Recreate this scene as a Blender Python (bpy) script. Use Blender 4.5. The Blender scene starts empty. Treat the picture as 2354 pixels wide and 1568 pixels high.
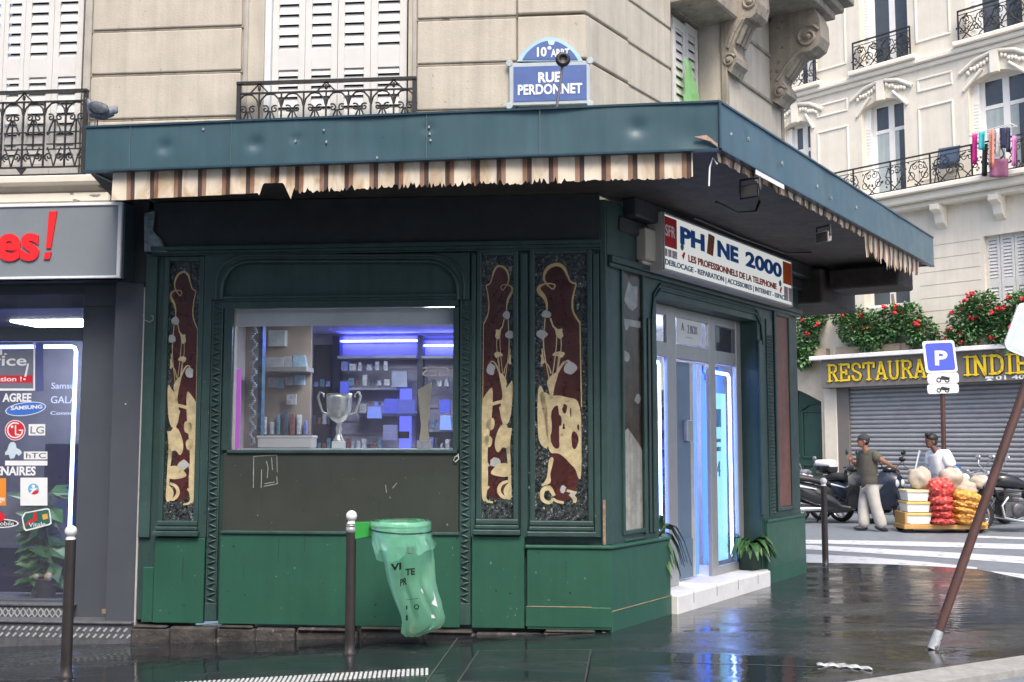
import bpy, bmesh, math, random
from math import sin, cos, pi, radians, atan, sqrt, atan2
from mathutils import Vector as V, Matrix, noise as MN
random.seed(7)
SC = bpy.context.scene
COL = SC.collection

# ---------------------------------------------------------------- camera, sky, sun, exposure
FPX, CX, CY, PITCH, CAMZ = 2500.0, 1176.5, 784.0, atan(226 / 2500.0), 1.62
cd = bpy.data.cameras.new('camera')
cam = bpy.data.objects.new('camera', cd)
COL.objects.link(cam)
cam.location = (0, 0, CAMZ)
cam.rotation_euler = (pi / 2 + PITCH, 0, 0)
cd.sensor_width = 36.0
cd.lens = 36.0 * FPX / 2353.0
cd.clip_start, cd.clip_end = 0.05, 500
SC.camera = cam
SUN_EL, SUN_AZ = 54.0, 172.0      # azimuth clockwise from +Y: behind the camera
w = bpy.data.worlds.new('World'); SC.world = w; w.use_nodes = True
wn = w.node_tree.nodes; wl = w.node_tree.links
sky = wn.new('ShaderNodeTexSky'); sky.sky_type = 'NISHITA'; sky.sun_disc = False
sky.sun_elevation = radians(SUN_EL); sky.sun_rotation = radians(SUN_AZ)
sky.dust_density = 4.0; sky.air_density = 0.8; sky.ozone_density = 1.0
wl.new(sky.outputs[0], wn['Background'].inputs[0]); wn['Background'].inputs[1].default_value = 0.15
sd = bpy.data.lights.new('sun', 'SUN'); sd.energy = 1.25; sd.angle = radians(20); sd.color = (1.0, .95, .86)
so = bpy.data.objects.new('sun', sd); COL.objects.link(so)
_s = V((sin(radians(SUN_AZ)) * cos(radians(SUN_EL)), cos(radians(SUN_AZ)) * cos(radians(SUN_EL)), sin(radians(SUN_EL))))
so.rotation_euler = _s.to_track_quat('Z', 'Y').to_euler(); so.location = _s * 30
SC.view_settings.view_transform = 'Standard'; SC.view_settings.look = 'None'
SC.view_settings.exposure = 1.14; SC.view_settings.gamma = 1.0
SC.cycles.use_denoising = True
SC.cycles.max_bounces = 8; SC.cycles.transparent_max_bounces = 16

# ---------------------------------------------------------------- survey frames
def ray(px, py):
    a = (px - CX) / FPX; b = (CY - py) / FPX
    return V((a, cos(PITCH) - b * sin(PITCH), sin(PITCH) + b * cos(PITCH)))
CAM = V((0, 0, CAMZ))
def ground(px, py, z=0.0):
    d = ray(px, py); return CAM + d * ((z - CAMZ) / d.z)
def at(px, py, depth):
    d = ray(px, py); return CAM + d * (depth / d.y)
class Pl:                                    # a vertical survey plane: u along it, z up, n out of it
    def __init__(s, o, az):
        a = radians(az); s.o = V((o[0], o[1], 0)); s.u = V((sin(a), cos(a), 0)); s.n = V((cos(a), -sin(a), 0)); s.az = az
    def uv(s, px, py, off=0.0):
        d = ray(px, py); o = s.o + s.n * off
        p = CAM + d * ((o - CAM).dot(s.n) / d.dot(s.n))
        return (p - s.o).dot(s.u), p.z
    def pt(s, u, z, n=0.0): return s.o + s.u * u + s.n * n + V((0, 0, z))
    def rect(s, x0, y0, x1, y1, off=0.0):
        xm, ym = (x0 + x1) / 2, (y0 + y1) / 2
        return s.uv(x0, ym, off)[0], s.uv(x1, ym, off)[0], s.uv(xm, y1, off)[1], s.uv(xm, y0, off)[1]
W0 = Pl((0, 0), 90)                          # world frame: u=x, n=-y
C0 = ground(1397, 1450)
L = Pl(C0, 95.3)                             # green shopfront, long side
R = Pl(C0, 34.0)                             # green shopfront, chamfer with the door
def corner(off):
    # where the two shopfront planes meet when both are moved out by off
    a, b, c, d = L.n.x, L.n.y, R.n.x, R.n.y
    e, f = L.n.dot(L.o) + off, R.n.dot(R.o) + off
    det = a * d - b * c
    return V(((e * d - b * f) / det, (a * f - e * c) / det, 0))
CS = corner(-.3)
LS = Pl(CS, 95.3); RS = Pl(CS, 34.0)         # stone walls above
Q = Pl(ground(1900, 1163), 138.7)            # facade across the street
def gz(x):                                   # the pavement falls gently to the left
    return -.040 * max(0.0, .9 - x) if x < .9 else 0.0

# ---------------------------------------------------------------- materials
MATS = {}
def S(r, g, b):
    def c(v):
        v /= 255.0
        return v / 12.92 if v <= .04045 else ((v + .055) / 1.055) ** 2.4
    return (c(r), c(g), c(b))
def mat(name, col, rough=.6, metal=0.0, var=.18, scale=5.0, bump=0.0, bscale=60.0, streak=0.0, dirt=None, spec=.5, coat=0.0, coords='Object'):
    if name in MATS: return MATS[name]
    m = bpy.data.materials.new(name); m.use_nodes = True; MATS[name] = m
    nt = m.node_tree; N = nt.nodes; K = nt.links; p = N['Principled BSDF']
    p.inputs['Roughness'].default_value = rough; p.inputs['Metallic'].default_value = metal
    p.inputs['Specular IOR Level'].default_value = spec; p.inputs['Coat Weight'].default_value = coat
    tc = N.new('ShaderNodeTexCoord'); co = tc.outputs[coords]
    def ns(sc, det=5.0, src=co):
        n = N.new('ShaderNodeTexNoise'); n.inputs['Scale'].default_value = sc; n.inputs['Detail'].default_value = det
        n.inputs['Roughness'].default_value = .62; K.new(src, n.inputs['Vector']); return n
    def ramp(src, a, b, c0, c1):
        r = N.new('ShaderNodeValToRGB'); r.color_ramp.elements[0].position = a; r.color_ramp.elements[1].position = b
        r.color_ramp.elements[0].color = (*c0, 1); r.color_ramp.elements[1].color = (*c1, 1); K.new(src, r.inputs[0]); return r
    n1 = ns(scale)
    out = ramp(n1.outputs[0], .3, .7, tuple(c * (1 - var) for c in col), tuple(min(1, c * (1 + var)) for c in col)).outputs[0]
    if streak:
        mp = N.new('ShaderNodeMapping'); mp.inputs['Scale'].default_value = (9, 9, .5); K.new(co, mp.inputs[0])
        n2 = ns(1.0, 6, mp.outputs[0])
        r2 = ramp(n2.outputs[0], .35, .65, (1 - streak,) * 3, (1, 1, 1))
        mx = N.new('ShaderNodeMix'); mx.data_type = 'RGBA'; mx.blend_type = 'MULTIPLY'; mx.inputs['Factor'].default_value = 1
        K.new(out, mx.inputs['A']); K.new(r2.outputs[0], mx.inputs['B']); out = mx.outputs['Result']
    if dirt:
        dc, th, dsc = dirt
        n3 = ns(dsc, 8); r3 = ramp(n3.outputs[0], th, th + .06, (0, 0, 0), (1, 1, 1))
        mx = N.new('ShaderNodeMix'); mx.data_type = 'RGBA'
        K.new(r3.outputs[0], mx.inputs['Factor']); K.new(out, mx.inputs['A']); mx.inputs['B'].default_value = (*dc, 1); out = mx.outputs['Result']
    K.new(out, p.inputs['Base Color'])
    if rough < .75 and metal == 0:
        rr = ns(scale * 2.3, 4); mr = N.new('ShaderNodeMapRange'); K.new(rr.outputs[0], mr.inputs[0])
        mr.inputs[3].default_value = max(.03, rough - .12); mr.inputs[4].default_value = rough + .14; K.new(mr.outputs[0], p.inputs['Roughness'])
    if bump:
        b = N.new('ShaderNodeBump'); b.inputs['Strength'].default_value = bump; b.inputs['Distance'].default_value = .02
        n4 = ns(bscale, 4); K.new(n4.outputs[0], b.inputs['Height']); K.new(b.outputs[0], p.inputs['Normal'])
    return m
def emit(name, col, st):
    if name in MATS: return MATS[name]
    m = bpy.data.materials.new(name); m.use_nodes = True; MATS[name] = m
    p = m.node_tree.nodes['Principled BSDF']
    p.inputs['Base Color'].default_value = (*[c * .5 for c in col], 1)
    p.inputs['Emission Color'].default_value = (*col, 1); p.inputs['Emission Strength'].default_value = st
    return m
def glass(name, tint=(1, 1, 1), ior=1.5, rough=.0, extra=0.0, ecol=(.5, .5, .5)):
    if name in MATS: return MATS[name]
    m = bpy.data.materials.new(name); m.use_nodes = True; MATS[name] = m
    nt = m.node_tree; N = nt.nodes; K = nt.links; N.remove(N['Principled BSDF'])
    t = N.new('ShaderNodeBsdfTransparent'); t.inputs[0].default_value = (*tint, 1)
    g = N.new('ShaderNodeBsdfGlossy'); g.inputs['Roughness'].default_value = rough
    fr = N.new('ShaderNodeFresnel'); fr.inputs[0].default_value = ior
    ge = N.new('ShaderNodeNewGeometry'); mu_ = N.new('ShaderNodeMath'); mu_.operation = 'SUBTRACT'; mu_.inputs[0].default_value = 1; K.new(ge.outputs['Backfacing'], mu_.inputs[1])
    mm = N.new('ShaderNodeMath'); mm.operation = 'MULTIPLY'; K.new(fr.outputs[0], mm.inputs[0]); K.new(mu_.outputs[0], mm.inputs[1])
    mx = N.new('ShaderNodeMixShader'); K.new(mm.outputs[0], mx.inputs[0]); K.new(t.outputs[0], mx.inputs[1]); K.new(g.outputs[0], mx.inputs[2])
    last = mx.outputs[0]
    if extra:
        d = N.new('ShaderNodeBsdfDiffuse'); d.inputs[0].default_value = (*ecol, 1)
        m2 = N.new('ShaderNodeMixShader'); m2.inputs[0].default_value = extra; K.new(last, m2.inputs[1]); K.new(d.outputs[0], m2.inputs[2]); last = m2.outputs[0]
    K.new(last, N['Material Output'].inputs[0])
    return m

# ---------------------------------------------------------------- mesh builder
WM = {}
class B:
    def __init__(s): s.v = []; s.f = []; s.s = []
    def add(s, vs, fs, smooth=False):
        k = len(s.v); s.v += [V(x) for x in vs]
        for f in fs: s.f.append([i + k for i in f]); s.s.append(smooth)
        return s
    def box(s, F, u0, u1, z0, z1, n0, n1):
        if u0 > u1: u0, u1 = u1, u0
        if z0 > z1: z0, z1 = z1, z0
        if n0 > n1: n0, n1 = n1, n0
        P = [F.pt(u, z, n) for n in (n0, n1) for z in (z0, z1) for u in (u0, u1)]
        return s.add(P, [(0, 2, 3, 1), (4, 5, 7, 6), (0, 1, 5, 4), (2, 6, 7, 3), (0, 4, 6, 2), (1, 3, 7, 5)])
    def bx(s, x0, x1, y0, y1, z0, z1):       # local / world axis box
        P = [(x, y, z) for z in (z0, z1) for y in (y0, y1) for x in (x0, x1)]
        return s.add(P, [(0, 2, 3, 1), (4, 5, 7, 6), (0, 1, 5, 4), (2, 6, 7, 3), (0, 4, 6, 2), (1, 3, 7, 5)])
    def poly(s, F, pts, n0, n1):
        a = sum(pts[i][0] * pts[(i + 1) % len(pts)][1] - pts[(i + 1) % len(pts)][0] * pts[i][1] for i in range(len(pts)))
        if a < 0: pts = pts[::-1]
        n = len(pts)
        vs = [F.pt(u, z, n1) for u, z in pts] + [F.pt(u, z, n0) for u, z in pts]
        fs = [list(range(n)), list(range(2 * n - 1, n - 1, -1))] + [(i, i + n, (i + 1) % n + n, (i + 1) % n) for i in range(n)]
        return s.add(vs, fs)
    def ribbon(s, F, pts, wd, n0, n1):
        for i in range(len(pts) - 1):
            a, b = V(pts[i]), V(pts[i + 1]); d = b - a
            if d.length < 1e-6: continue
            d.normalize(); p = V((-d.y, d.x)); wa = wd[i] if isinstance(wd, (list, tuple)) else wd; wb = wd[i + 1] if isinstance(wd, (list, tuple)) else wd
            a2, b2 = a - d * wa * .3, b + d * wb * .3
            s.poly(F, [tuple(a2 - p * wa / 2), tuple(b2 - p * wb / 2), tuple(b2 + p * wb / 2), tuple(a2 + p * wa / 2)], n0, n1)
        return s
    def tube(s, pts, r, seg=8, cap=True):
        pts = [V(p) for p in pts]; n = len(pts); rr = r if isinstance(r, (list, tuple)) else [r] * n
        vs = []; ref = None
        for i in range(n):
            t = (pts[min(i + 1, n - 1)] - pts[max(i - 1, 0)]).normalized()
            if ref is None: ref = t.orthogonal().normalized()
            ref = (ref - t * ref.dot(t)); ref = ref.normalized() if ref.length > 1e-6 else t.orthogonal().normalized()
            q = t.cross(ref)
            for k in range(seg):
                a = 2 * pi * k / seg; vs.append(pts[i] + (ref * cos(a) + q * sin(a)) * rr[i])
        fs = [(i * seg + k, i * seg + (k + 1) % seg, (i + 1) * seg + (k + 1) % seg, (i + 1) * seg + k) for i in range(n - 1) for k in range(seg)]
        s.add(vs, fs, True)
        if cap: s.add(vs[:seg], [list(range(seg - 1, -1, -1))]); s.add(vs[-seg:], [list(range(seg))])
        return s
    def lathe(s, c, prof, seg=16, axis='z', M=None):
        vs = []; c = V(c)
        for r, h in prof:
            for k in range(seg):
                a = 2 * pi * k / seg
                p = V((r * cos(a), r * sin(a), h)) if axis == 'z' else V((r * cos(a), h, r * sin(a))) if axis == 'y' else V((h, r * cos(a), r * sin(a)))
                if M is not None: p = M @ p
                vs.append(c + p)
        n = len(prof)
        fs = [(i * seg + k, i * seg + (k + 1) % seg, (i + 1) * seg + (k + 1) % seg, (i + 1) * seg + k) for i in range(n - 1) for k in range(seg)]
        s.add(vs, fs, True)
        s.add(vs[:seg], [list(range(seg - 1, -1, -1))]); s.add(vs[-seg:], [list(range(seg))])
        return s
    def ell(s, c, rx, ry, rz, nu=14, nv=9, M=None, lump=0.0, ls=6.0, seed=0):
        vs = []; c = V(c)
        for j in range(nv + 1):
            ph = -pi / 2 + pi * j / nv
            for k in range(nu):
                a = 2 * pi * k / nu
                p = V((cos(ph) * cos(a), cos(ph) * sin(a), sin(ph)))
                if lump: p = p * (1 + lump * MN.noise(p * ls * .5 + V((seed, seed * 2.3, 0))))
                p = V((p.x * rx, p.y * ry, p.z * rz))
                if M is not None: p = M @ p
                vs.append(c + p)
        fs = [(j * nu + k, j * nu + (k + 1) % nu, (j + 1) * nu + (k + 1) % nu, (j + 1) * nu + k) for j in range(nv) for k in range(nu)]
        return s.add(vs, fs, True)
    def loft(s, rings, cap=True, smooth=True, closed=True):
        n = len(rings[0]); vs = [p for r in rings for p in r]
        kk = n if closed else n - 1
        fs = [(i * n + k, i * n + (k + 1) % n, (i + 1) * n + (k + 1) % n, (i + 1) * n + k) for i in range(len(rings) - 1) for k in range(kk)]
        s.add(vs, fs, smooth)
        if cap and closed: s.add(rings[0], [list(range(n - 1, -1, -1))], smooth); s.add(rings[-1], [list(range(n))], smooth)
        return s
    def leaf(s, p, d, up, ln, wd):
        d = V(d).normalized(); sd_ = d.cross(V(up))
        sd_ = sd_.normalized() if sd_.length > 1e-4 else d.orthogonal().normalized()
        nr = sd_.cross(d); p = V(p)
        return s.add([p, p + d * ln * .45 + sd_ * wd / 2 + nr * ln * .08, p + d * ln, p + d * ln * .45 - sd_ * wd / 2 + nr * ln * .08], [(0, 1, 2, 3)])
    def build(s, name, m, parent=None, bev=0.0, loc=None, local=False, solid=0.0, sub=0, seg=1):
        me = bpy.data.meshes.new(name)
        if parent is not None: M = WM[parent.name]
        else:
            if loc is None:
                xs = [v.x for v in s.v]; ys = [v.y for v in s.v]; loc = ((min(xs) + max(xs)) / 2, (min(ys) + max(ys)) / 2, min(v.z for v in s.v))
            M = Matrix.Translation(V(loc))
        inv = M.inverted()
        me.from_pydata([tuple(v) if local else tuple(inv @ v) for v in s.v], [], s.f)
        me.polygons.foreach_set('use_smooth', s.s)
        me.materials.append(m); me.validate(); me.update()
        o = bpy.data.objects.new(name, me); COL.objects.link(o)
        if parent is not None: o.parent = parent
        else: o.location = M.to_translation()
        WM[o.name] = M
        if bev:
            md = o.modifiers.new('bevel', 'BEVEL'); md.width = bev; md.segments = seg; md.limit_method = 'ANGLE'; md.angle_limit = radians(40)
        if solid:
            md = o.modifiers.new('solid', 'SOLIDIFY'); md.thickness = solid; md.offset = 0
        if sub:
            md = o.modifiers.new('sub', 'SUBSURF'); md.levels = sub; md.render_levels = sub
        return o
def tag(o, label=None, cat=None, group=None, kind=None):
    for k, v in (('label', label), ('category', cat), ('group', group), ('kind', kind)):
        if v: o[k] = v
    return o
def thing(name, label, cat, loc, rz=0.0, group=None):
    o = bpy.data.objects.new(name, None); COL.objects.link(o); o.empty_display_size = .1
    o.location = loc; o.rotation_euler = (0, 0, rz)
    WM[o.name] = Matrix.Translation(V(loc)) @ Matrix.Rotation(rz, 4, 'Z')
    return tag(o, label, cat, group)
def dup(o, loc=None, rz=None, parent=None):
    c = o.copy(); COL.objects.link(c)
    if parent is not None: c.parent = parent
    if loc is not None: c.location = loc
    if rz is not None: c.rotation_euler = (0, 0, rz)
    WM[c.name] = Matrix.Translation(c.location) @ Matrix.Rotation(c.rotation_euler.z, 4, 'Z')
    for ch in list(o.children): dup(ch, parent=c)
    return c
def struct(name, b, m, **k): return tag(b.build(name, m, **k), kind='structure')

# lettering: outlines of the built-in font turned into thin solid letters
def glyphs(txt, bold=0.0, shear=0.0, depth=.004):
    cu = bpy.data.curves.new('lettering', 'FONT'); cu.body = txt; cu.offset = bold; cu.shear = shear; cu.extrude = depth; cu.resolution_u = 4
    cu.space_character = 1.0
    o = bpy.data.objects.new('lettering', cu); COL.objects.link(o)
    ev = o.evaluated_get(bpy.context.evaluated_depsgraph_get()); me = ev.to_mesh()
    vs = [tuple(v.co) for v in me.vertices]; fs = [list(p.vertices) for p in me.polygons]
    ev.to_mesh_clear(); bpy.data.objects.remove(o); bpy.data.curves.remove(cu)
    return vs, fs
def text(b, F, txt, u0, u1, z0, z1, n, bold=0.0, shear=0.0, depth=.004, mirror=False, fit=True, tilt=0.0):
    vs, fs = glyphs(txt, bold, shear, depth)
    if not vs: return b
    xs = [v[0] for v in vs]; ys = [v[1] for v in vs]
    x0, x1, y0, y1 = min(xs), max(xs), min(ys), max(ys)
    sx = (u1 - u0) / (x1 - x0); sy = (z1 - z0) / (y1 - y0)
    out = []
    for x, y, z in vs:
        uu = (x - x0) * sx
        if mirror: uu = (u1 - u0) - uu
        out.append(F.pt(u0 + uu, z0 + (y - y0) * sy + tilt * uu, n + z))
    return b.add(out, [f[::-1] for f in fs] if mirror else fs)
def ptext(b, F, txt, x0, y0, x1, y1, n, **k):       # lettering fitted to a surveyed rectangle (y at the middle)
    u0, u1, z0, z1 = F.rect(x0, y0, x1, y1, n); return text(b, F, txt, u0, u1, z0, z1, n, **k)
SLAB = {
 'R': ([[(.2, 0), (.2, 1)], [(.2, .95), (.6, .95), (.8, .86), (.8, .64), (.6, .52), (.2, .52)], [(.5, .52), (.88, .03)]], [(.02, .42, 0), (.02, .3, 1), (.72, 1.02, 0)]),
 'E': ([[(.2, 0), (.2, 1)], [(.2, .95), (.88, .95)], [(.2, .5), (.65, .5)], [(.2, .05), (.88, .05)], [(.88, .95), (.88, .75)], [(.88, .05), (.88, .27)], [(.65, .38), (.65, .62)]], [(.02, .3, 0), (.02, .3, 1)]),
 'S': ([[(.82, .72), (.74, .9), (.5, .97), (.25, .92), (.14, .75), (.24, .58), (.5, .5), (.78, .4), (.86, .24), (.74, .07), (.5, .02), (.24, .08), (.15, .27)]], []),
 'T': ([[(.5, 0), (.5, 1)], [(.06, .95), (.94, .95)], [(.06, .95), (.06, .7)], [(.94, .95), (.94, .7)]], [(.3, .7, 0)]),
 'A': ([[(.14, 0), (.48, .98)], [(.86, 0), (.5, .98)], [(.26, .33), (.74, .33)]], [(0, .32, 0), (.66, 1, 0), (.36, .6, 1)]),
 'U': ([[(.18, 1), (.18, .25), (.3, .05), (.5, .01), (.7, .05), (.8, .25), (.8, 1)]], [(.02, .36, 1), (.66, .96, 1)]),
 'N': ([[(.2, 0), (.2, 1)], [(.2, 1), (.8, .0)], [(.8, 0), (.8, 1)]], [(.02, .38, 0), (.0, .3, 1), (.64, .98, 1)]),
 'I': ([[(.5, 0), (.5, 1)]], [(.26, .74, 0), (.26, .74, 1)]),
 'D': ([[(.2, 0), (.2, 1)], [(.2, .95), (.55, .95), (.8, .8), (.86, .5), (.8, .2), (.55, .05), (.2, .05)]], [(.02, .3, 0), (.02, .3, 1)]),
}
def slab(b, F, word, u0, u1, z0, z1, n0, n1, wd=.2, sl=0.0, dz=0.0):
    W = {'I': .5}; tot = sum(W.get(c, 1.0) + .06 for c in word); k = (u1 - u0) / tot; h = z1 - z0; x = u0
    for c in word:
        cw = W.get(c, 1.0); st, sf = SLAB[c]
        for pl in st:
            b.ribbon(F, [(x + (p[0] - (0.5 - cw / 2 if c == 'I' else 0)) * k, z0 + p[1] * h + dz * (x - u0)) for p in pl], wd * k, n0, n1)
        for a0, a1, y in sf:
            o = (0.5 - cw / 2 if c == 'I' else 0)
            yy = z0 + (y * .93 + .035) * h + dz * (x - u0)
            b.ribbon(F, [(x + (a0 - o) * k, yy), (x + (a1 - o) * k, yy)], wd * k * .55, n0 + .0007, n1 + .0007)
        x += (cw + .06) * k
    return b

def skin(joints, edges, sub=2):
    me = bpy.data.meshes.new('skin'); names = list(joints)
    me.from_pydata([joints[n][:3] for n in names], [], [(names.index(a), names.index(b)) for a, b in edges])
    o = bpy.data.objects.new('skin', me); COL.objects.link(o)
    o.modifiers.new('s', 'SKIN')
    if not me.skin_vertices: 
        pass
    for i, n in enumerate(names):
        r = joints[n][3]; d = me.skin_vertices[0].data[i]
        d.radius = r if isinstance(r, tuple) else (r, r); d.use_root = (i == 0)
    m = o.modifiers.new('u', 'SUBSURF'); m.levels = sub; m.render_levels = sub
    ev = o.evaluated_get(bpy.context.evaluated_depsgraph_get()); em = ev.to_mesh()
    vs = [tuple(v.co) for v in em.vertices]; fs = [list(p.vertices) for p in em.polygons]
    ev.to_mesh_clear(); bpy.data.objects.remove(o)
    return vs, fs
def leaves(b, c, r, n, ln, rnd, shell=.45, droop=.3):
    c = V(c)
    for _ in range(n):
        while True:
            q = V((rnd.uniform(-1, 1), rnd.uniform(-1, 1), rnd.uniform(-1, 1)))
            if shell < q.length < 1: break
        lump = 1 + .25 * MN.noise(q * 2.2 + c)
        p = c + V((q.x * r[0], q.y * r[1], q.z * r[2])) * lump
        d = q.normalized() + V((rnd.uniform(-.8, .8), rnd.uniform(-.8, .8), rnd.uniform(-.8, .5) - droop))
        l = ln * rnd.uniform(.6, 1.25)
        b.leaf(p, d, V((rnd.uniform(-.5, .5), rnd.uniform(-.5, .5), 1)), l, l * .75)
    return b

# ---------------------------------------------------------------- shared materials
GD = mat('dark_green_paint', (.034, .072, .065), rough=.42, var=.2, scale=3, bump=.2, bscale=25, streak=.25, dirt=((.13, .16, .14), .675, 30))
GK = mat('kick_green_paint', (.024, .096, .062), rough=.40, var=.10, scale=1.6, bump=.12, bscale=7, streak=.10, dirt=((.10, .13, .10), .69, 44))
GO = mat('olive_board_paint', (.034, .040, .032), rough=.5, var=.16, scale=2.5, bump=.06, bscale=10, dirt=((.16, .17, .15), .76, 26))
FASC = mat('slate_blue_sheet', (.052, .105, .128), rough=.33, var=.12, scale=1.6, bump=.05, bscale=5, streak=.16, dirt=((.2, .24, .25), .76, 30))
BLACKISH = mat('near_black_board', (.023, .028, .031), rough=.6, var=.3, scale=4)  # near-black; puts the awning's shade into the frieze colour
STONE = mat('cream_limestone', (.50, .455, .378), rough=.9, var=.09, scale=3, bump=.22, bscale=55, streak=.17, dirt=((.27, .24, .19), .66, 19))
STONE_D = mat('grey_limestone', (.33, .29, .235), rough=.9, var=.2, scale=4, bump=.35, bscale=35, streak=.3, dirt=((.14, .12, .10), .60, 9))
CREAM = mat('cream_paint', (.66, .60, .50), rough=.7, var=.07, scale=4, bump=.08, bscale=20, dirt=((.3, .27, .23), .72, 14))
WHITE = mat('white_shutter_paint', (.60, .59, .565), rough=.55, var=.05, scale=4, dirt=((.5, .48, .44), .74, 12))
IRON = mat('black_wrought_iron', (.018, .018, .020), rough=.5, var=.3, scale=14)
GREYP = mat('charcoal_panel', (.070, .078, .092), rough=.42, var=.08, scale=2)
GREYS = mat('grey_sign_face', (.20, .225, .25), rough=.33, var=.08, scale=1.2)
ALU = mat('brushed_aluminium', (.36, .36, .355), rough=.42, metal=.35, var=.06, scale=8)
WPAINT = mat('white_gloss', (.78, .78, .77), rough=.4, var=.05, scale=5)
RED = mat('red_letter', (.72, .03, .03), rough=.4, var=.05)
BLUE = mat('sign_blue', (.02, .075, .34), rough=.4, var=.05)
BLK = mat('black_plastic', (.016, .016, .018), rough=.4, var=.2, scale=9)
GLASS = glass('window_glass', (.88, .9, .92), 1.5, 0, .035, (.5, .5, .6))
PANEGL = glass('painted_pane_glass', (.95, .95, .94), 1.25)
NEON = emit('blue_white_neon', (.22, .34, 1.0), 9.0)
NEONB = emit('deep_blue_neon', (.05, .09, 1.0), 9.0)
LAMPW = emit('ceiling_light', (.88, .95, 1.0), 17.0)

# ---------------------------------------------------------------- ground, road, kerbs
def wet(name):
    # damp asphalt with shallow mirror-like puddles lying in it
    m = bpy.data.materials.new(name); m.use_nodes = True; nt = m.node_tree; N = nt.nodes; K = nt.links; p = N['Principled BSDF']
    tc = N.new('ShaderNodeTexCoord')
    def ns(s, d=6, mp=None, dist=0.0):
        n = N.new('ShaderNodeTexNoise'); n.inputs['Scale'].default_value = s; n.inputs['Detail'].default_value = d; n.inputs['Roughness'].default_value = .62; n.inputs['Distortion'].default_value = dist
        if mp:
            q = N.new('ShaderNodeMapping'); q.inputs['Scale'].default_value = mp; K.new(tc.outputs['Object'], q.inputs[0]); K.new(q.outputs[0], n.inputs['Vector'])
        else: K.new(tc.outputs['Object'], n.inputs['Vector'])
        return n
    def rng(src, a, b, c, d):
        r = N.new('ShaderNodeMapRange'); r.inputs[1].default_value = a; r.inputs[2].default_value = b; r.inputs[3].default_value = c; r.inputs[4].default_value = d; K.new(src, r.inputs[0]); return r.outputs[0]
    def mth(op, a, b):
        r = N.new('ShaderNodeMath'); r.operation = op
        for i_, v_ in enumerate((a, b)):
            if isinstance(v_, float): r.inputs[i_].default_value = v_
            else: K.new(v_, r.inputs[i_])
        return r.outputs[0]
    big = ns(.75, 7, (.75, 1.9, 1), .6); mask = rng(big.outputs[0], .38, .53, 0, 1)       # 1 = standing water
    fine = ns(38, 4); med = ns(5, 8, (1, 1.6, 1))
    rough = mth('ADD', mth('MULTIPLY', mth('SUBTRACT', 1.0, mask), rng(med.outputs[0], .3, .7, .13, .34)), .035); K.new(rough, p.inputs['Roughness'])
    rp = N.new('ShaderNodeValToRGB'); e = rp.color_ramp.elements; e[0].position = .33; e[0].color = (.018, .021, .025, 1); e[1].position = .72; e[1].color = (.052, .056, .062, 1); K.new(med.outputs[0], rp.inputs[0])
    gr = N.new('ShaderNodeValToRGB'); e = gr.color_ramp.elements; e[0].position = .36; e[0].color = (.55, .55, .55, 1); e[1].position = .68; e[1].color = (1.5, 1.5, 1.5, 1); K.new(fine.outputs[0], gr.inputs[0])
    mx = N.new('ShaderNodeMix'); mx.data_type = 'RGBA'; mx.blend_type = 'MULTIPLY'; mx.inputs['Factor'].default_value = 1; K.new(rp.outputs[0], mx.inputs['A']); K.new(gr.outputs[0], mx.inputs['B'])
    m2 = N.new('ShaderNodeMix'); m2.data_type = 'RGBA'; K.new(mth('MULTIPLY', mask, .75), m2.inputs['Factor']); K.new(mx.outputs['Result'], m2.inputs['A']); m2.inputs['B'].default_value = (.012, .014, .016, 1); K.new(m2.outputs['Result'], p.inputs['Base Color'])
    b1 = N.new('ShaderNodeBump'); b1.inputs['Distance'].default_value = .012; K.new(mth('ADD', mth('MULTIPLY', mth('SUBTRACT', 1.0, mask), .40), .015), b1.inputs['Strength']); K.new(fine.outputs[0], b1.inputs['Height'])
    b2 = N.new('ShaderNodeBump'); b2.inputs['Strength'].default_value = .07; b2.inputs['Distance'].default_value = .06; g = ns(3.2, 3, (1, 2.2, 1)); K.new(g.outputs[0], b2.inputs['Height']); K.new(b1.outputs[0], b2.inputs['Normal']); K.new(b2.outputs[0], p.inputs['Normal'])
    return m
PAVE = wet('wet_asphalt_pavement')
ROADM = mat('grey_asphalt_road', (.165, .185, .21), rough=.55, var=.15, scale=6, bump=.2, bscale=90)
KERBM = mat('granite_kerb', (.30, .29, .27), rough=.75, var=.2, scale=14, bump=.2, bscale=60)
MARK = mat('white_road_paint', (.50, .51, .53), rough=.75, var=.14, scale=5, dirt=((.22, .23, .25), .57, 5))
ZR = -.05
b = B(); xs_ = [-90, -16, .9, 110]
for x_ in xs_: b.add([(x_, -40, gz(max(x_, -16)) + ZR), (x_, 120, gz(max(x_, -16)) + ZR)], [])
b.f = [(2 * i, 2 * i + 2, 2 * i + 3, 2 * i + 1) for i in range(3)]; b.s = [False] * 3; struct('road', b, ROADM, loc=(0, 0, 0))
k1, k2 = ground(1960, 1566), ground(2353, 1507)
kd = (k2 - k1).normalized(); kn = V((-kd.y, kd.x, 0))            # into the pavement
far = [ground(x, y) for x, y in ((1600, 1290), (1844, 1293), (1983, 1295), (2120, 1300), (2245, 1308), (2353, 1330))]
tip = k1 + kd * 4.6
b = B(); zl = gz(-16)
b.add([(-16, 6.45, zl), (.9, 6.45, 0), (.9, 16.5, 0), (-16, 16.5, zl)], [(0, 1, 2, 3)])
ring = [V((.9, 6.45, 0)), V((1.3, 6.52, 0)), V((k1.x - .45, k1.y - .28, 0)), k1, k2, tip, V((tip.x + .25, tip.y + .45, 0)), V((tip.x - .2, tip.y + .75, 0))] + far[::-1] + [V((far[0].x, 16.5, 0)), V((.9, 16.5, 0))]
b.add(ring, [list(range(len(ring)))])
struct('pavement', b, PAVE, loc=(0, 0, 0))
b = B()
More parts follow.
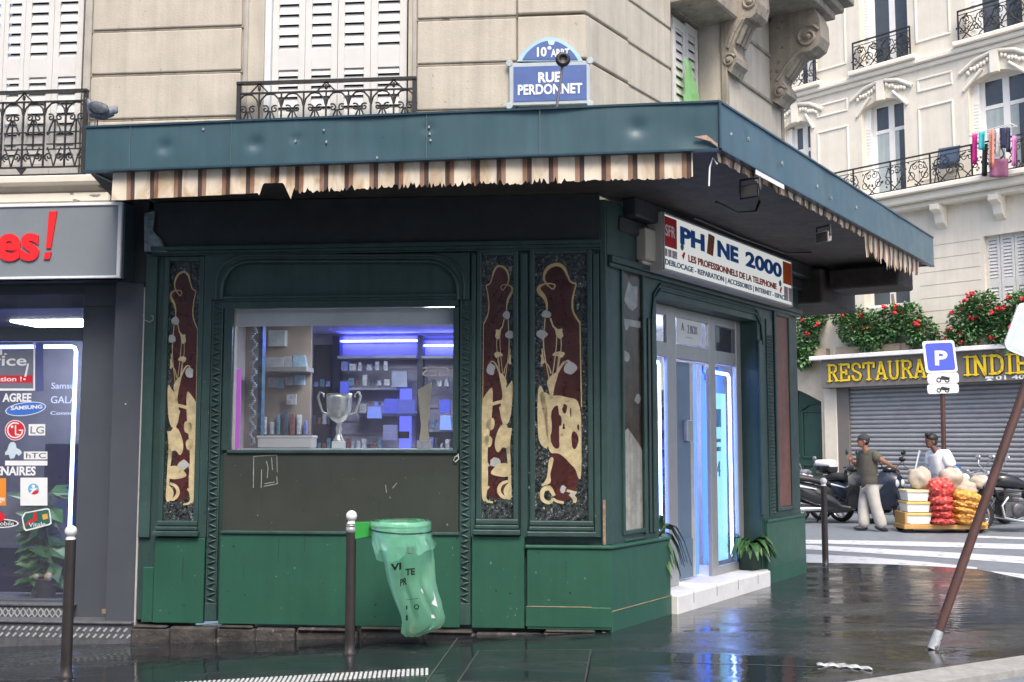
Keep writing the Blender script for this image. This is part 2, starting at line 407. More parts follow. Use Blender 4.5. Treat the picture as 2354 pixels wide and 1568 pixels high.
def kerbrun(pts, wd, zf=lambda x: .003):
    for i in range(len(pts) - 1):
        a, c = pts[i], pts[i + 1]; d = (c - a).normalized(); nn = V((d.y, -d.x, 0)); ln = (c - a).length; m = max(1, int(ln / 1.0))
        for j in range(m):
            p0 = a + d * (ln * j / m + .004); p1 = a + d * (ln * (j + 1) / m - .004)
            vs = []
            for q in (p0, p1):
                z = zf(q.x)
                vs += [q + V((0, 0, z)), q + nn * wd + V((0, 0, z)), q + nn * wd + V((0, 0, -.16)), q + V((0, 0, -.16))]
            b.add(vs, [(0, 1, 5, 4), (1, 2, 6, 5), (2, 3, 7, 6), (3, 0, 4, 7), (0, 3, 2, 1), (4, 5, 6, 7)])
kerbrun([V((-16, 6.45, 0)), V((.9, 6.45, 0)), ring[1], ring[2], k1, k2, tip], .30, lambda x: gz(x) + .004)
struct('kerb', b, KERBM, bev=.012)
b = B()
def quad(pts, z): b.add([ground(x, y, z) for x, y in pts], [list(range(len(pts)))])
z = ZR + .005
quad([(1700, 1240), (1909, 1241), (2158, 1246), (2360, 1251), (2360, 1263), (2158, 1257), (1909, 1250), (1700, 1249)], z)
quad([(1700, 1249), (1844, 1252), (2158, 1268), (2360, 1280), (2360, 1296), (2158, 1281), (1844, 1262), (1700, 1258)], z)
quad([(1700, 1270), (1844, 1273), (1990, 1280), (2158, 1294), (2245, 1304), (2245, 1314), (1990, 1304), (1700, 1300)], z)
quad([(2240, 1231), (2360, 1235), (2360, 1240), (2240, 1236)], z)
quad([(2275, 1312), (2420, 1326), (2420, 1340), (2300, 1322)], z)
struct('crosswalk_markings', b, MARK)
b = B()
t0, t1 = ground(990, 1539, -.07), ground(300, 1569.5, -.13)
dl = (t1 - t0).normalized(); dn = V((-dl.y, dl.x, 0)); dn = dn if dn.y < 0 else -dn
ln = (t1 - t0).length; nn = int(ln / .034)
for i in range(nn):
    for j in range(7):
        q = t0 + dl * (.03 + i * .034) + dn * (.03 + j * .034); q.z = gz(q.x) + .003
        if q.y < 6.6: continue
        b.lathe(q, [(.0125, 0), (.0115, .004), (.006, .006)], 6)
struct('tactile_studs', b, mat('worn_white_stud', (.42, .43, .42), rough=.6, var=.3, scale=30), loc=(0, 0, 0))
# pavement joint and iron cover
b = B()
def strip(a, c, wd, z=.003):
    d = (c - a).normalized(); s_ = V((-d.y, d.x, 0)) * wd / 2
    b.add([V((p.x, p.y, gz(p.x) + z)) for p in (a - s_, c - s_, c + s_, a + s_)], [(0, 1, 2, 3)])
strip(ground(1052, 1457, -.02), ground(978, 1566, -.05), .012)
strip(ground(1560, 1522), ground(1990, 1538), .016)
strip(ground(1850, 1420), ground(2240, 1452), .010)
struct('pavement_joints', b, mat('pale_joint', (.07, .075, .078), rough=.5, var=.4, scale=20), loc=(0, 0, 0))
MH = thing('inspection_cover', 'flat rectangular iron inspection cover let into the wet dark pavement', 'inspection cover', ground(1225, 1540))
ca, cb, cc, cdn = [ground(x, y) for x, y in ((1098, 1497), (1360, 1494), (1346, 1569), (1050, 1569))]
def ins(p, f): 
    c_ = (ca + cb + cc + cdn) / 4; return p + (c_ - p) * f
b = B(); b.add([ins(p, .03) + V((0, 0, .004)) for p in (ca, cb, cc, cdn)], [(0, 3, 2, 1)]); b.build('plate', PAVE, MH)
b = B()
for f0, f1 in ((0, .03),):
    o_ = [ins(p, f0) + V((0, 0, .006)) for p in (ca, cb, cc, cdn)]; i_ = [ins(p, f1) + V((0, 0, .006)) for p in (ca, cb, cc, cdn)]
    b.add(o_ + i_, [(k, (k + 1) % 4, (k + 1) % 4 + 4, k + 4) for k in range(4)])
b.build('rim', mat('worn_steel_rim', (.075, .075, .075), rough=.45, metal=.3, var=.4, scale=30), MH)

# ---------------------------------------------------------------- green corner shopfront
SH = thing('shopfront', 'dark green wooden corner shopfront with painted glass panels and glowing blue doorway', 'shopfront', (C0.x, C0.y, 0))
def part(name, m, b, p=None, **k): return b.build(name, m, p or SH, **k)
def lbox(b, x0, y0, x1, y1, n0, n1, F=L, off=None):
    u0, u1, z0, z1 = F.rect(x0, y0, x1, y1, n1 if off is None else off); return b.box(F, u0, u1, z0, z1, n0, n1)
uL0 = L.uv(324, 1000)[0]
wu0, wu1, wz0, wz1 = L.rect(531, 706, 1041, 1035)
TOPZ = 3.72
# carcass wall behind the panelling, with the window opening left free
b = B()
for a in ((uL0, wu0 - .01, 0.03, TOPZ), (wu1 + .01, -.012, 0.03, TOPZ), (wu0 - .01, wu1 + .01, 0.03, wz0 - .01), (wu0 - .01, wu1 + .01, wz1 + .01, TOPZ)):
    b.box(L, a[0], a[1], a[2], a[3], -.14, -.02)
part('wall', GD, b)
# kick boards
kz = L.uv(430, 1236, .03)[1]
for i, (x0, x1, yt, n1) in enumerate(((326, 352, 1304, .012), (353, 468, 1236, .032), (503, 1056, 1229, .036), (1084, 1205, 1233, .032))):
    b = B(); u0, u1, _, zt = L.rect(x0, yt, x1, 1425, n1); b.box(L, u0, u1, .012, zt, -.02, n1); part('kick_board', GK, b, bev=.005)
u0 = L.uv(1211, 1340, .05)[0]; zt = L.uv(1300, 1263, .05)[1]
ru1 = R.uv(1531, 1320)[0]
b = B(); b.box(L, u0, .024, .012, zt, -.02, .045); part('kick_board', GK, b, bev=.004)
b = B(); b.box(R, -.02, ru1, -.03, zt - .005, -.02, .045); part('kick_board', GK, b, bev=.004)
b = B(); b.box(L, u0 - .02, .04, zt, zt + .035, -.02, .062); b.box(R, -.03, ru1 + .004, zt - .001, zt + .032, -.02, .062); part('kick_rail', GK, b, bev=.012)
b = B(); b.box(L, u0 - .012, .03, .03, .20, -.02, .053); b.box(R, -.02, ru1, -.035, .165, -.02, .054); part('skirting', GK, b, bev=.006)
b = B(); b.box(R, -.01, ru1, .165, .171, .05, .057); b.box(L, u0, u0 + .55, .2, .206, .05, .056); part('bare_wood_line', mat('bare_wood_edge', (.33, .25, .17), rough=.8, var=.3, scale=20), b)
# board under the window and its rail
b = B(); lbox(b, 512, 1042, 1054, 1222, -.02, .012); part('window_board', GO, b, bev=.003)
b = B(); lbox(b, 506, 1222, 1056, 1230, -.02, .055); lbox(b, 520, 1034, 1050, 1043, -.02, .035); part('sill', GD, b, bev=.008)
# scratched graffiti on the board
b = B()
def sx(pts, wd=.006):
    b.ribbon(L, [L.uv(x, y, .014) for x, y in pts], wd, .0125, .0140)
for pl in ([(582, 1121), (583, 1049), (636, 1046), (637, 1085)], [(600, 1121), (601, 1080)], [(612, 1060), (616, 1075), (614, 1098)], [(624, 1052), (626, 1080)], [(606, 1118), (637, 1112), (636, 1095)], [(886, 1115), (888, 1132)], [(902, 1122), (912, 1110)], [(608, 1112), (630, 1108)]):
    sx(pl, .005)
part('scratched_tag', mat('chalky_scratch', (.36, .36, .32), rough=.9, var=.4, scale=60), b)
# frieze above and mouldings
b = B(); lbox(b, 352, 455, 1378, 560, -.02, .03); part('frieze_board', BLACKISH, b, bev=.004)
b = B()
for y0, y1, n in ((560, 569, .085), (569, 576, .06), (576, 580, .04)): lbox(b, 350, y0, 1380, y1, -.02, n, off=.05)
part('cornice', GD, b, bev=.004)
# arched surround over the window
b = B()
arch = [(512, 690)] + [(512 + 66 * (1 - cos(a)), 668 - 66 * sin(a)) for a in [i * pi / 16 for i in range(9)]]
arch = arch + [(1053 - (x - 512), y) for x, y in arch[::-1]]
outer = [(484, 690), (484, 582), (1080, 582), (1080, 690)]
au = [L.uv(*p) for p in arch]; ou = [L.uv(*p) for p in outer]
b.poly(L, au[:len(au) // 2][::-1] + [au[0], ou[0], ou[1], ((ou[1][0] + ou[2][0]) / 2, ou[1][1]), ((ou[1][0] + ou[2][0]) / 2, au[len(au) // 2][1])][1:], -.02, .03)
b.poly(L, [((ou[1][0] + ou[2][0]) / 2, au[len(au) // 2][1])] + au[len(au) // 2:] + [ou[3], ou[2], ((ou[1][0] + ou[2][0]) / 2, ou[2][1])], -.02, .03)
for k, (g, rr) in enumerate(((0, .018), (.055, .012))):
    um = (au[0][0] + au[-1][0]) / 2; zm = au[0][1]
    b.tube([L.pt(um + (u - um) * (1 + g / 1.1), z + (g if 0 < i < len(au) - 1 else 0), .032) for i, (u, z) in enumerate(au)], rr, 8)
part('arch_surround', GD, b)
b = B(); lbox(b, 512, 600, 1053, 678, -.02, -.002); part('arch_panel', GD, b)
b = B()
for y0, y1, n in ((678, 684, .05), (684, 690, .03), (690, 706, .014)): lbox(b, 512, y0, 1053, y1, -.02, n)
lbox(b, 512, 706, 531, 1035, -.02, .014); lbox(b, 1041, 706, 1054, 1035, -.02, .014)
part('window_frame', GD, b, bev=.003)
# carved strips either side of the window
rnd = random.Random(3)
for x0, x1 in ((481, 503), (1058, 1080)):
    u0, u1, z0, z1 = L.rect(x0, 690, x1, 1386, .02); b = B(); b.box(L, u0, u1, z0, z1, -.02, .012); wd = u1 - u0
    b.tube([L.pt(u0, z0, .012), L.pt(u0, z1, .012)], .008, 6); b.tube([L.pt(u1, z0, .012), L.pt(u1, z1, .012)], .008, 6)
    n = 58
    for i in range(n):
        zz = z0 + (z1 - z0) * (i + .5) / n; s_ = 1 if i % 2 else -1
        b.tube([L.pt(u0 + wd * .12, zz - .012 * s_ + rnd.uniform(-.004, .004), .014), L.pt((u0 + u1) / 2, zz + .004, .026), L.pt(u1 - wd * .12, zz + .014 * s_, .014)], [.007, .010, .006], 5)
    part('carved_strip', GD, b)
    b = B(); b.box(L, u0 - .01, u1 + .01, .03, z0, -.02, .02); part('plinth_block', GD, b, bev=.006)
# three pilaster frames with painted glass
CRM = mat('peeling_cream_paint', (.66, .54, .32), rough=.6, var=.24, scale=16, dirt=((.16, .085, .06), .63, 30))
BRN = mat('oxblood_paint', (.098, .030, .028), rough=.28, var=.3, scale=4, streak=.35)
WPT = mat('grey_white_petal', (.50, .50, .49), rough=.6, var=.12, scale=18)
GOLD = mat('gold_outline', (.62, .46, .22), rough=.45, var=.2, scale=20)
def marble():
    m = bpy.data.materials.new('marbled_silver_glass'); m.use_nodes = True; nt = m.node_tree; N = nt.nodes; K = nt.links; p = N['Principled BSDF']
    tc = N.new('ShaderNodeTexCoord'); n0 = N.new('ShaderNodeTexNoise'); n0.inputs['Scale'].default_value = 14; n0.inputs['Detail'].default_value = 8; n0.inputs['Distortion'].default_value = 2.2
    K.new(tc.outputs['Object'], n0.inputs['Vector'])
    r = N.new('ShaderNodeValToRGB'); e = r.color_ramp.elements; e[0].position = .44; e[0].color = (.010, .014, .015, 1); e[1].position = .60; e[1].color = (.085, .10, .10, 1)
    x = r.color_ramp.elements.new(.665); x.color = (.60, .62, .60, 1)
    n1 = N.new('ShaderNodeTexNoise'); n1.inputs['Scale'].default_value = 60; n1.inputs['Detail'].default_value = 6; n1.inputs['Distortion'].default_value = 1.5; K.new(tc.outputs['Object'], n1.inputs['Vector'])
    ma = N.new('ShaderNodeMath'); ma.operation = 'MULTIPLY_ADD'; ma.inputs[1].default_value = .55; K.new(n1.outputs[0], ma.inputs[0])
    mb = N.new('ShaderNodeMath'); mb.operation = 'MULTIPLY'; mb.inputs[1].default_value = .48; K.new(n0.outputs[0], mb.inputs[0]); K.new(mb.outputs[0], ma.inputs[2])
    K.new(ma.outputs[0], r.inputs[0]); K.new(r.outputs[0], p.inputs['Base Color']); p.inputs['Roughness'].default_value = .22
    return m
MARB = marble()
random.seed(11)
def chaikin(pts, closed=True, it=2):
    for _ in range(it):
        o = [] if closed else [pts[0]]
        for i in range(len(pts) if closed else len(pts) - 1):
            a, c = pts[i], pts[(i + 1) % len(pts)]
            o += [(a[0] * .75 + c[0] * .25, a[1] * .75 + c[1] * .25), (a[0] * .25 + c[0] * .75, a[1] * .25 + c[1] * .75)]
        pts = o if closed else o + [pts[-1]]
    return pts
def smooth_ribbon(b, T, pts, wd, n0, n1):
    if not isinstance(wd, list): wd = [wd] * len(pts)
    q = chaikin(pts, False); w2 = chaikin([(w_, 0) for w_ in wd], False)
    tp = [V(T(x)) for x in q]; lf, rt = [], []
    for i, a in enumerate(tp):
        d = tp[min(i + 1, len(tp) - 1)] - tp[max(i - 1, 0)]
        d = d.normalized() if d.length > 1e-7 else V((1, 0)); k_ = V((-d.y, d.x)) * w2[i][0] / 2; lf.append(a + k_); rt.append(a - k_)
    vs = [L.pt(v.x, v.y, n1) for v in lf] + [L.pt(v.x, v.y, n1) for v in rt]; m_ = len(tp)
    b.add(vs, [(i, m_ + i, m_ + i + 1, i + 1) for i in range(m_ - 1)])
def blob(cx, cy, rx, ry, n=9, j=.28, rn=random):
    return [(cx + rx * cos(2 * pi * i / n) * (1 + rn.uniform(-j, j)), cy + ry * sin(2 * pi * i / n) * (1 + rn.uniform(-j, j))) for i in range(n)]
# motif drawn on a 1 x 1 field (x to the right, y downwards), after the widest panel
FIG = [(.17, .09), (.24, .055), (.36, .038), (.48, .04), (.58, .055), (.64, .085), (.68, .108), (.80, .118), (.74, .15), (.71, .19), (.73, .225), (.83, .265), (.86, .30), (.87, .45), (.885, .60), (.89, .72), (.87, .80), (.74, .92), (.45, .93), (.30, .90), (.28, .80), (.30, .70), (.29, .60), (.24, .50), (.15, .42), (.14, .35), (.18, .27), (.23, .215), (.22, .185), (.09, .155), (.07, .135), (.14, .118), (.20, .115)]
def painted(x0, y0, x1, y1, flip, big, rn):
    kx = 1.0 if big else 1.16
    u0, u1, z0, z1 = L.rect(x0, y0, x1, y1, -.012)
    def T(p): 
        x = .5 + (p[0] - .48) * kx if not big else p[0]; x = min(.995, max(.005, x)); x = 1 - x if flip else x; return (u0 + (u1 - u0) * x, z1 - (z1 - z0) * p[1])
    kw = (u1 - u0)
    b = B(); b.box(L, u0 - .01, u1 + .01, z0 - .01, z1 + .01, -.03, -.012); g = part('glass_panel', MARB, b)
    b = B(); b.poly(L, [T(p) for p in chaikin(FIG)], -.0125, -.0105); b.build('painted_figure', BRN, g)
    b = B(); e = lambda pts, wd: smooth_ribbon(b, T, pts, [w_ * kw * 1.15 for w_ in wd] if isinstance(wd, list) else wd * kw * 1.15, -.0105, -.0090)
    head = [(.30, .128), (.21, .112), (.17, .09), (.20, .068), (.27, .05), (.38, .04), (.49, .041), (.58, .056), (.63, .085)]
    e(head, [.02, .03, .035, .05, .06, .055, .06, .055, .03])
    e([(.30, .128), (.345, .137), (.41, .121), (.34, .113), (.2, .112)], .022)
    e([(.2, .113), (.09, .122), (.07, .137), (.12, .15), (.19, .165), (.235, .19), (.235, .215)], [.02, .05, .07, .08, .06, .04, .025])
    e([(.64, .086), (.68, .108), (.80, .116)], .03); e([(.80, .117), (.745, .15), (.715, .19), (.735, .225), (.86, .263)], [.02, .025, .03, .03, .035])
    e([(.865, .263), (.875, .45), (.885, .58)], .02)
    b.build('gold_outline', GOLD, g)
    b = B()
    for p in ((.235, .23, .105, .016), (.14, .305, .125, .016), (.66, .435, .13, .022)):
        q = blob(*p, rn=rn); b.poly(L, [T(v) for v in chaikin(q, True, 1)], -.0105, -.0085)
    if not big:
        for p in ((.80, .80, .1, .012), (.55, .79, .16, .018)): b.poly(L, [T(v) for v in blob(*p, rn=rn)], -.0105, -.0085)
    else:
        for p in ((.52, .885, .07, .012), (.7, .905, .06, .01)): b.poly(L, [T(v) for v in blob(*p, j=.45, rn=rn)], -.0078, -.0068)
    b.build('white_petals', WPT, g)
    b = B(); e = lambda pts, wd: smooth_ribbon(b, T, pts, [w_ * kw for w_ in wd] if isinstance(wd, list) else wd * kw, -.0104, -.0088)
    f_ = lambda pts: b.poly(L, [T(p) for p in chaikin(pts)], -.0104, -.0082)
    e([(.2, .245), (.18, .29), (.16, .35), (.22, .42), (.27, .47)], .02); e([(.30, .245), (.36, .28)], .03); e([(.42, .315), (.41, .36), (.37, .42), (.33, .47)], .018)
    e([(.50, .315), (.51, .36), (.45, .43), (.38, .475)], .018); e([(.47, .37), (.42, .45)], .018)
    e([(.70, .43), (.68, .41), (.60, .405), (.5, .425), (.40, .46)], [.02, .03, .04, .05, .05])
    e([(.14, .36), (.16, .405), (.27, .425), (.31, .455)], .025)
    f_([(.34, .268), (.41, .282), (.45, .288), (.54, .283), (.52, .298), (.56, .312), (.47, .327), (.40, .308), (.40, .294)])
    f_([(.32, .388), (.38, .372), (.52, .372), (.58, .377), (.55, .391), (.48, .397), (.42, .386)])
    f_([(.10, .378), (.16, .388), (.2, .406), (.16, .42), (.10, .417), (.13, .404)])
    f_([(.22, .485), (.32, .458), (.45, .448), (.42, .475), (.37, .505), (.33, .56), (.29, .54), (.26, .51)])
    if big:
        f_([(.06, .52), (.22, .525), (.30, .54), (.46, .535), (.62, .545), (.80, .55), (.85, .58), (.88, .60), (.88, .845), (.82, .85), (.77, .81), (.66, .79), (.55, .765), (.42, .75), (.28, .755), (.23, .70), (.18, .62)])
        f_([(.05, .50), (.15, .50), (.25, .60), (.27, .70), (.23, .74), (.10, .72), (.05, .68)])
        f_([(.26, .77), (.36, .765), (.33, .80), (.28, .83), (.31, .86), (.22, .87), (.10, .875), (.2, .855), (.24, .83)])
        e([(.36, .91), (.28, .878), (.16, .885), (.12, .905), (.15, .928), (.28, .938), (.34, .922)], [.06, .09, .09, .08, .07, .06, .05]); e([(.34, .92), (.4, .93), (.54, .935)], .05)
        e([(.66, .905), (.76, .92), (.74, .935)], [.05, .09, .05]); e([(.6, .89), (.78, .9)], .05)
    else:
        f_([(.06, .47), (.18, .50), (.30, .515), (.36, .545), (.42, .60), (.36, .64), (.24, .65), (.14, .63), (.08, .57)])
        f_([(.60, .50), (.74, .52), (.93, .56), (.95, .66), (.90, .74), (.93, .84), (.90, .93), (.80, .94), (.72, .86), (.76, .76), (.70, .68), (.62, .60)]); f_([(.30, .64), (.45, .66), (.58, .72), (.48, .76), (.34, .73), (.22, .74), (.14, .70), (.18, .66)]); f_([(.10, .86), (.26, .875), (.34, .90), (.22, .93), (.10, .93)])
        e([(.36, .56), (.52, .565), (.72, .575), (.90, .61), (.92, .65), (.72, .665)], [.1, .1, .1, .08, .07, .05])
        e([(.4, .58), (.3, .64), (.2, .70), (.18, .76)], .1); e([(.75, .58), (.68, .62), (.62, .66)], .05)
        f_([(.56, .62), (.76, .625), (.8, .655), (.68, .672), (.56, .66)]); f_([(.6, .70), (.75, .685), (.84, .70), (.82, .73), (.66, .735)])
        e([(.15, .66), (.2, .72), (.16, .80), (.14, .92)], [.14, .12, .1, .08]); f_([(.12, .80), (.3, .79), (.5, .80), (.7, .83), (.55, .84), (.3, .845), (.14, .84)])
        e([(.2, .86), (.4, .87), (.46, .90), (.3, .925), (.14, .915)], [.08, .1, .12, .1, .06]); e([(.7, .88), (.85, .9), (.8, .935), (.6, .94)], [.06, .1, .08, .05])
    b.build('cream_flowers', CRM, g)
    if big:
        b = B()
        for pts in ([(.30, .60), (.38, .575), (.46, .575), (.46, .70), (.47, .735), (.36, .735), (.28, .70), (.33, .66)], blob(.57, .585, .05, .018, rn=rn), blob(.75, .70, .07, .035, rn=rn), [(.84, .585), (.89, .59), (.89, .61)], blob(.68, .60, .016, .02, rn=rn), blob(.55, .655, .03, .01, j=.5, rn=rn), blob(.48, .63, .03, .02, j=.4, rn=rn), blob(.82, .655, .02, .012, rn=rn)):
            b.poly(L, [T(v) for v in chaikin(pts, True, 1)], -.0082, -.0074)
        b.build('bare_patches', BRN, g)
    b = B(); b.box(L, u0 - .008, u1 + .008, z0 - .008, z1 + .008, -.004, -.001)
    b.build('pane', PANEGL, g)
    # frame round the glass and the stepped base below it
    b = B(); w_ = .045
    for a in ((u0 - w_, u0, z0 - .02, z1 + w_), (u1, u1 + w_, z0 - .02, z1 + w_), (u0, u1, z1, z1 + w_)): b.box(L, a[0], a[1], a[2], a[3], -.02, .022)
    b.box(L, u0 - w_, u1 + w_, z0 - .045, z0 - .002, -.02, .04); b.box(L, u0 - w_ - .005, u1 + w_ + .005, z0 - .085, z0 - .05, -.02, .055)
    b.box(L, u0 - w_ - .02, u1 + w_ + .02, z0 - .135, z0 - .09, -.02, .075)
    part('pilaster_frame', GD, b, bev=.008, seg=2)
painted(384, 602, 454, 1196, False, False, random.Random(5))
painted(1107, 588, 1180, 1192, True, False, random.Random(6))
painted(1229, 584, 1350, 1196, False, True, random.Random(8))
# plain uprights between the bays
for x0, x1, n in ((326, 352, .012), (462, 481, .02), (1082, 1092, .03), (1196, 1212, .03), (1364, 1378, .026)):
    b = B(); lbox(b, x0, 582, x1, 1236, -.02, n); part('stile', GD, b, bev=.006)
# rotten lead and torn paper at the top left of the shopfront
b = B(); f0 = [L.uv(x, y, .06) for x, y in ((330, 490), (356, 486), (351, 530), (372, 553), (384, 580), (332, 578))]
vs = [L.pt(u, z, .05 + .03 * rnd.random()) for u, z in f0]; b.add(vs + [v - L.n * .02 for v in vs], [tuple(range(6)), tuple(range(11, 5, -1))] + [(i, i + 6, (i + 1) % 6 + 6, (i + 1) % 6) for i in range(6)])
part('torn_flashing', mat('weathered_lead', (.20, .25, .26), rough=.4, metal=.2, var=.5, scale=16, bump=.4, bscale=30), b)
# paint chips, splashes and nail heads on the lower boards
rc_ = random.Random(44); b = B(); b2_ = B()
for x0, x1, y0, y1, n_, k_ in ((330, 466, 1245, 1420, .0325, 16), (506, 1052, 1236, 1420, .0365, 52), (1088, 1202, 1238, 1420, .0325, 16), (1216, 1390, 1270, 1430, .0455, 24), (516, 1050, 1048, 1218, .0125, 40), (1212, 1226, 700, 1180, .031, 10), (462, 480, 700, 1180, .021, 10), (1366, 1376, 700, 1200, .027, 8)):
    for _ in range(k_):
        px_, py_ = rc_.uniform(x0, x1), y1 - (y1 - y0) * rc_.random() ** 1.6; u_, z_ = L.uv(px_, py_, n_); r_ = rc_.choice((.002, .0025, .003, .004, .006))
        tgt = b if rc_.random() < .6 else b2_
        tgt.poly(L, blob(u_, z_, r_ * rc_.uniform(.6, 1.6), r_ * rc_.uniform(.8, 2.2), 7, .5, rc_), n_ - .002, n_ + .0008)
for px_ in (508, 640, 780, 920, 1050):
    for py_ in (1240, 1412): u_, z_ = L.uv(px_, py_, .037); b2_.poly(L, blob(u_, z_, .004, .004, 8, .05, rc_), .034, .0378)
for x0, y0, ln_ in ((640, 1240, .2), (700, 1236, .12), (980, 1240, .16), (560, 1300, .14), (420, 1280, .22), (1300, 1290, .12), (760, 1060, .2), (600, 1130, .16), (870, 1150, .1)):
    u_, z_ = L.uv(x0, y0, .037); nn_ = .0368 if y0 > 1225 else .0128
    if x0 > 1200: nn_ = .0458
    b2_.poly(L, [(u_, z_), (u_ + .004, z_), (u_ + .003, z_ - ln_), (u_ + .001, z_ - ln_)], nn_ - .002, nn_)
tag(part('paint_chips', mat('pale_chip', (.14, .18, .15), rough=.9, var=.6, scale=60), b), kind='stuff'); tag(part('paint_chips', mat('dark_chip', (.018, .036, .028), rough=.9, var=.5, scale=60), b2_), kind='stuff')
# corner post
b = B(); b.box(L, -.05, .012, zt + .03, TOPZ, -.1, .02); b.box(R, 0, .06, zt + .03, TOPZ, -.1, .012); part('corner_post', GD, b, bev=.01)
b = B(); b.box(L, -.034, -.012, zt + .04, zt + .42, .02, .0225); part('rotten_wood', mat('bare_rotten_wood', (.30, .20, .14), rough=.9, var=.4, scale=30), b)
# stone plinth of broken blocks below the boards
rnd = random.Random(4); u = uL0 - .02; b = B()
while u < .0:
    ww = rnd.uniform(.28, .62); e_ = min(u + ww, .02); zz = gz(L.pt(u, 0).x)
    hgt = rnd.uniform(-.02, .006)
    b.box(L, u, e_ - .008, zz - .05, hgt - .02, -.05, rnd.uniform(.035, .075))
    if rnd.random() < .75: b.box(L, u + .02, e_ - .03, hgt - .02, hgt + .008, -.05, rnd.uniform(.05, .085))
    u = e_
    if e_ >= .02: break
part('stone_plinth', mat('sooty_plinth_stone', (.048, .043, .040), rough=.8, var=.6, scale=7, bump=.8, bscale=22, dirt=((.25, .22, .19), .62, 10)), b, bev=.015)

# ---- chamfer with the door
du0, du1 = R.uv(1512, 1000)[0], R.uv(1746, 1000)[0]
DZ = R.uv(1625, 706)[1] - .02
REC = None
for i in range(10, 120):
    d = i * .01
    if R.uv(1701, 1000, -d)[0] >= du1 - .02: REC = d; break
REC = REC or .45
eu0, eu1 = 1.0, R.uv(1836, 1000)[0]
nu0, nu1, nz0, nz1 = R.rect(1430, 626, 1474, 1217, -.01)
b = B()
b.box(R, .06, nu0 - .01, zt + .03, TOPZ, -.1, -.0); b.box(R, nu1 + .01, du0 - .055, zt + .03, TOPZ, -.1, 0); b.box(R, nu0 - .01, nu1 + .01, nz1 + .01, TOPZ, -.1, 0); b.box(R, nu0 - .01, nu1 + .01, zt + .03, nz0 - .01, -.1, 0)
b.box(R, du0 - .055, du1 + .05, DZ, TOPZ, -REC, 0)
part('door_wall', GD, b, bev=.004)
b = B(); b.box(R, du0 - .055, du0, -.02, DZ, -REC, 0); part('door_jamb', GD, b, bev=.006)
b = B(); b.box(R, du1, du1 + .05, -.02, DZ, -REC, 0); part('door_jamb', GD, b, bev=.006)
# frame and mouldings of the narrow pane
b = B(); w_ = .04
for a in ((nu0 - w_, nu0, nz0 - w_, nz1 + w_), (nu1, nu1 + w_, nz0 - w_, nz1 + w_), (nu0, nu1, nz1, nz1 + w_), (nu0, nu1, nz0 - w_, nz0)): b.box(R, a[0], a[1], a[2], a[3], -.02, .02)
b.box(R, nu0, nu1, nz0 - .10, nz0 - .075, -.02, .016)
part('pilaster_frame', GD, b, bev=.008, seg=2)
b = B(); b.box(R, nu0 - .005, nu1 + .005, nz0 - .005, nz1 + .005, -.04, -.012); g = part('narrow_pane', mat('stained_board', (.09, .06, .045), rough=.5, var=.55, scale=6, streak=.5, dirt=((.42, .40, .36), .72, 7)), b)
b = B(); zz = nz0 + .24 * (nz1 - nz0)
b.poly(R, [(nu0, nz0), (nu1, nz0), (nu1, nz0 + .70), (nu1 - .06, zz + .2), (nu0 + .10, zz + .34), (nu0, zz + .30)], -.0115, -.009); b.build('white_smear', mat('whitewash_smear', (.50, .49, .44), rough=.7, var=.25, scale=9, streak=.4, dirt=((.20, .16, .12), .64, 8)), g)
b = B()
for cx, cy, rx, ry in ((.5, .12, .35, .07), (.25, .27, .12, .03), (.2, .42, .16, .03), (.8, .62, .14, .03)):
    b.poly(R, [(nu0 + (nu1 - nu0) * x, nz1 - (nz1 - nz0) * y * .8) for x, y in blob(cx, cy, rx, ry)], -.0115, -.0095)
b.box(R, nu0, nu1, nz1 - .50, nz1 - .44, -.0115, -.0100)
b.build('paper_scraps', mat('grey_paper', (.34, .34, .33), rough=.7, var=.25, scale=12), g)
b = B(); b.box(R, nu0 - .004, nu1 + .004, nz0, nz1, -.006, -.003); b.build('pane', PANEGL, g)
# slim fluted pilaster, arch over the door
for x0, x1, n in ((1483, 1488, .03), (1494, 1498, .022), (1503, 1508, .03), (1750, 1756, .03)):
    b = B(); u0, u1, _, _ = R.rect(x0, 900, x1, 1100, n); b.box(R, u0, u1, zt + .08, DZ - .22, 0, n); part('fluting', GD, b, bev=.008)
b = B(); A_ = []
for i in range(13):
    t = i / 12 * pi; A_.append((du0 - .12 + (du1 - du0 + .24) * (1 - cos(t)) / 2, DZ - .26 + .34 * min(1, sin(t) * 2.4) ** .8))
b.tube([R.pt(u, z, .012) for u, z in A_], .014, 8); b.tube([R.pt(u, z + .05, .012) for u, z in A_], .010, 8); part('door_arch_moulding', GD, b)
# ribbon box beam above the door
b = B(); b.box(R, .0, eu1 + .03, DZ + .26, TOPZ, -.02, .025); part('frieze_board', GD, b, bev=.006)
b = B(); b.box(R, .02, eu1 + .04, DZ + .20, DZ + .26, -.02, .07); b.box(R, .02, eu1 + .04, DZ + .16, DZ + .20, -.02, .045); part('cornice', GD, b, bev=.008)
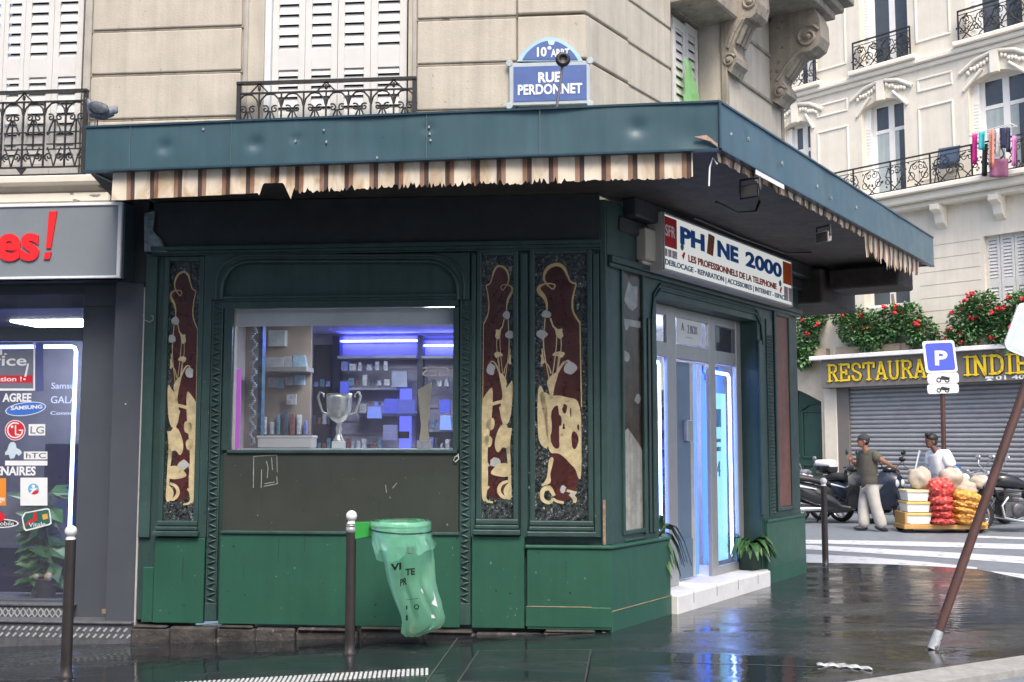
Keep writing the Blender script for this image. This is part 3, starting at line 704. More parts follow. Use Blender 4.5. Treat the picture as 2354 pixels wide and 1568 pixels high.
# right pier with carved strip and brown panel
b = B(); b.box(R, du1 + .05, eu1, .02, TOPZ, -.30, 0); part('pier', GD, b, bev=.006)
pu = R.uv(1764, 1250)[0]; pz = R.uv(1800, 1194, .04)[1]
b = B(); b.box(R, du1 + .06, eu1 + .03, -.04, pz, -.02, .045); b.box(R, eu1, eu1 + .03, -.04, pz, -.3, -.02); part('kick_board', GK, b, bev=.006)
b = B(); b.box(R, du1 + .06, eu1 + .04, .17, .176, .045, .049); b.box(R, du1 + .055, eu1 + .04, pz, pz + .03, -.02, .06); part('kick_rail', GK, b, bev=.004)
bu0, bu1, bz0, bz1 = R.rect(1783, 730, 1812, 1164, 0)
b = B(); b.box(R, bu0, bu1, bz0, bz1, 0, .012); part('brown_panel', mat('faded_brown_board', (.20, .085, .062), rough=.5, var=.2, scale=5, streak=.3), b, bev=.006)
b = B(); w_ = .05
for a in ((bu0 - w_, bu0, bz0 - w_, bz1 + w_), (bu1, bu1 + w_, bz0 - w_, bz1 + w_), (bu0, bu1, bz1, bz1 + w_), (bu0, bu1, bz0 - w_, bz0)): b.box(R, a[0], a[1], a[2], a[3], 0, .03)
part('pilaster_frame', GD, b, bev=.008)
cu0, cu1 = R.uv(1763, 950)[0], R.uv(1776, 950)[0]
b = B(); b.box(R, cu0, cu1, pz + .05, DZ + .05, 0, .012)
for i in range(52):
    zz = pz + .08 + i * .04
    if zz > DZ: break
    b.tube([R.pt(cu0 + .02, zz, .012), R.pt((cu0 + cu1) / 2, zz + .012, .03), R.pt(cu1 - .02, zz, .012)], [.008, .013, .008], 5)
part('carved_strip', GD, b)
# white doorstep
st = R.uv(1652, 1334, .2)[1]
sA, sB = R.uv(1536, 1402, .12)[0], R.uv(1772, 1330, .12)[0]
STZ = .165
b = B(); b.box(R, ru1 + .005, du1 + .055, -.05, STZ, -REC - 1.0, .05); b.box(R, ru1 + .005, sB - .0, -.05, STZ + .003, .0, .115)
part('doorstep', mat('worn_white_stone', (.72, .71, .69), rough=.5, var=.08, scale=6, bump=.15, bscale=30, dirt=((.34, .32, .30), .69, 14)), b, bev=.01)
b = B()
for i in range(4): 
    uu = ru1 + .35 + i * .55; b.box(R, uu, uu + .006, STZ - .1, STZ + .004, .112, .117)
part('step_cracks', BLK, b)
# aluminium door set
F = -REC
mz = lambda x, y: R.uv(x, y, F)[1]
mu = lambda x: R.uv(x, 1000, F)[0]
zt0, zt1 = mz(1625, 822), mz(1625, 800)      # transom rail
ztop = DZ
MU = [mu(1513), mu(1532), mu(1552), mu(1629), mu(1643), mu(1691), mu(1702)]
MU[0] = du0; MU[6] = du1
b = B()
for a in ((MU[0], MU[0] + .03, STZ, ztop), (MU[1], MU[2], STZ, ztop), (MU[3], MU[4], STZ, ztop), (MU[5], MU[6], STZ, ztop)): b.box(R, a[0], a[1], a[2], a[3], F - .03, F + .02)
for k in (0, 2, 4): 
    a0 = MU[k] + (.03 if k == 0 else 0); b.box(R, a0, MU[k + 1], zt0 - .06, zt0 + .09, F - .03, F + .018); b.box(R, a0, MU[k + 1], ztop - .10, ztop - .0, F - .03, F + .018)
b.box(R, MU[4], MU[5], STZ, STZ + .09, F - .03, F + .018); b.box(R, MU[0] + .03, MU[1], STZ, STZ + .10, F - .03, F + .018)
df = part('door_frame', ALU, b, bev=.006)
for a in ((MU[0] + .03, MU[1], STZ + .1, zt0 - .06), (MU[4], MU[5], STZ + .09, zt0 - .06)):
    b = B(); b.box(R, a[0], a[1], a[2], a[3], F - .012, F - .006); part('sidelight_pane', GLASS, b)
for k in (0, 2, 4):
    b = B(); b.box(R, MU[k] + (.03 if k == 0 else 0), MU[k + 1], zt0 + .09, ztop - .10, F - .012, F - .006); part('transom_pane', GLASS, b)
# neon outlines inside the sidelights
b = B(); x_ = MU[1] - .05; b.tube([R.pt(MU[0] + .03, zt0 - .11, F - .05), R.pt(x_ - .03, zt0 - .11, F - .05), R.pt(x_, zt0 - .14, F - .05), R.pt(x_, STZ + .15, F - .05)], .016, 8)
part('neon_tube', NEON, b)
b = B(); x_ = MU[5] - .05; b.tube([R.pt(MU[4] + .01, zt0 - .14, F - .05), R.pt(x_ - .04, zt0 - .15, F - .05), R.pt(x_, zt0 - .19, F - .05), R.pt(x_, STZ + .15, F - .05)], .018, 8)
part('neon_tube', NEON, b)
# sliding leaf standing half open
d0, d1 = mu(1577), mu(1606)
b = B(); b.box(R, d0, d1, STZ + .02, zt0 - .07, F - .14, F - .10); b.box(R, d0 - .02, d0 + .02, STZ + .02, zt0 - .07, F - .15, F - .09)
b.box(R, d0, d1, STZ + .02, STZ + .42, F - .10, F - .085)
leafp = part('sliding_door', mat('grey_blue_door', (.12, .17, .22), rough=.4, var=.06), b, bev=.004)
b = B(); hz = mz(1592, 990); b.box(R, (d0 + d1) / 2 - .02, (d0 + d1) / 2 + .12, hz - .11, hz + .11, F - .10, F - .05); b.build('handle', ALU, leafp, bev=.008)
b = B(); b.box(R, d1 + .005, d1 + .09, STZ + .02, zt0 - .07, F - .13, F - .10); b.build('edge_strip', mat('beige_edge', (.48, .44, .36), rough=.5), leafp)
b = B(); b.box(R, mu(1613), mu(1624), STZ + .02, zt0 - .07, F - .16, F - .11); part('blue_strip', emit('blue_lit_strip', (.09, .20, .75), .85), b)

# ---------------------------------------------------------------- inside of the phone shop
IN = thing('shop_interior', 'grey and blue lit interior of the corner shop behind its display window', 'shop interior', L.pt(-1.5, .1, -2))
IW = mat('interior_wall', (.46, .43, .45), rough=.8, var=.1)
ID = mat('interior_dark', (.055, .045, .06), rough=.7, var=.3)
IB = mat('beige_divider', (.36, .28, .22), rough=.7, var=.1)
LB = -3.7
b = B(); b.box(L, -4.05, 1.7, .1, 3.0, LB - .1, LB); b.box(L, -4.12, -4.05, .1, 3.0, LB, -.2); part('back_wall', IW, b, IN)
RM = [(-4.05, -.2), (-.22, -.2), (1.68, LB), (-4.05, LB)]
b = B(); b.add([L.pt(u, z_, n) for z_ in (.06, .12) for u, n in RM], [(0, 1, 2, 3), (4, 5, 6, 7)]); part('floor', mat('interior_floor', (.35, .34, .33), rough=.35), b, IN)
cz = 2.92
b = B(); b.add([L.pt(u, z_, n) for z_ in (cz, cz + .06) for u, n in RM], [(0, 1, 2, 3), (4, 5, 6, 7)]); part('ceiling', mat('ceiling_white', (.62, .61, .62), rough=.8, var=.05), b, IN)
def dq(x0, y0, x1, y1, n):          # interior rectangle seen through the window at depth n
    return L.rect(x0, y0, x1, y1, n)
def ip(cx, cy): return 514.7 + .3335 * cx, 588.2 + .3335 * cy
def ir(c0, r0, c1, r1, n):
    a = ip(c0, r0); c = ip(c1, r1); return L.rect(a[0], a[1], c[0], c[1], n)
for c0, c1, n in ((760, 1150, -1.6), (1390, 1640, -1.1)):
    b = B(); a0 = L.uv(ip(c0, 500)[0], 755, n)[0]; a1 = L.uv(ip(c1, 500)[0], 755, n)[0]
    b.box(L, a0, a1, cz - .012, cz - .004, n - .55, n); part('ceiling_light', LAMPW, b, IN)
# shelving wall, lit blue
b = B()
for c0, c1 in ((790, 1330), (1368, 1640)):
    u0, u1, z0, z1 = ir(c0, 555, c1, 1330, LB + .05); b.box(L, u0, u1, .2, z1, LB, LB + .05)
    zz = .4
    while zz < z1: b.box(L, u0, u1, zz, zz + .025, LB + .05, LB + .075); zz += .16
shelf = part('slat_wall', mat('lilac_slat_board', (.34, .31, .40), rough=.5, var=.1), b, IN)
b = B()
for c0, c1, r in ((790, 1330, 690), (1368, 1760, 690), (850, 1190, 905), (920, 1310, 1085), (1368, 1760, 1195)):
    u0, u1, z0, z1 = ir(c0, r, c1, r + 18, LB + .3); b.box(L, u0, u1, z0, z1, LB + .05, LB + .36)
part('shelf', mat('pale_shelf', (.45, .45, .55), rough=.4), b, IN)
b = B()
for c0, c1, r in ((795, 1325, 578), (1372, 1640, 610)):
    u0, u1, z0, z1 = ir(c0, r, c1, r + 10, LB + .18); b.box(L, u0, u1, z0, z1, LB + .1, LB + .13)
part('led_strip', emit('blue_led', (.10, .12, 1.0), 26.0), b, IN)
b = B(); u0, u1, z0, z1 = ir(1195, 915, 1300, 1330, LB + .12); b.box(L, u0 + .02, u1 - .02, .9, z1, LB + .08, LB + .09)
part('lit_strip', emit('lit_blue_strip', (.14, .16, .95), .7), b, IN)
b = B()
for c0, c1 in ((745, 792), (1330, 1368)):
    u0, u1, z0, z1 = ir(c0, 550, c1, 1330, LB + .2); b.box(L, u0, u1, .2, z1, LB, LB + .2)
part('upright', mat('navy_upright', (.02, .025, .07), rough=.4), b, IN)
b = B(); u0, u1, z0, z1 = ir(575, 600, 745, 1330, LB + .3); b.box(L, u0, u1, .2, z1, LB, LB + .04); part('dark_recess', ID, b, IN)
b = B(); u0, u1, z0, z1 = ir(60, 470, 595, 1330, -2.4); b.box(L, u0 - .4, u1, .1, cz, -2.46, -2.4); part('divider', IB, b, IN)
# goods: each a small thing of its own
GRP = 'boxed goods on the shop shelves'
def goods(name, c0, r0, c1, r1, n, m, lab, cat='box', dp=.06, grp=GRP, slope=0):
    u0, u1, z0, z1 = ir(c0, r0, c1, r1, n); b = B()
    b.poly(L, [(u0, z0), (u1, z0), (u1 - slope * (u1 - u0), z1), (u0 + slope * .5 * (u1 - u0), z1)], n - dp, n)
    b.poly(L, [(u0 + .15 * (u1 - u0), z0 + .2 * (z1 - z0)), (u0 + .6 * (u1 - u0), z0 + .2 * (z1 - z0)), (u0 + .6 * (u1 - u0), z0 + .5 * (z1 - z0)), (u0 + .15 * (u1 - u0), z0 + .5 * (z1 - z0))], n - .001, n + .004)
    return tag(b.build(name, m, bev=.004), lab, cat, grp)
PB = mat('pale_blue_pack', (.30, .42, .52), rough=.4, var=.25, scale=20); GP = mat('grey_pack', (.42, .42, .44), rough=.5, var=.25, scale=18)
BP = emit('glow_blue_pack', (.10, .13, .75), .35)  # packs given their own glow to look lit by the shelf LEDs
goods('blister_pack', 265, 700, 410, 770, -2.35, GP, 'grey carton lying first on the high shelf behind the window, beside the glittering column')
goods('blister_pack', 412, 692, 466, 768, -2.35, GP, 'upright grey carton on the high shelf behind the window, beside a pale blue carton')
goods('blister_pack', 468, 684, 570, 765, -2.35, PB, 'pale blue carton at the outer end of the high shelf behind the window', slope=.15)
b = B(); u0, u1, z0, z1 = ir(262, 770, 585, 800, -2.2); b.box(L, u0, u1, z0, z1, -2.4, -2.1); part('shelf', mat('grey_wood_shelf', (.30, .28, .26), rough=.5), b, IN)
for i, (c0, r0, c1, r1, m, lb) in enumerate(((302, 840, 358, 905, GP, 'grey hanging blister pack below the high shelf, nearest the glittering column'), (360, 842, 412, 912, PB, 'pale blue hanging blister pack below the high shelf, second from the column'), (420, 836, 476, 890, GP, 'grey hanging blister pack below the high shelf, third from the column'), (484, 822, 556, 890, PB, 'wide pale blue blister pack hanging below the high shelf end'), (430, 955, 496, 1025, GP, 'torn looking grey pack hanging alone above the white box'))):
    goods('hanging_pack', c0, r0, c1, r1, -2.34, m, lb, 'package', .03, 'packs hanging on the divider')
goods('wall_speaker', 305, 512, 420, 622, -2.3, mat('pale_speaker', (.5, .52, .53), rough=.5), 'pale square speaker box high on the divider behind the window', 'speaker', .1, None)
goods('phone_box', 1156, 795, 1262, 905, LB + .4, mat('lilac_box', (.42, .44, .6), rough=.5), 'square pale lilac box high on the slatted wall', 'box')
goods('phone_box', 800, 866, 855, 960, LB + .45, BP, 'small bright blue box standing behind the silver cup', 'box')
goods('display_screen', 1105, 985, 1192, 1085, LB + .5, emit('screen_blue', (.06, .07, .42), .7), 'blue screen on the middle shelf, next to a darker screen', 'screen', grp=None)
goods('display_screen', 1196, 990, 1312, 1085, LB + .5, emit('screen_dark', (.05, .06, .28), .9), 'dark blue wide screen on the middle shelf by the glowing strip', 'screen', grp=None)
goods('phone_box', 985, 1040, 1084, 1120, LB + .55, emit('glow_blue_box', (.20, .28, .8), .4), 'bright blue box hanging below the middle shelf', 'box', slope=.1)  # the box's own glow stands in for blue light on it
goods('phone_box', 932, 1020, 982, 1080, LB + .45, GP, 'small grey box beside the bright blue hanging box', 'box')
goods('display_screen', 1095, 1165, 1190, 1270, LB + .5, emit('screen_grey', (.20, .20, .4), .35), 'greyish lit panel low on the slatted wall', 'screen', grp=None)
goods('phone_box', 1198, 1210, 1270, 1258, LB + .5, BLK, 'small dark device lying low by the glowing strip', 'device')
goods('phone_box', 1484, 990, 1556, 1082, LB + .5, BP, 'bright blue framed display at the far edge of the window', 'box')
goods('phone_box', 1486, 1100, 1566, 1200, LB + .5, emit('glow_pale_blue', (.25, .38, .9), .45), 'pale blue glowing box on the lowest shelf at the far edge of the window', 'box', slope=.12)  # self-glow in place of light falling on the box
rg_ = random.Random(31); gi = 0
GC4 = [mat('goods_%d' % i_, c_, rough=.4, var=.4, scale=24) for i_, c_ in enumerate(((.50, .52, .62), (.10, .11, .16), (.22, .26, .62), (.62, .62, .66), (.30, .12, .10), (.16, .30, .40)))]
for (cA, cB, rB, nn_) in ((800, 1150, 895, 7), (1375, 1560, 900, 4), (925, 1180, 1080, 5), (800, 1090, 1325, 8), (1375, 1560, 1185, 4), (610, 740, 1160, 4), (610, 735, 1325, 4), (1375, 1560, 1325, 5), (800, 1150, 790, 6), (615, 735, 900, 3), (265, 590, 1230, 7)):
    n_ = LB + .42 if cA > 600 else -2.33
    for i_ in range(nn_):
        a_ = cA + (cB - cA) * (i_ + .1) / nn_; w_ = (cB - cA) / nn_ * rg_.uniform(.4, .8); h_ = rg_.uniform(28, 75) * (2.2 if cA == 265 else 1)
        u0, u1, z0, z1 = ir(a_, rB - h_, a_ + w_, rB, n_); b = B(); sl_ = rg_.uniform(-.1, .15) * (u1 - u0)
        b.poly(L, [(u0, z0), (u1, z0), (u1 - sl_, z1), (u0 + sl_, z1)], n_ - rg_.uniform(.02, .08), n_); b.box(L, u0 + (u1 - u0) * .2, u1 - (u1 - u0) * .2, z0 + (z1 - z0) * .55, z0 + (z1 - z0) * .8, n_ - .01, n_ + .003)
        tag(b.build('shop_goods', GC4[rg_.randrange(6)], bev=.003), 'small packet among the rows of goods on the shelves behind the window', 'package', 'small goods behind the shop window'); gi += 1
# column, magenta banner, counter behind the glass
u0, u1, z0, z1 = ir(208, 488, 260, 1300, -1.1)
GC = tag(B().box(L, (u0 + u1) / 2, u1, .12, cz, -1.2, -1.1).build('glitter_column', mat('blue_column', (.10, .19, .27), rough=.3, var=.5, scale=14)), 'blue glittering column standing inside the shop window', 'column')
b = B(); 
for i in range(60):
    zz = z0 + (z1 - z0) * i / 60; b.ell(L.pt((u0 + u1) / 2 - .04 + .02 * sin(i * .9), zz, -1.06), .02 + .01 * random.random(), .02, .012, 6, 4)
tinsel = b.build('tinsel', mat('white_tinsel', (.62, .72, .78), rough=.2, var=.5, scale=40, metal=.3), GC)
u0, u1, z0, z1 = ir(78, 780, 110, 1330, -.42)
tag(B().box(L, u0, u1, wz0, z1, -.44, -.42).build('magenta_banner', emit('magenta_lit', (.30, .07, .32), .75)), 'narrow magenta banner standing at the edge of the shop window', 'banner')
b = B(); b.box(L, wu0 + .02, wu1 - .02, wz0 - .03, wz0 + .012, -.62, -.15); part('window_shelf', mat('white_shelf', (.55, .55, .56), rough=.4), b, IN)
u0, u1, z0, z1 = ir(233, 1238, 610, 1335, -.35)
b = B(); b.box(L, u0, u1, wz0 + .013, z1, -.5, -.33); b.box(L, u0 - .01, u1 + .01, z1 - .03, z1, -.51, -.32)
tag(b.build('storage_box', mat('off_white_box', (.62, .60, .56), rough=.6, var=.05), bev=.012), 'long low off-white box lying on the window shelf', 'box')
# trophy cup
SIL = mat('silver_cup', (.82, .80, .70), rough=.22, metal=.6, var=.15, scale=30)
c = L.pt(L.uv(778, 1033, -.28)[0], 0, -.28); zb = wz0 + .013
tu = L.uv(778, 905, -.28)[1]; hh = tu - zb
T1 = thing('trophy_cup', 'silver two-handled trophy cup on a white base in the shop window', 'trophy', (c.x, c.y, zb))
b = B(); b.bx(-.055, .055, -.055, .055, 0, hh * .13); b.build('base', WPAINT, T1, local=True, bev=.006)
k = hh
b = B(); b.lathe((0, 0, 0), [(.05, k * .13), (.05, k * .16), (.036, k * .2), (.022, k * .28), (.03, k * .36), (.02, k * .45), (.028, k * .47), (.07, k * .52), (.10, k * .60), (.112, k * .72), (.116, k * .9), (.122, k), (.112, k), (.105, k * .75), (.04, k * .56)], 20); b.build('cup', SIL, T1, local=True)
for s in (-1, 1):
    b = B(); b.tube([(s * .10, 0, k * .62), (s * .15, 0, k * .66), (s * .175, 0, k * .80), (s * .195, 0, k * .95), (s * .175, 0, k * 1.03), (s * .145, 0, k * 1.0), (s * .14, 0, k * .93)], [.008, .01, .011, .012, .011, .009, .006], 8); b.build('handle', SIL, T1, local=True)
c = L.pt(L.uv(975, 1028, -.28)[0], 0, -.28); hh = L.uv(975, 878, -.28)[1] - zb
T2 = thing('trophy_award', 'tall slanted gold award on a grey base in the shop window', 'trophy', (c.x, c.y, zb))
b = B(); b.bx(-.065, .065, -.05, .05, 0, hh * .12); b.build('base', mat('grey_marble', (.42, .42, .44), rough=.3, var=.3, scale=15), T2, local=True, bev=.005)
b = B(); b.loft([[(x * w_, y * .03, z_ * hh + (x > 0) * dz) for x, y in ((-1, -1), (1, -1), (1, 1), (-1, 1))] for w_, z_, dz in ((.045, .12, 0), (.032, .28, 0), (.03, .36, 0), (.04, .5, 0), (.062, .88, .07))], smooth=False); b.build('blade', mat('champagne_gold', (.78, .66, .44), rough=.3, metal=.3, var=.15), T2, local=True, bev=.003)
# lettering seen from behind on the far glass
b = B(); u0, u1, z0, z1 = ir(1366, 765, 1640, 828, LB + .5); text(b, L, 'AGES', u0, u1, z0, z1, LB + .5, mirror=True, bold=.01)
tag(b.build('window_lettering', mat('tan_letter', (.40, .30, .25), rough=.5)), 'mirror-written AGES lettering at the far edge of the shop window', 'lettering')
# blind and glass
b = B(); u0, u1, z0, z1 = L.rect(533, 708, 1040, 748, -.10)
b.box(L, wu0, wu1, z0, z0 + .02, -.125, -.095); b.box(L, wu0, wu1, z0 + .02, wz1, -.115, -.105); b.box(L, wu0, wu1, (z0 + z1) / 2 + .03, (z0 + z1) / 2 + .038, -.105, -.10)
part('roller_blind', mat('cream_blind', (.80, .79, .73), rough=.6, var=.06, scale=5), b)
b = B(); lbox(b, 531, 708, 537, 1035, -.12, -.05); part('reveal', CREAM, b)
b = B(); b.box(L, wu0 - .01, wu1 + .01, wz0 - .01, wz1 + .01, -.05, -.044); part('window_pane', GLASS, b)
# behind the door: yellow poster, posters in the sidelight, dark displays
u0, u1, z0, z1 = R.uv(1553, 1000, F - .8)[0], R.uv(1580, 1000, F - .8)[0], R.uv(1566, 948, F - .8)[1], R.uv(1566, 850, F - .8)[1]
P1 = tag(B().box(R, u0 - .2, u1 + .05, z0, z1, F - .82, F - .8).build('yellow_poster', mat('yellow_poster', (.75, .48, .12), rough=.5, var=.1)), 'yellow poster hanging inside the open shop door', 'poster')
b = B(); text(b, R, 'VA', u0 + .0, u1 + .05, (z0 + z1) / 2, z1 - .08, F - .798, bold=.01); b.build('lettering', BLK, P1)
b = B(); 
for i in range(9):
    zz = STZ + .15 + i * .22; b.box(R, u0 - .3, u1 - .02, zz, zz + rnd.uniform(.06, .17), F - 1.0, F - .9 + rnd.uniform(0, .05))
tag(b.build('goods_rack', ID), 'dark rack of goods just inside the shop door', 'rack')
u0, u1 = MU[4], MU[5] - .03
zA, zB = R.uv(1660, 1290, F - .09)[1], R.uv(1660, 905, F - .09)[1]
P2 = tag(B().box(R, u0, u1 - .04, STZ + .12, zB, F - .10, F - .09).build('window_poster', emit('glow_aqua_poster', (.26, .58, .78), .8)), 'pale aqua poster with a price in the door sidelight', 'poster')  # poster given its own glow to look brightly lit
b = B(); zz = R.uv(1657, 1095, F - .09)[1]; text(b, R, '14', u0 + .17, u0 + .33, zz, zz + .17, F - .087); text(b, R, 'FORFAIT', u0 + .16, u0 + .36, zz + .38, zz + .42, F - .087); text(b, R, 'MOBILE', u0 + .16, u0 + .36, zz + .28, zz + .33, F - .087)
b.box(R, u0 + .14, u0 + .38, zz + .55, zz + .75, F - .0895, F - .0885); b.build('lettering', mat('poster_green', (.03, .20, .18), rough=.5), P2)
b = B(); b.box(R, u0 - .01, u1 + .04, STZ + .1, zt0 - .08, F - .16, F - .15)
P3 = tag(b.build('glow_blue_board', emit('glow_blue_board', (.06, .14, .70), 1.1)), 'deep blue backing board behind the door sidelight', 'board')  # board given its own glow to brighten the blue doorway
b = B(); zz = R.uv(1660, 866, F - .145)[1]; text(b, R, 'UNG', u0 + .02, u1 - .12, zz, zz + .10, F - .147, bold=.02); b.build('lettering', mat('navy_letter', (.01, .02, .12), rough=.5), P3)
b = B(); zz = R.uv(1668, 990, F - .13)[1]; b.poly(R, [(u0 + .18, zz), (u0 + .34, zz + .55), (u0 + .3, zz + .62), (u0 + .08, zz + .62), (u0 + .07, zz + .56), (u0 + .22, zz + .54)], F - .145, F - .125); b.build('phone_picture', mat('navy_phone', (.02, .025, .08), rough=.3), P3)
b = B(); zz = (zt0 + ztop) / 2 + .02; a0, a1 = mu(1558), mu(1615); b.box(R, a0, a1, zz - .14, zz + .15, F + .0, F + .006)
P4 = tag(b.build('paper_notice', mat('white_paper', (.66, .66, .64), rough=.7, var=.04)), 'white paper notice taped above the shop door', 'notice')
b = B(); text(b, R, 'A', a0 + .1, a0 + .16, zz - .01, zz + .07, F + .007); text(b, R, '2 BOX', a0 + .25, a1 - .12, zz - .03, zz + .06, F + .007); b.box(R, a0 + .2, a1 - .25, zz - .075, zz - .07, F + .006, F + .009); b.build('lettering', mat('grey_ink', (.2, .2, .22), rough=.6), P4)
b = B(); b.box(R, MU[4] + .1, MU[5], zt0 + .1, ztop - .1, F - .06, F - .03); tag(b.build('dark_shutter_box', BLK), 'black box filling the pane above the door sidelight', 'box')
b = B(); b.box(R, du0 - .4, du1 + .3, .1, 3.0, -1.75, -1.7); part('door_back_wall', IW, b, IN)
b = B(); b.box(R, MU[2] + .02, MU[3] - .02, ztop - .35, ztop - .33, F - 1.2, F - .7); part('ceiling_light', LAMPW, b, IN)

# potted plants on the doorstep
LEAF = mat('dark_leaf', (.045, .125, .032), rough=.4, var=.5, scale=9)
LEAFB = mat('bright_leaf', (.07, .17, .035), rough=.4, var=.4, scale=9)
def straplant(loc, lab, n, ln, rn, pot=True, h0=.2):
    t = thing('potted_plant', lab, 'plant', loc)
    b = B(); b.lathe((0, 0, 0), [(.02, 0), (.12, 0), (.155, .22), (.165, .22), (.165, .26), (.14, .26), (.13, .22)], 16); b.build('pot', mat('dark_green_pot', (.02, .05, .04), rough=.5), t, local=True)
    b = B()
    for i in range(n):
        a = rn.uniform(0, 2 * pi); l = ln * rn.uniform(.6, 1.1); up = rn.uniform(.5, 1.9); w_ = .05 * rn.uniform(.7, 1.2)
        o = V((cos(a) * .03, sin(a) * .03, .24)); d = V((cos(a), sin(a), 0)); s_ = V((-sin(a), cos(a), 0)); pr = []
        for k in range(6):
            t_ = k / 5; p = o + d * l * t_ * .85 + V((0, 0, l * (up * t_ - (up * .8 + .5) * t_ * t_)))
            ww = w_ * (sin(pi * min(1, t_ * .85 + .15)) ** .7) * (1 - t_ * .25) if k < 5 else .003
            pr.append((p - s_ * ww, p + V((0, 0, -.012)), p + s_ * ww))
        for k in range(5):
            A_, C_ = pr[k], pr[k + 1]; b.add([*A_, *C_], [(0, 1, 4, 3), (1, 2, 5, 4)], True)
    b.build('leaves', LEAF if rn.random() < 2 else LEAFB, t, local=True)
    return t
pp = R.pt(R.uv(1722, 1200, -.12)[0], STZ + .004, -.13)
straplant(pp, 'leafy potted plant at the far end of the white doorstep', 70, .36, random.Random(2))
pp = R.pt(du0 + .17, STZ + .004, -.19)
tq = straplant(pp, 'spiky potted plant inside the recess at the near side of the shop door', 34, .46, random.Random(9)); tq.scale = (1, 1, 1.6)

# ---------------------------------------------------------------- signboard over the door
SN = .21
su0, su1 = R.uv(1525, 560, SN)[0], R.uv(1820, 650, SN)[0]
sz0, sz1 = R.uv(1525, 620, SN)[1], R.uv(1525, 487, SN)[1]
SG = thing('shop_sign', 'long white lightbox sign with big blue lettering above the corner door', 'sign', R.pt((su0 + su1) / 2, sz0, .1))
b = B(); b.box(R, su0 - .004, su1 + .004, sz0 - .004, sz1 + .004, .035, SN - .008); b.build('casing', mat('warm_grey_casing', (.42, .40, .37), rough=.5, var=.08), SG, bev=.006)
b = B(); w_ = .018
for a in ((su0, su1, sz1 - w_, sz1), (su0, su1, sz0, sz0 + w_), (su0, su0 + w_, sz0 + w_, sz1 - w_), (su1 - w_, su1, sz0 + w_, sz1 - w_)): b.box(R, a[0], a[1], a[2], a[3], SN - .02, SN + .006)
b.build('frame', ALU, SG, bev=.003)
b = B(); b.box(R, su0 + .01, su1 - .01, sz0 + .01, sz1 - .01, SN - .03, SN - .004); b.build('face', emit('lit_white_face', (.74, .76, .73), .30), SG)
sh = sz1 - sz0
sU = lambda cx: R.uv(1397 + .3334 * cx, 620, SN)[0]
sZ = lambda t: sz0 + sh * t
b = B(); b.box(R, su0 + .02, sU(478), sZ(.42), sZ(.94), SN - .003, SN); b.build('red_square', mat('sign_red', (.50, .012, .018), rough=.35, var=.08), SG)
b = B(); text(b, R, 'SFR', sU(399), sU(466), sZ(.60), sZ(.80), SN, bold=.012, depth=.002); b.build('logo_lettering', WPAINT, SG)
b = B(); z0, z1 = sZ(.55), sZ(.86)
text(b, R, 'PH', sU(502), sU(668), z0, z1, SN, bold=.045, depth=.003); text(b, R, 'NE', sU(758), sU(900), z0, z1, SN, bold=.045, depth=.003); text(b, R, '2000', sU(950), sU(1197), z0, z1, SN, bold=.035, depth=.003)
b.build('blue_lettering', mat('letter_blue', (.010, .10, .38), rough=.4), SG)
b = B(); u0, u1 = sU(684), sU(738); dx_ = (u1 - u0) * .25
b.poly(R, [(u0, sZ(.54)), (u1 - dx_, sZ(.52)), (u1, sZ(.90)), (u0 + dx_, sZ(.92))], SN - .002, SN + .003); pho = b.build('phone_emblem', mat('brown_red_emblem', (.30, .07, .04), rough=.4, var=.5, scale=20), SG)
b = B(); b.poly(R, [(u0 + dx_ * .8, sZ(.72)), (u1 - dx_ * .9, sZ(.71)), (u1 - dx_ * .3, sZ(.86)), (u0 + dx_ * 1.2, sZ(.87))], SN + .003, SN + .005); b.build('emblem_screen', mat('olive_screen', (.20, .13, .05), rough=.3, var=.4, scale=25), pho)
b = B(); text(b, R, 'LES PROFESSIONNELS DE LA TELEPHONIE', sU(556), sU(1160), sZ(.27), sZ(.40), SN, bold=.03, depth=.002); b.build('red_lettering', mat('letter_brick', (.34, .05, .035), rough=.4), SG)
b = B(); text(b, R, 'DEBLOCAGE - REPARATION | ACCESSOIRES | INTERNET - ESPACE', sU(396), sU(1222), sZ(.07), sZ(.20), SN, bold=.02, depth=.002); b.build('grey_lettering', mat('letter_steel', (.13, .17, .27), rough=.4), SG)
b = B(); b.box(R, sU(1207), su1 - .02, sZ(.46), sZ(.94), SN - .003, SN); b.build('orange_square', mat('sign_orange', (.62, .10, .02), rough=.35, var=.08), SG)
b = B()
for c0, c1 in ((392, 412), (418, 440), (446, 478)): b.box(R, sU(c0), sU(c1), sZ(.25), sZ(.38), SN - .003, SN)
for c0, c1 in ((1212, 1238), (1242, 1270)): b.box(R, sU(c0), sU(c1) - .005, sZ(.10), sZ(.40), SN - .003, SN)
b.build('small_pictures', mat('faded_picture', (.42, .33, .36), rough=.4, var=.4, scale=25), SG)
b = B()
for cc in (514, 1185):
    u_ = sU(cc); b.poly(R, blob(u_, sZ(.50) if cc < 600 else sZ(.43), .035, .035, 12, .1), SN - .002, SN + .002)
b.build('green_mark', mat('mark_green', (.05, .22, .18), rough=.4), SG)
b = B()
for cc in (522, 1188): 
    u_ = sU(cc); z_ = .34 if cc < 600 else .28; b.poly(R, [(u_ - .035, sZ(z_)), (u_ + .0, sZ(z_ - .06)), (u_ + .04, sZ(z_ + .07)), (u_ + .01, sZ(z_ + .08))], SN - .002, SN + .002)
b.build('red_mark', RED, SG)
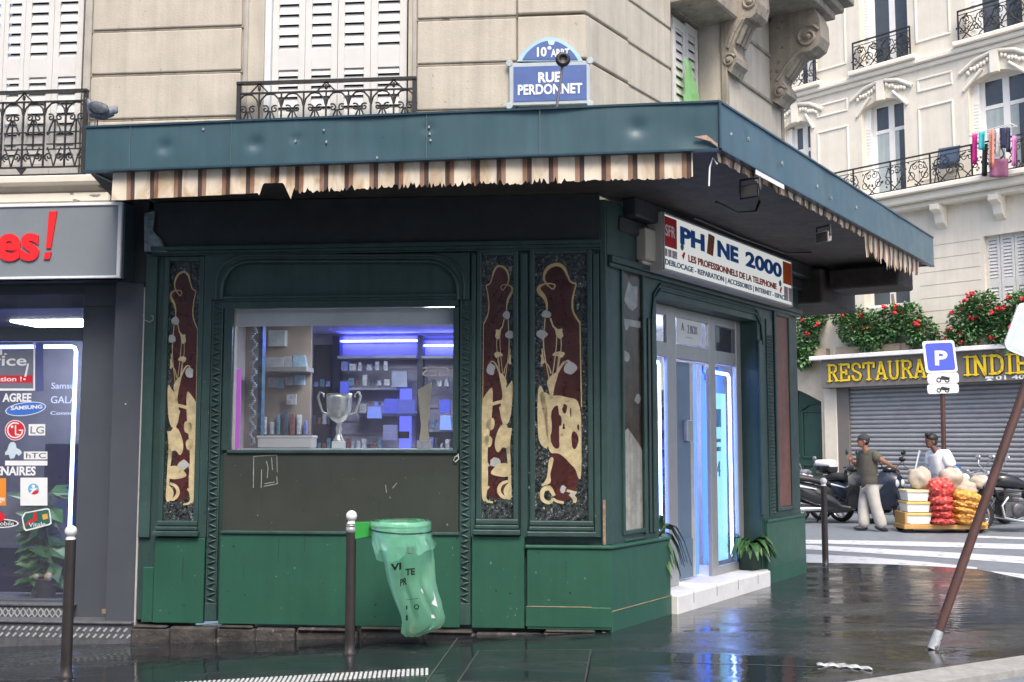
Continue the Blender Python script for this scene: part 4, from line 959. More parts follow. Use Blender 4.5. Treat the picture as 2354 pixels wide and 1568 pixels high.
# beige alarm box beside the sign
u0, u1, z0, z1 = R.rect(1474, 528, 1500, 600, .08)
b = B(); b.box(R, u0, u1 + .04, z0, z1, .02, .13); b.box(R, u0 + .02, u1 + .02, z0 - .035, z0, .02, .09)
tag(b.build('alarm_box', mat('beige_plastic', (.44, .41, .34), rough=.5, var=.06), bev=.012), 'beige alarm box on the wall beside the white sign', 'alarm box')

# ---------------------------------------------------------------- awning box round the corner
EA = 1.45
cu, ZB = R.uv(1655, 341, EA); PC = R.pt(cu, 0, EA)
ZT = R.uv(1655, 236, EA)[1]
dd = ray(195, 392); PLf = CAM + dd * ((ZB - CAMZ) / dd.z); PLf.z = 0
PR = R.pt(R.uv(2145, 583, EA)[0], 0, EA)
AF = Pl(PLf, math.degrees(atan2((PC - PLf).x, (PC - PLf).y))); AL = (PC - PLf).length
AS = Pl(PC, 34.0); SL = (PR - PC).length
AW = thing('awning', 'slate blue awning box wrapping the shop corner with a torn striped valance', 'awning', (PC.x, PC.y, ZB))
def sheet(F_, ln, name, dents, rn, ylow=0.0):
    b = B(); nu, nz = int(ln / .03), 14; vs = []
    for i in range(nu + 1):
        for j in range(nz + 1):
            u = ln * i / nu; z_ = ZB + (ZT - ZB) * j / nz
            n = .006 * MN.noise(V((u * 1.3, z_ * 2, 1))) 
            for du_, dz_, r_, a_ in dents:
                q = ((u - du_) ** 2 + (z_ - ZB - dz_) ** 2) / r_ ** 2
                n -= a_ * math.exp(-q * 2)
            vs.append(F_.pt(u, z_, n))
    b.add(vs, [(i * (nz + 1) + j, (i + 1) * (nz + 1) + j, (i + 1) * (nz + 1) + j + 1, i * (nz + 1) + j + 1) for i in range(nu) for j in range(nz)], True)
    return b.build(name, FASC, AW)
rn = random.Random(1)
dx = lambda px: AF.uv(px, 300)[0]
sheet(AF, AL, 'fascia', [(dx(379), .17, .07, .022), (dx(587), .17, .07, .024), (dx(680), .2, .04, .016), (dx(1464), .18, .08, .022), (dx(985), .24, .05, .012), (dx(1600), .1, .22, .018), (dx(1250), .2, .4, .016), (dx(860), .1, .5, .014)], rn)
sheet(AS, SL, 'fascia', [(1.2, .15, .3, .012), (.5, .22, .05, .012), (2.6, .2, .3, .012)], rn)
b = B(); b.box(AF, -.005, AL, ZT - .004, ZT + .012, -.03, .012); b.box(AF, -.005, AL - .01, ZB - .014, ZB, -.05, .010); b.box(AS, .0, SL, ZT - .004, ZT + .012, -.03, .012); b.box(AS, .01, SL, ZB - .012, ZB + .002, -.05, .010)
b.tube([AS.pt(0, ZB, .0), AS.pt(0, ZT, .0)], .012, 6)
b.build('edge_trim', mat('navy_trim', (.025, .06, .085), rough=.3, var=.2), AW)
# seams, rivets, flaked spots
b = B()
for px in (300, 532, 980, 1240): b.box(AF, dx(px), dx(px) + .004, ZB, ZT, .003, .008)
b.build('seam', mat('seam_blue', (.10, .16, .18), rough=.4), AW)
b = B()
for px, t in ((468, .85), (745, .72), (751, .45), (868, .05), (986, .7), (988, .55), (990, .4), (680, .5), (1680, .3)):
    u_ = dx(px); z_ = ZB + (ZT - ZB) * t; b.poly(AF, blob(u_, z_, .008, .011, 7), -.001, .011)
for u_, t, l in ((.55, .55, .02), (1.3, .45, .03), (2.2, .4, .02), (2.6, .3, .02), (3.4, .45, .02)): b.poly(AS, blob(u_, ZB + (ZT - ZB) * t, .008, .02, 7), -.001, .011)
b.build('flaked_spots', mat('flake', (.28, .30, .30), rough=.7, var=.6, scale=60), AW)
b = B(); b.poly(AF, [(AL - .19, ZB + .09), (AL - .1, ZB + .10), (AL - .02, ZB + .03), (AL - .02, ZB + .005), (AL - .07, ZB + .05)], .0, .016); b.build('torn_corner', mat('rusty_tear', (.38, .25, .19), rough=.8, var=.3, scale=30), AW)
# ceiling of the awning box and the decks
ZS = ZB + .02
wl = L.pt(uL0 - .35, 0, -.2); wr = R.pt(eu1 + 1.6, 0, -.6)
ringp = [AF.pt(0, 0, -.02), AF.pt(AL - .02, 0, -.02), AS.pt(SL, 0, -.02), wr, R.pt(0, 0, -.1), wl]
SOFF = mat('dark_soffit_board', (.062, .052, .048), rough=.65, var=.35, scale=3, streak=.25)
b = B(); b.add([V((p.x, p.y, ZS)) for p in ringp], [list(range(6))]); b.build('soffit', SOFF, AW, solid=.012)
b = B(); b.add([V((p.x, p.y, ZT - .03)) for p in ringp], [list(range(6))]); b.build('roof_sheet', FASC, AW, solid=.01)
b = B(); b.box(AF, -.0, .03, ZB, ZT, -1.5, -.01); b.box(AS, SL - .03, SL, ZB, ZT, -1.8, -.01); b.build('end_plate', FASC, AW)
# front valance with notch and ragged hem
def valance(F_, us, top, hem, n0, name, m, period, rn, amp=.008):
    b = B(); vs = []; uvv = []; k = 7
    for u, h in zip(us, hem):
        for j in range(k + 1):
            t = j / k; z_ = top + (h - top) * t
            n = n0 + amp * (.4 + t) * MN.noise(V((u * 3.5, t * 1.2, 4))) + amp * .6 * sin(u * 2 * pi / period * 2 + 1) * t
            vs.append(F_.pt(u, z_, n)); uvv.append((u / period, t))
    nn = len(us)
    b.add(vs, [(i * (k + 1) + j, i * (k + 1) + j + 1, (i + 1) * (k + 1) + j + 1, (i + 1) * (k + 1) + j) for i in range(nn - 1) for j in range(k)], True)
    o = b.build(name, m, AW); uvl = o.data.uv_layers.new(name='uv')
    for lp in o.data.loops: uvl.data[lp.index].uv = uvv[lp.vertex_index]
    return o
def stripes():
    m_ = bpy.data.materials.new('striped_canvas'); m_.use_nodes = True; nt = m_.node_tree; N = nt.nodes; K = nt.links; p = N['Principled BSDF']
    uv = N.new('ShaderNodeUVMap'); sp = N.new('ShaderNodeSeparateXYZ'); K.new(uv.outputs[0], sp.inputs[0])
    fr = N.new('ShaderNodeMath'); fr.operation = 'FRACT'; K.new(sp.outputs[0], fr.inputs[0])
    r = N.new('ShaderNodeValToRGB'); r.color_ramp.interpolation = 'CONSTANT'
    cr, dk, tn = (.66, .58, .46, 1), (.085, .055, .047, 1), (.31, .19, .13, 1)
    st_ = [(0, cr), (.32, dk), (.41, tn), (.50, cr), (.82, tn), (.91, dk)]
    r.color_ramp.elements[0].color = cr; r.color_ramp.elements[1].position = .32; r.color_ramp.elements[1].color = dk
    for po, c_ in st_[2:]: x = r.color_ramp.elements.new(po); x.color = c_
    K.new(fr.outputs[0], r.inputs[0])
    tc = N.new('ShaderNodeTexCoord'); mp = N.new('ShaderNodeMapping'); mp.inputs['Scale'].default_value = (4, 4, 1.6); K.new(tc.outputs['Object'], mp.inputs[0])
    ns = N.new('ShaderNodeTexNoise'); ns.inputs['Scale'].default_value = 1.6; ns.inputs['Detail'].default_value = 8; ns.inputs['Distortion'].default_value = 1.2; K.new(mp.outputs[0], ns.inputs['Vector'])
    r2 = N.new('ShaderNodeValToRGB'); r2.color_ramp.elements[0].position = .34; r2.color_ramp.elements[0].color = (.62, .5, .38, 1); r2.color_ramp.elements[1].position = .58; r2.color_ramp.elements[1].color = (1, 1, 1, 1); K.new(ns.outputs[0], r2.inputs[0])
    mx = N.new('ShaderNodeMix'); mx.data_type = 'RGBA'; mx.blend_type = 'MULTIPLY'; mx.inputs['Factor'].default_value = 1
    K.new(r.outputs[0], mx.inputs['A']); K.new(r2.outputs[0], mx.inputs['B']); K.new(mx.outputs['Result'], p.inputs['Base Color']); p.inputs['Roughness'].default_value = .85
    return m_
STR = stripes(); rn = random.Random(12)
us, hem = [], []; n = 340; u0, u1 = AF.uv(258, 420, -.05)[0], AF.uv(1592, 380, -.05)[0]
NP = (u1 - u0) / 11.5
for i in range(n + 1):
    t = i / n; px = 258 + (1592 - 258) * t
    hy = 461 + (408 - 461) * t - 5 * sin(pi * t)
    if 690 < px < 1330: hy += rn.choice((0, 0, -5, 3, -8, 4)) * (.5 + rn.random()) 
    if 600 < px < 617: hy -= 0
    if 614 < px < 690: hy = 458 - 38 * min(1, max(0, (px - 612) / 12), 1) * (1 if px < 672 else max(0, (690 - px) / 18))
    if px > 1330: hy += rn.uniform(-2, 3)
    us.append(u0 + (u1 - u0) * t); hem.append(AF.uv(px, hy, -.05)[1])
valance(AF, us, ZB + .01, hem, -.055, 'valance', STR, NP, rn)
us, hem = [], []; n = 220
for i in range(n + 1):
    t = i / n; u = .06 + (SL - .35) * t
    h = .07 + .03 * MN.noise(V((u * 4, 0, 3))) + rn.uniform(-.006, .006)
    if t > .60: h = .19 + .08 * (.5 + MN.noise(V((u * 5, 2, 3)))) + rn.uniform(-.05, .05) - .10 * max(0, (t - .8) / .2) - (.0 if t < .96 else .2)
    us.append(u); hem.append(ZB - max(.02, h))
valance(AS, us, ZB + .01, hem, -.055, 'valance', STR, NP, rn, .014)
# patch of white tape under the side trim, loose cable tie, cables
b = B(); b.box(AS, AS.uv(1735, 380)[0], AS.uv(1800, 410)[0], ZB - .055, ZB - .015, .0, .006); b.build('white_tape', WPAINT, AW)
b = B(); q = AS.pt(.02, ZB - .03, -.1); q2 = at(1632, 400, q.y); b.tube([at(1648, 378, q.y), at(1638, 363, q.y), at(1631, 385, q.y), at(1629, 428, q.y)], .007, 5); b.build('cable_tie', WPAINT, AW)
b = B()
b.tube([R.pt(.35, ZB - .12, .9), R.pt(.7, ZB - .16, .95), R.pt(1.0, ZB - .1, 1.0), R.pt(1.1, ZS - .01, 1.0)], .012, 6); b.tube([R.pt(1.2, ZB - .04, .3), R.pt(2.4, ZB - .05, .3), R.pt(3.6, ZB - .05, .34), R.pt(4.0, ZB - .0, .5)], .012, 6)
b.build('cable', BLK, AW)
b = B(); b.box(R, .3, eu1 + .6, ZB - .16, ZS, -.0, .16); b.box(R, .2, eu1 + .6, ZB - .3, ZB - .16, -.02, .06); b.build('roller_housing', mat('dark_housing', (.035, .036, .04), rough=.5, var=.3), AW, bev=.02)
b = B(); b.box(R, eu1 + .1, eu1 + 1.5, ZB - .46, ZS - .05, -.5, .3); b.box(R, eu1 + .2, eu1 + .9, ZB - .30, ZB - .05, .35, 1.2); b.build('end_housing', mat('sooty_brown_board', (.050, .042, .036), rough=.8, var=.4, scale=5), AW, bev=.02)
# floodlights under the awning
def flood(loc, lab, m_, rz, s=1.0):
    t = thing('floodlight', lab, 'floodlight', loc, rz)
    b = B(); b.loft([[(x * .16 * s, y * .02 * s - .05 * s, z_) for x, z_ in ((-1, -.12 * s), (1, -.12 * s), (1, .10 * s), (-1, .10 * s))] for y in (0,)] + [[(x * .10 * s, .10 * s, z_) for x, z_ in ((-1, -.08 * s), (1, -.08 * s), (1, .06 * s), (-1, .06 * s))]], smooth=False); b.build('housing', m_, t, local=True, bev=.008)
    b = B(); b.bx(-.14 * s, .14 * s, -.062 * s, -.052 * s, -.10 * s, .08 * s); b.build('lens', mat('dim_lens', (.05, .05, .05), rough=.3), t, local=True)
    b = B(); b.tube([(-.17 * s, 0, 0), (-.17 * s, 0, .2 * s), (.17 * s, 0, .2 * s), (.17 * s, 0, 0)], .012, 6); b.build('bracket', BLK, t, local=True)
    return t
def onray(px, py, z_): d = ray(px, py); return CAM + d * ((z_ - CAMZ) / d.z)
flood(onray(1724, 440, ZS - .22), 'black floodlight hanging under the awning ceiling above the sign', BLK, radians(-40), .5)
flood(onray(1893, 545, ZS - .25), 'pale rusty floodlight under the far end of the awning', mat('rusty_white', (.42, .38, .34), rough=.6, var=.4, scale=14), radians(-60), .5)

# ---------------------------------------------------------------- stone apartment building above the shop
SB = thing('stone_building', 'weathered cream stone apartment house rising above the green corner shop', 'building', (CS.x, CS.y, 0))
def sp(name, m_, b, p=None, **k): return b.build(name, m_, p or SB, **k)
TOP = 8.2
zj = [LS.uv(380, y)[1] for y in (273, 169, 67)]; st_ = (zj[2] - zj[0]) / 2
joints = [zj[0] - st_, zj[0], zj[1], zj[2]] + [zj[2] + st_ * k for k in range(1, 9)]
def lu(x, y=200, n=0.0): return LS.uv(x, y, n)[0]
pA0, pA1, pB0, pB1 = lu(188), lu(602), lu(936), 0.0
b = B()
b.box(LS, pA0, pA1, 3.6, TOP, -.6, -.03); b.box(LS, pB0, -.02, 3.6, TOP, -.6, -.03)
b.box(LS, -9, pA0 - 1.35, 3.6, TOP, -.6, -.03)
b.box(RS, .02, RS.uv(1545, 150)[0], 3.6, TOP, -.6, -.03)
b.box(LS, -9, 0, 3.6, ZB - .3, -.5, -.06)
sp('wall', STONE, b)
b = B(); b1_ = B(); b2_ = B()
cuL = lu(1190)
for k in range(len(joints) - 1):
    z0, z1 = joints[k] + .014, joints[k + 1] - .014
    b1_.box(LS, lu(208), lu(552), z0, z1, -.04, .0)
    b2_.box(LS, lu(958), cuL - .012, z0, z1, -.04, .0)
    ex = .028
    b.box(LS, cuL, ex * .6, z0, z1, -.04, ex); b.box(RS, .0, RS.uv(1440, 150)[0], z0, z1, -.04, ex - .001)
    b.box(RS, RS.uv(1442, 150)[0] + .01, RS.uv(1543, 150)[0], z0, z1, -.04, 0)
for q_ in (b, b1_, b2_): sp('stone_course', STONE, q_, bev=.012, seg=2)
b = B(); b1_ = B()
for z_ in joints: 
    b1_.box(LS, lu(208) - .02, lu(552) + .02, z_ - .011, z_ + .011, -.04, -.014); b.box(LS, lu(958) - .02, 0, z_ - .011, z_ + .011, -.04, -.013); b.box(RS, 0, RS.uv(1543, 150)[0], z_ - .011, z_ + .011, -.04, -.013)
sp('joint_moulding', STONE_D, b, bev=.004); sp('joint_moulding', STONE_D, b1_, bev=.004)
for x0, x1, n in ((188, 205, -.01), (552, 556, -.028), (556, 566, -.01), (572, 598, -.035), (938, 944, -.035), (946, 956, -.01)):
    b = B(); b.box(LS, lu(x0), lu(x1), 3.6, TOP, -.2, n); sp('window_surround', mat('grey_surround_stone', (.42, .39, .34), rough=.9, var=.15, scale=5, streak=.2), b, bev=.006)
# small lead flashing seam between stone and awning
b = B(); b.box(LS, -9, .05, ZT - .10, ZT - .02, -.03, .03); b.box(RS, 0, 2.4, ZT - .10, ZT - .02, -.03, .03); sp('ledge', CREAM, b, bev=.01)
def shutter(F_, u0, u1, z0, z1, n, midz, par, step=.105, nm='shutter'):
    b = B(); w_ = (u1 - u0) * .20
    for a in ((u0, u0 + w_, z0, z1), (u1 - w_, u1, z0, z1)): b.box(F_, a[0], a[1], a[2], a[3], n - .03, n)
    for zz, zh in ((z0, .1), (midz - .09, .20), (z1 - .1, .1)): b.box(F_, u0 + w_, u1 - w_, zz, zz + zh, n - .03, n)
    zz = z0 + .11
    while zz < z1 - .1:
        if not (midz - .085 < zz < midz + .05):
            a = [F_.pt(u, z_, nn) for u in (u0 + w_, u1 - w_) for z_, nn in ((zz + step * .88, n - .028), (zz - .008, n - .003), (zz - .008, n - .009), (zz + step * .82, n - .032))]
            b.add(a, [(0, 4, 5, 1), (1, 5, 6, 2), (2, 6, 7, 3), (3, 7, 4, 0), (0, 1, 2, 3), (4, 7, 6, 5)])
        zz += step
    return b.build(nm, WHITE, par, bev=.003)
NS = -.10
stp = (LS.uv(700, 60, NS)[1] - LS.uv(700, 131, NS)[1]) / 3.0
mz1 = LS.uv(760, 137, NS)[1]
for x0, x1 in ((624, 699), (699.6, 774), (775, 850), (850.6, 934)):
    shutter(LS, lu(x0, 200, NS), lu(x1, 200, NS), 3.75, 7.4, NS, mz1, SB, stp)
mz2 = LS.uv(80, 158, NS)[1]
for x0, x1 in ((-100, -45), (-44, 4), (4.6, 52), (52.6, 118), (118.6, 186)):
    shutter(LS, lu(x0, 200, NS), lu(x1, 200, NS), LS.uv(90, 402, NS)[1], 7.4, NS, mz2, SB, stp)
for a_, c_ in ((lu(602), lu(936)), (-5.8, pA0 + .02)):
    b = B(); b.box(LS, a_, c_, 3.6, TOP, -.5, -.42); sp('dark_window', mat('dark_window_glass', (.02, .022, .025), rough=.1), b)
b = B(); b.box(LS, lu(606, 200, -.08), lu(622, 200, -.08), 3.6, TOP, -.2, -.06); sp('window_jamb', mat('pale_blue_jamb', (.62, .65, .68), rough=.6, var=.08), b)
# sill band under the left balcony
b = B(); z0 = L.uv(100, 466, -.1)[1]
for y0, y1, n in ((403, 421, .16), (421, 444, .04), (444, 466, .09)):
    b.box(L, -9, L.uv(252 if y0 > 430 else 240, 440, n)[0], L.uv(100, y1, n)[1], L.uv(100, y0, n)[1], -.5, n)
sp('sill_band', CREAM, b, bev=.012)
b = B(); 
for px, py, rx, ry in ((238, 426, .09, .03), (225, 452, .05, .012), (212, 410, .05, .012), (170, 448, .02, .01), (180, 463, .03, .01)):
    u_, z_ = L.uv(px, py, .05); b.poly(L, blob(u_, z_, rx, ry, 11, .5), .03, .0455 if py > 420 and py < 440 else .094)
sp('peeled_plaster', mat('bare_grey_plaster', (.22, .21, .20), rough=.9, var=.3, scale=20), b)
# wrought-iron balconies
def spiral(F_, c, r, n, turns, d, a0, rn_=16):
    return [F_.pt(c[0] + d * r * (1 - i / rn_ * .8) * cos(a0 + i / rn_ * turns * 2 * pi), c[1] + r * (1 - i / rn_ * .8) * sin(a0 + i / rn_ * turns * 2 * pi), n) for i in range(rn_ + 1)]
def railing(F_, u0, u1, z0, z1, n, par, pitch=.20, nm='balcony_railing'):
    h = z1 - z0; b = B(); br = .011
    b.box(F_, u0, u1, z1 - .022, z1, n - .03, n + .03)
    for t in (.86, .09, .0): b.box(F_, u0, u1, z0 + h * t, z0 + h * t + .014, n - .012, n + .012)
    for uu in (u0, u1 - .035): b.box(F_, uu, uu + .035, z0, z1, n - .02, n + .02)
    k = max(2, round((u1 - u0) / pitch)); p = (u1 - u0) / k
    for i in range(k):
        a = u0 + p * i; c = a + p / 2
        if i: b.box(F_, a - .007, a + .007, z0 + h * .09, z0 + h * .86, n - .008, n + .008)
        for s in (-1, 1):
            b.tube([F_.pt(c + s * p * .5, z0 + h * .70, n), F_.pt(c + s * p * .40, z0 + h * .79, n), F_.pt(c + s * p * .2, z0 + h * .845, n), F_.pt(c, z0 + h * .855, n)], br * .8, 5)
            b.tube(spiral(F_, (c + s * p * .2, z0 + h * .68), p * .17, n, 1.2, s, pi * .3), br * .75, 5)
            b.tube([F_.pt(c + s * p * .05, z0 + h * .66, n), F_.pt(c + s * p * .22, z0 + h * .56, n), F_.pt(c + s * p * .33, z0 + h * .47, n)], br * .8, 5)
            b.tube(spiral(F_, (c + s * p * .24, z0 + h * .22), p * .2, n, 1.3, s, -pi * .4), br * .8, 5)
            b.tube([F_.pt(c, z0 + h * .1, n), F_.pt(c + s * p * .1, z0 + h * .2, n), F_.pt(c + s * p * .32, z0 + h * .33, n)], br * .7, 5)
            b.ell(F_.pt(c + s * p * .3, z0 + h * .50, n), .022, .014, .014, 6, 4)
        for t in (.30, .50, .36): b.box(F_, a + p * (.14 if i % 2 else .02), a + p * .98, z0 + h * t, z0 + h * t + .011, n - .007, n + .007)
        b.box(F_, c - .006, c + .006, z0 + h * .30, z0 + h * .66, n - .007, n + .007)
        if i % 3 == 1:
            for s in (-1, 1): b.tube([F_.pt(a, z1 - .02, n), F_.pt(a + s * p * .3, z0 + h * .9, n), F_.pt(a + s * p * .42, z0 + h * .87, n)], br * .7, 5)
            b.ell(F_.pt(a, z0 + h * .92, n), .016, .014, .03, 6, 4)
            b.poly(F_, [(a - .05, z0 + h * .085), (a, z0 + .01), (a + .05, z0 + h * .085)], n - .008, n + .008)
    return b.build(nm, IRON, par)
NB = .12
railing(LS, lu(-140, 300, NB), lu(199, 300, NB), LS.uv(90, 404, NB)[1], LS.uv(160, 207, NB)[1], NB, SB, .215)
zt_ = LS.uv(750, 184, NB)[1]
railing(LS, lu(545, 220, NB), lu(957, 220, NB), zt_ - (LS.uv(160, 207, NB)[1] - LS.uv(90, 404, NB)[1]), zt_, NB, SB, .215)

# ---- chamfer side: shuttered window, deep bay, stone consoles carrying a balcony
wl0, wl1 = RS.uv(1548, 150, -.06)[0], RS.uv(1604, 150, -.06)[0]
midr = RS.uv(1575, 225, -.06)[1]
shutter(RS, wl0, (wl0 + wl1) / 2 - .004, 3.7, RS.uv(1560, 48, -.06)[1], -.06, 3.62, SB, .098)
shutter(RS, (wl0 + wl1) / 2 + .004, wl1, 3.7, RS.uv(1590, 62, -.06)[1], -.06, 3.62, SB, .098)
b = B(); b.box(RS, wl0 - .05, wl1 + .1, 3.6, TOP, -.6, -.12); sp('window_recess', STONE, b)
b = B(); z_ = RS.uv(1580, 50, -.06)[1]; b.box(RS, wl0 - .02, wl1 + .3, z_, z_ + .12, -.3, -.02); sp('lintel', STONE_D, b, bev=.01)
ub = wl1
BD = .3
for i in range(4, 120):
    if RS.uv(1668, 150, i * .01)[0] <= ub + .02: BD = i * .01; break
bayu1 = RS.uv(1798, 250, BD)[0]
b = B(); b.box(RS, ub + .02, bayu1, 3.6, TOP, -.6, BD); sp('bay', STONE, b, bev=.01)
b = B()
for y in (205, 98):
    z_ = RS.uv(1735, y + 6, BD)[1]; b.box(RS, ub + .03, bayu1 + .012, z_ - .02, z_ + .02, BD - .05, BD + .025)
b.box(RS, ub - .01, ub + .06, 3.6, TOP, BD - .05, BD + .02); b.box(RS, bayu1 - .06, bayu1 + .014, 3.6, TOP, BD - .05, BD + .018)
sp('bay_moulding', STONE_D, b, bev=.008)
# soffit over the shuttered window
b = B(); z_ = RS.uv(1640, 30, BD)[1]; b.box(RS, wl0 - .15, ub + .1, z_, z_ + .22, -.3, BD + .15); sp('bay_soffit', STONE_D, b, bev=.02)
# balcony slab at the top
KP = Pl(RS.pt(bayu1 - .25, 0), 124.0)          # section plane through the far console
def kp(cx, cy): return KP.uv(1470.6 + .21866 * cx, .21866 * cy)
ct = [kp(*p) for p in ((1470, 160), (1880, 130), (1935, 250), (1948, 420), (1915, 520), (1835, 580), (1740, 590), (1690, 640), (1640, 720), (1560, 830), (1540, 880), (1595, 965), (1595, 1020), (1540, 1065), (1505, 1130), (1440, 1100), (1370, 1010), (1330, 900), (1330, 500))]
ct = [(max(n_, BD - .1), z_) for n_, z_ in ct]
def console(du_, sc, name='console', wd=.34):
    b = B(); F_ = Pl(RS.pt(bayu1 - .25 + du_, 0), 124.0)
    o0 = max(n_ for n_, z_ in ct)
    pts = [((n_ - BD) * sc + BD, z_) for n_, z_ in ct]
    b.poly(F_, pts, -wd / 2, wd / 2)
    inner = [(n_ * .86 + (BD + .15) * .14, z_) for n_, z_ in pts]
    for s in (-1, 1):
        c = [( (pts[3][0]) - .16 * sc, pts[3][1] + .02), (pts[11][0] - .09, pts[11][1] - .03)]
        for (cx_, cz_), r in zip(c, (.15 * sc, .075)):
            b.tube(spiral(F_, (cx_, cz_), r, s * (wd / 2 + .006), 1.6, 1, .4), .018, 6); b.ell(F_.pt(cx_, cz_, s * wd / 2), .04, .04, .04, 8, 5)
        b.tube([F_.pt(pts[6][0] - .04, pts[6][1] + .0, s * (wd / 2 + .004)), F_.pt(pts[8][0] - .06, pts[8][1], s * (wd / 2 + .004)), F_.pt(pts[10][0] - .06, pts[10][1], s * (wd / 2 + .004))], .02, 6)
    # fluted front of the shaft
    for t in (-.28, 0, .28):
        b.tube([F_.pt(pts[7][0] + .005, pts[7][1], t * wd), F_.pt(pts[9][0] + .01, pts[9][1], t * wd)], .035, 8)
    return sp(name, STONE_D, b, bev=.012, seg=2)
console(0, 1.0)
console(-(bayu1 - ub) + .42, .62)
b = B(); tz = kp(1880, 130)[1]; on = max(n_ for n_, z_ in ct)
for dz0, dz1, n_ in ((0, .10, on + .02), (.10, .2, on + .10), (.2, .42, on + .2)):
    b.box(RS, ub + .15, bayu1 + .12 + dz0, tz + dz0, tz + dz1, BD - .05, n_ - .0)
sp('balcony_slab', STONE_D, b, bev=.02, seg=2)
# carved leaves above the bay pilaster
b = B(); rn = random.Random(5)
for i in range(16):
    q = RS.pt(ub + .12 + rn.uniform(0, .35), RS.uv(1700, 40, BD)[1] + rn.uniform(-.35, .35), BD + .02); b.ell(q, .05, .05, .09, 7, 5, Matrix.Rotation(rn.uniform(-1, 1), 3, 'Y'), .3, 5, i)
sp('carved_ornament', STONE_D, b)
# cable clips, flat green sheet
b = B(); F_ = RS
pts = [F_.uv(x, y, -.03) for x, y in ((1574, 140), (1586, 150), (1594, 190), (1606, 228), (1612, 240), (1570, 240), (1571, 190))]
vs = []; 
for j in range(9):
    t = j / 8; zt1, zb1 = F_.uv(1580, 140, .0)[1], F_.uv(1590, 250, .0)[1]; z_ = zt1 + (zb1 - zt1) * t
    for k in range(7):
        s = k / 6; x0, x1 = 1574 - 4 * t, 1580 + 34 * t ** .8
        u_ = F_.uv(x0 + (x1 - x0) * s, 200, .02)[0]; vs.append(F_.pt(u_, z_, .03 + .03 * MN.noise(V((s * 4, t * 5, 2)))))
b.add(vs, [(j * 7 + k, (j + 1) * 7 + k, (j + 1) * 7 + k + 1, j * 7 + k + 1) for j in range(8) for k in range(6)], True)
def plastic(name, col, tr=.5, al=.25):
    m_ = bpy.data.materials.new(name); m_.use_nodes = True; nt = m_.node_tree; N = nt.nodes; K = nt.links; N.remove(N['Principled BSDF'])
    d = N.new('ShaderNodeBsdfDiffuse'); d.inputs[0].default_value = (*col, 1); t = N.new('ShaderNodeBsdfTranslucent'); t.inputs[0].default_value = (*col, 1)
    g = N.new('ShaderNodeBsdfGlossy'); g.inputs[1].default_value = .16
    tcx = N.new('ShaderNodeTexCoord'); nz_ = N.new('ShaderNodeTexNoise'); nz_.inputs['Scale'].default_value = 7; nz_.inputs['Detail'].default_value = 5; nz_.inputs['Distortion'].default_value = 1.6; mpx = N.new('ShaderNodeMapping'); mpx.inputs['Scale'].default_value = (1.6, 1.6, .55); K.new(tcx.outputs['Object'], mpx.inputs[0]); K.new(mpx.outputs[0], nz_.inputs['Vector'])
    bm_ = N.new('ShaderNodeBump'); bm_.inputs['Strength'].default_value = .55; bm_.inputs['Distance'].default_value = .02; K.new(nz_.outputs[0], bm_.inputs['Height'])
    for s_ in (d, t, g): K.new(bm_.outputs[0], s_.inputs['Normal'])
    tp = N.new('ShaderNodeBsdfTransparent'); tp.inputs[0].default_value = (*[min(1, c * 1.3 + .25) for c in col], 1)
    a = N.new('ShaderNodeMixShader'); a.inputs[0].default_value = tr; K.new(d.outputs[0], a.inputs[1]); K.new(t.outputs[0], a.inputs[2])
    c = N.new('ShaderNodeMixShader'); c.inputs[0].default_value = al; K.new(a.outputs[0], c.inputs[1]); K.new(tp.outputs[0], c.inputs[2])
    e = N.new('ShaderNodeMixShader'); lw = N.new('ShaderNodeFresnel'); lw.inputs[0].default_value = 1.5; K.new(lw.outputs[0], e.inputs[0]); K.new(c.outputs[0], e.inputs[1]); K.new(g.outputs[0], e.inputs[2])
    K.new(e.outputs[0], N['Material Output'].inputs[0]); return m_
tag(b.build('plastic_sheet', plastic('lime_plastic', (.38, .80, .30), .5, .15)), 'crumpled lime green plastic sheet hanging at the shuttered corner window', 'plastic sheet')

# ---------------------------------------------------------------- street name sign
SNn = .045
SS = thing('street_sign', 'blue enamel street name sign with an arched top on the corner stone', 'street sign', LS.pt(lu(1265), LS.uv(1265, 240)[1], .05))
u0, u1, z0, z1 = LS.rect(1170, 143, 1356, 241, SNn); 
b = B(); b.box(LS, u0, u1, z0, z1, .028, SNn); 
for uu, zz in ((u0, z0), (u0, z1), (u1, z0), (u1, z1)):
    b.poly(LS, [(uu + .035 * cos(a * pi / 4), zz + .035 * sin(a * pi / 4)) for a in range(8)], .03, SNn + .006)
frm = b.build('sign_frame', mat('grey_enamel_frame', (.40, .45, .47), rough=.4, var=.1), SS, bev=.006)
a0, a1, b0, b1 = LS.rect(1180, 152, 1348, 232, SNn)
b = B(); b.box(LS, a0, a1, b0, b1, SNn, SNn + .005); b.build('blue_plate', mat('enamel_blue', (.10, .15, .34), rough=.22, var=.1, scale=4), SS)
b = B(); text(b, LS, 'RUE', *LS.rect(1237, 166, 1288, 190, SNn + .006), SNn + .007, bold=.035, depth=.0015)
text(b, LS, 'PERDONNET', *LS.rect(1190, 193, 1338, 217, SNn + .006), SNn + .007, bold=.03, depth=.0015)
b.build('lettering', WPAINT, SS)
def archp(x0, x1, yb, yt, k=14): return [LS.uv(x0 + (x1 - x0) * i / k, yb - (yb - yt) * sin(pi * i / k) ** .75, SNn) for i in range(k + 1)]
b = B(); b.poly(LS, archp(1188, 1340, 141, 86), .028, SNn - .001); b.build('arch_frame', mat('pale_blue_frame', (.36, .55, .64), rough=.4, var=.1), SS)
b = B(); b.poly(LS, archp(1200, 1328, 138, 94), SNn - .002, SNn + .004); b.build('arch_plate', MATS['enamel_blue'], SS)
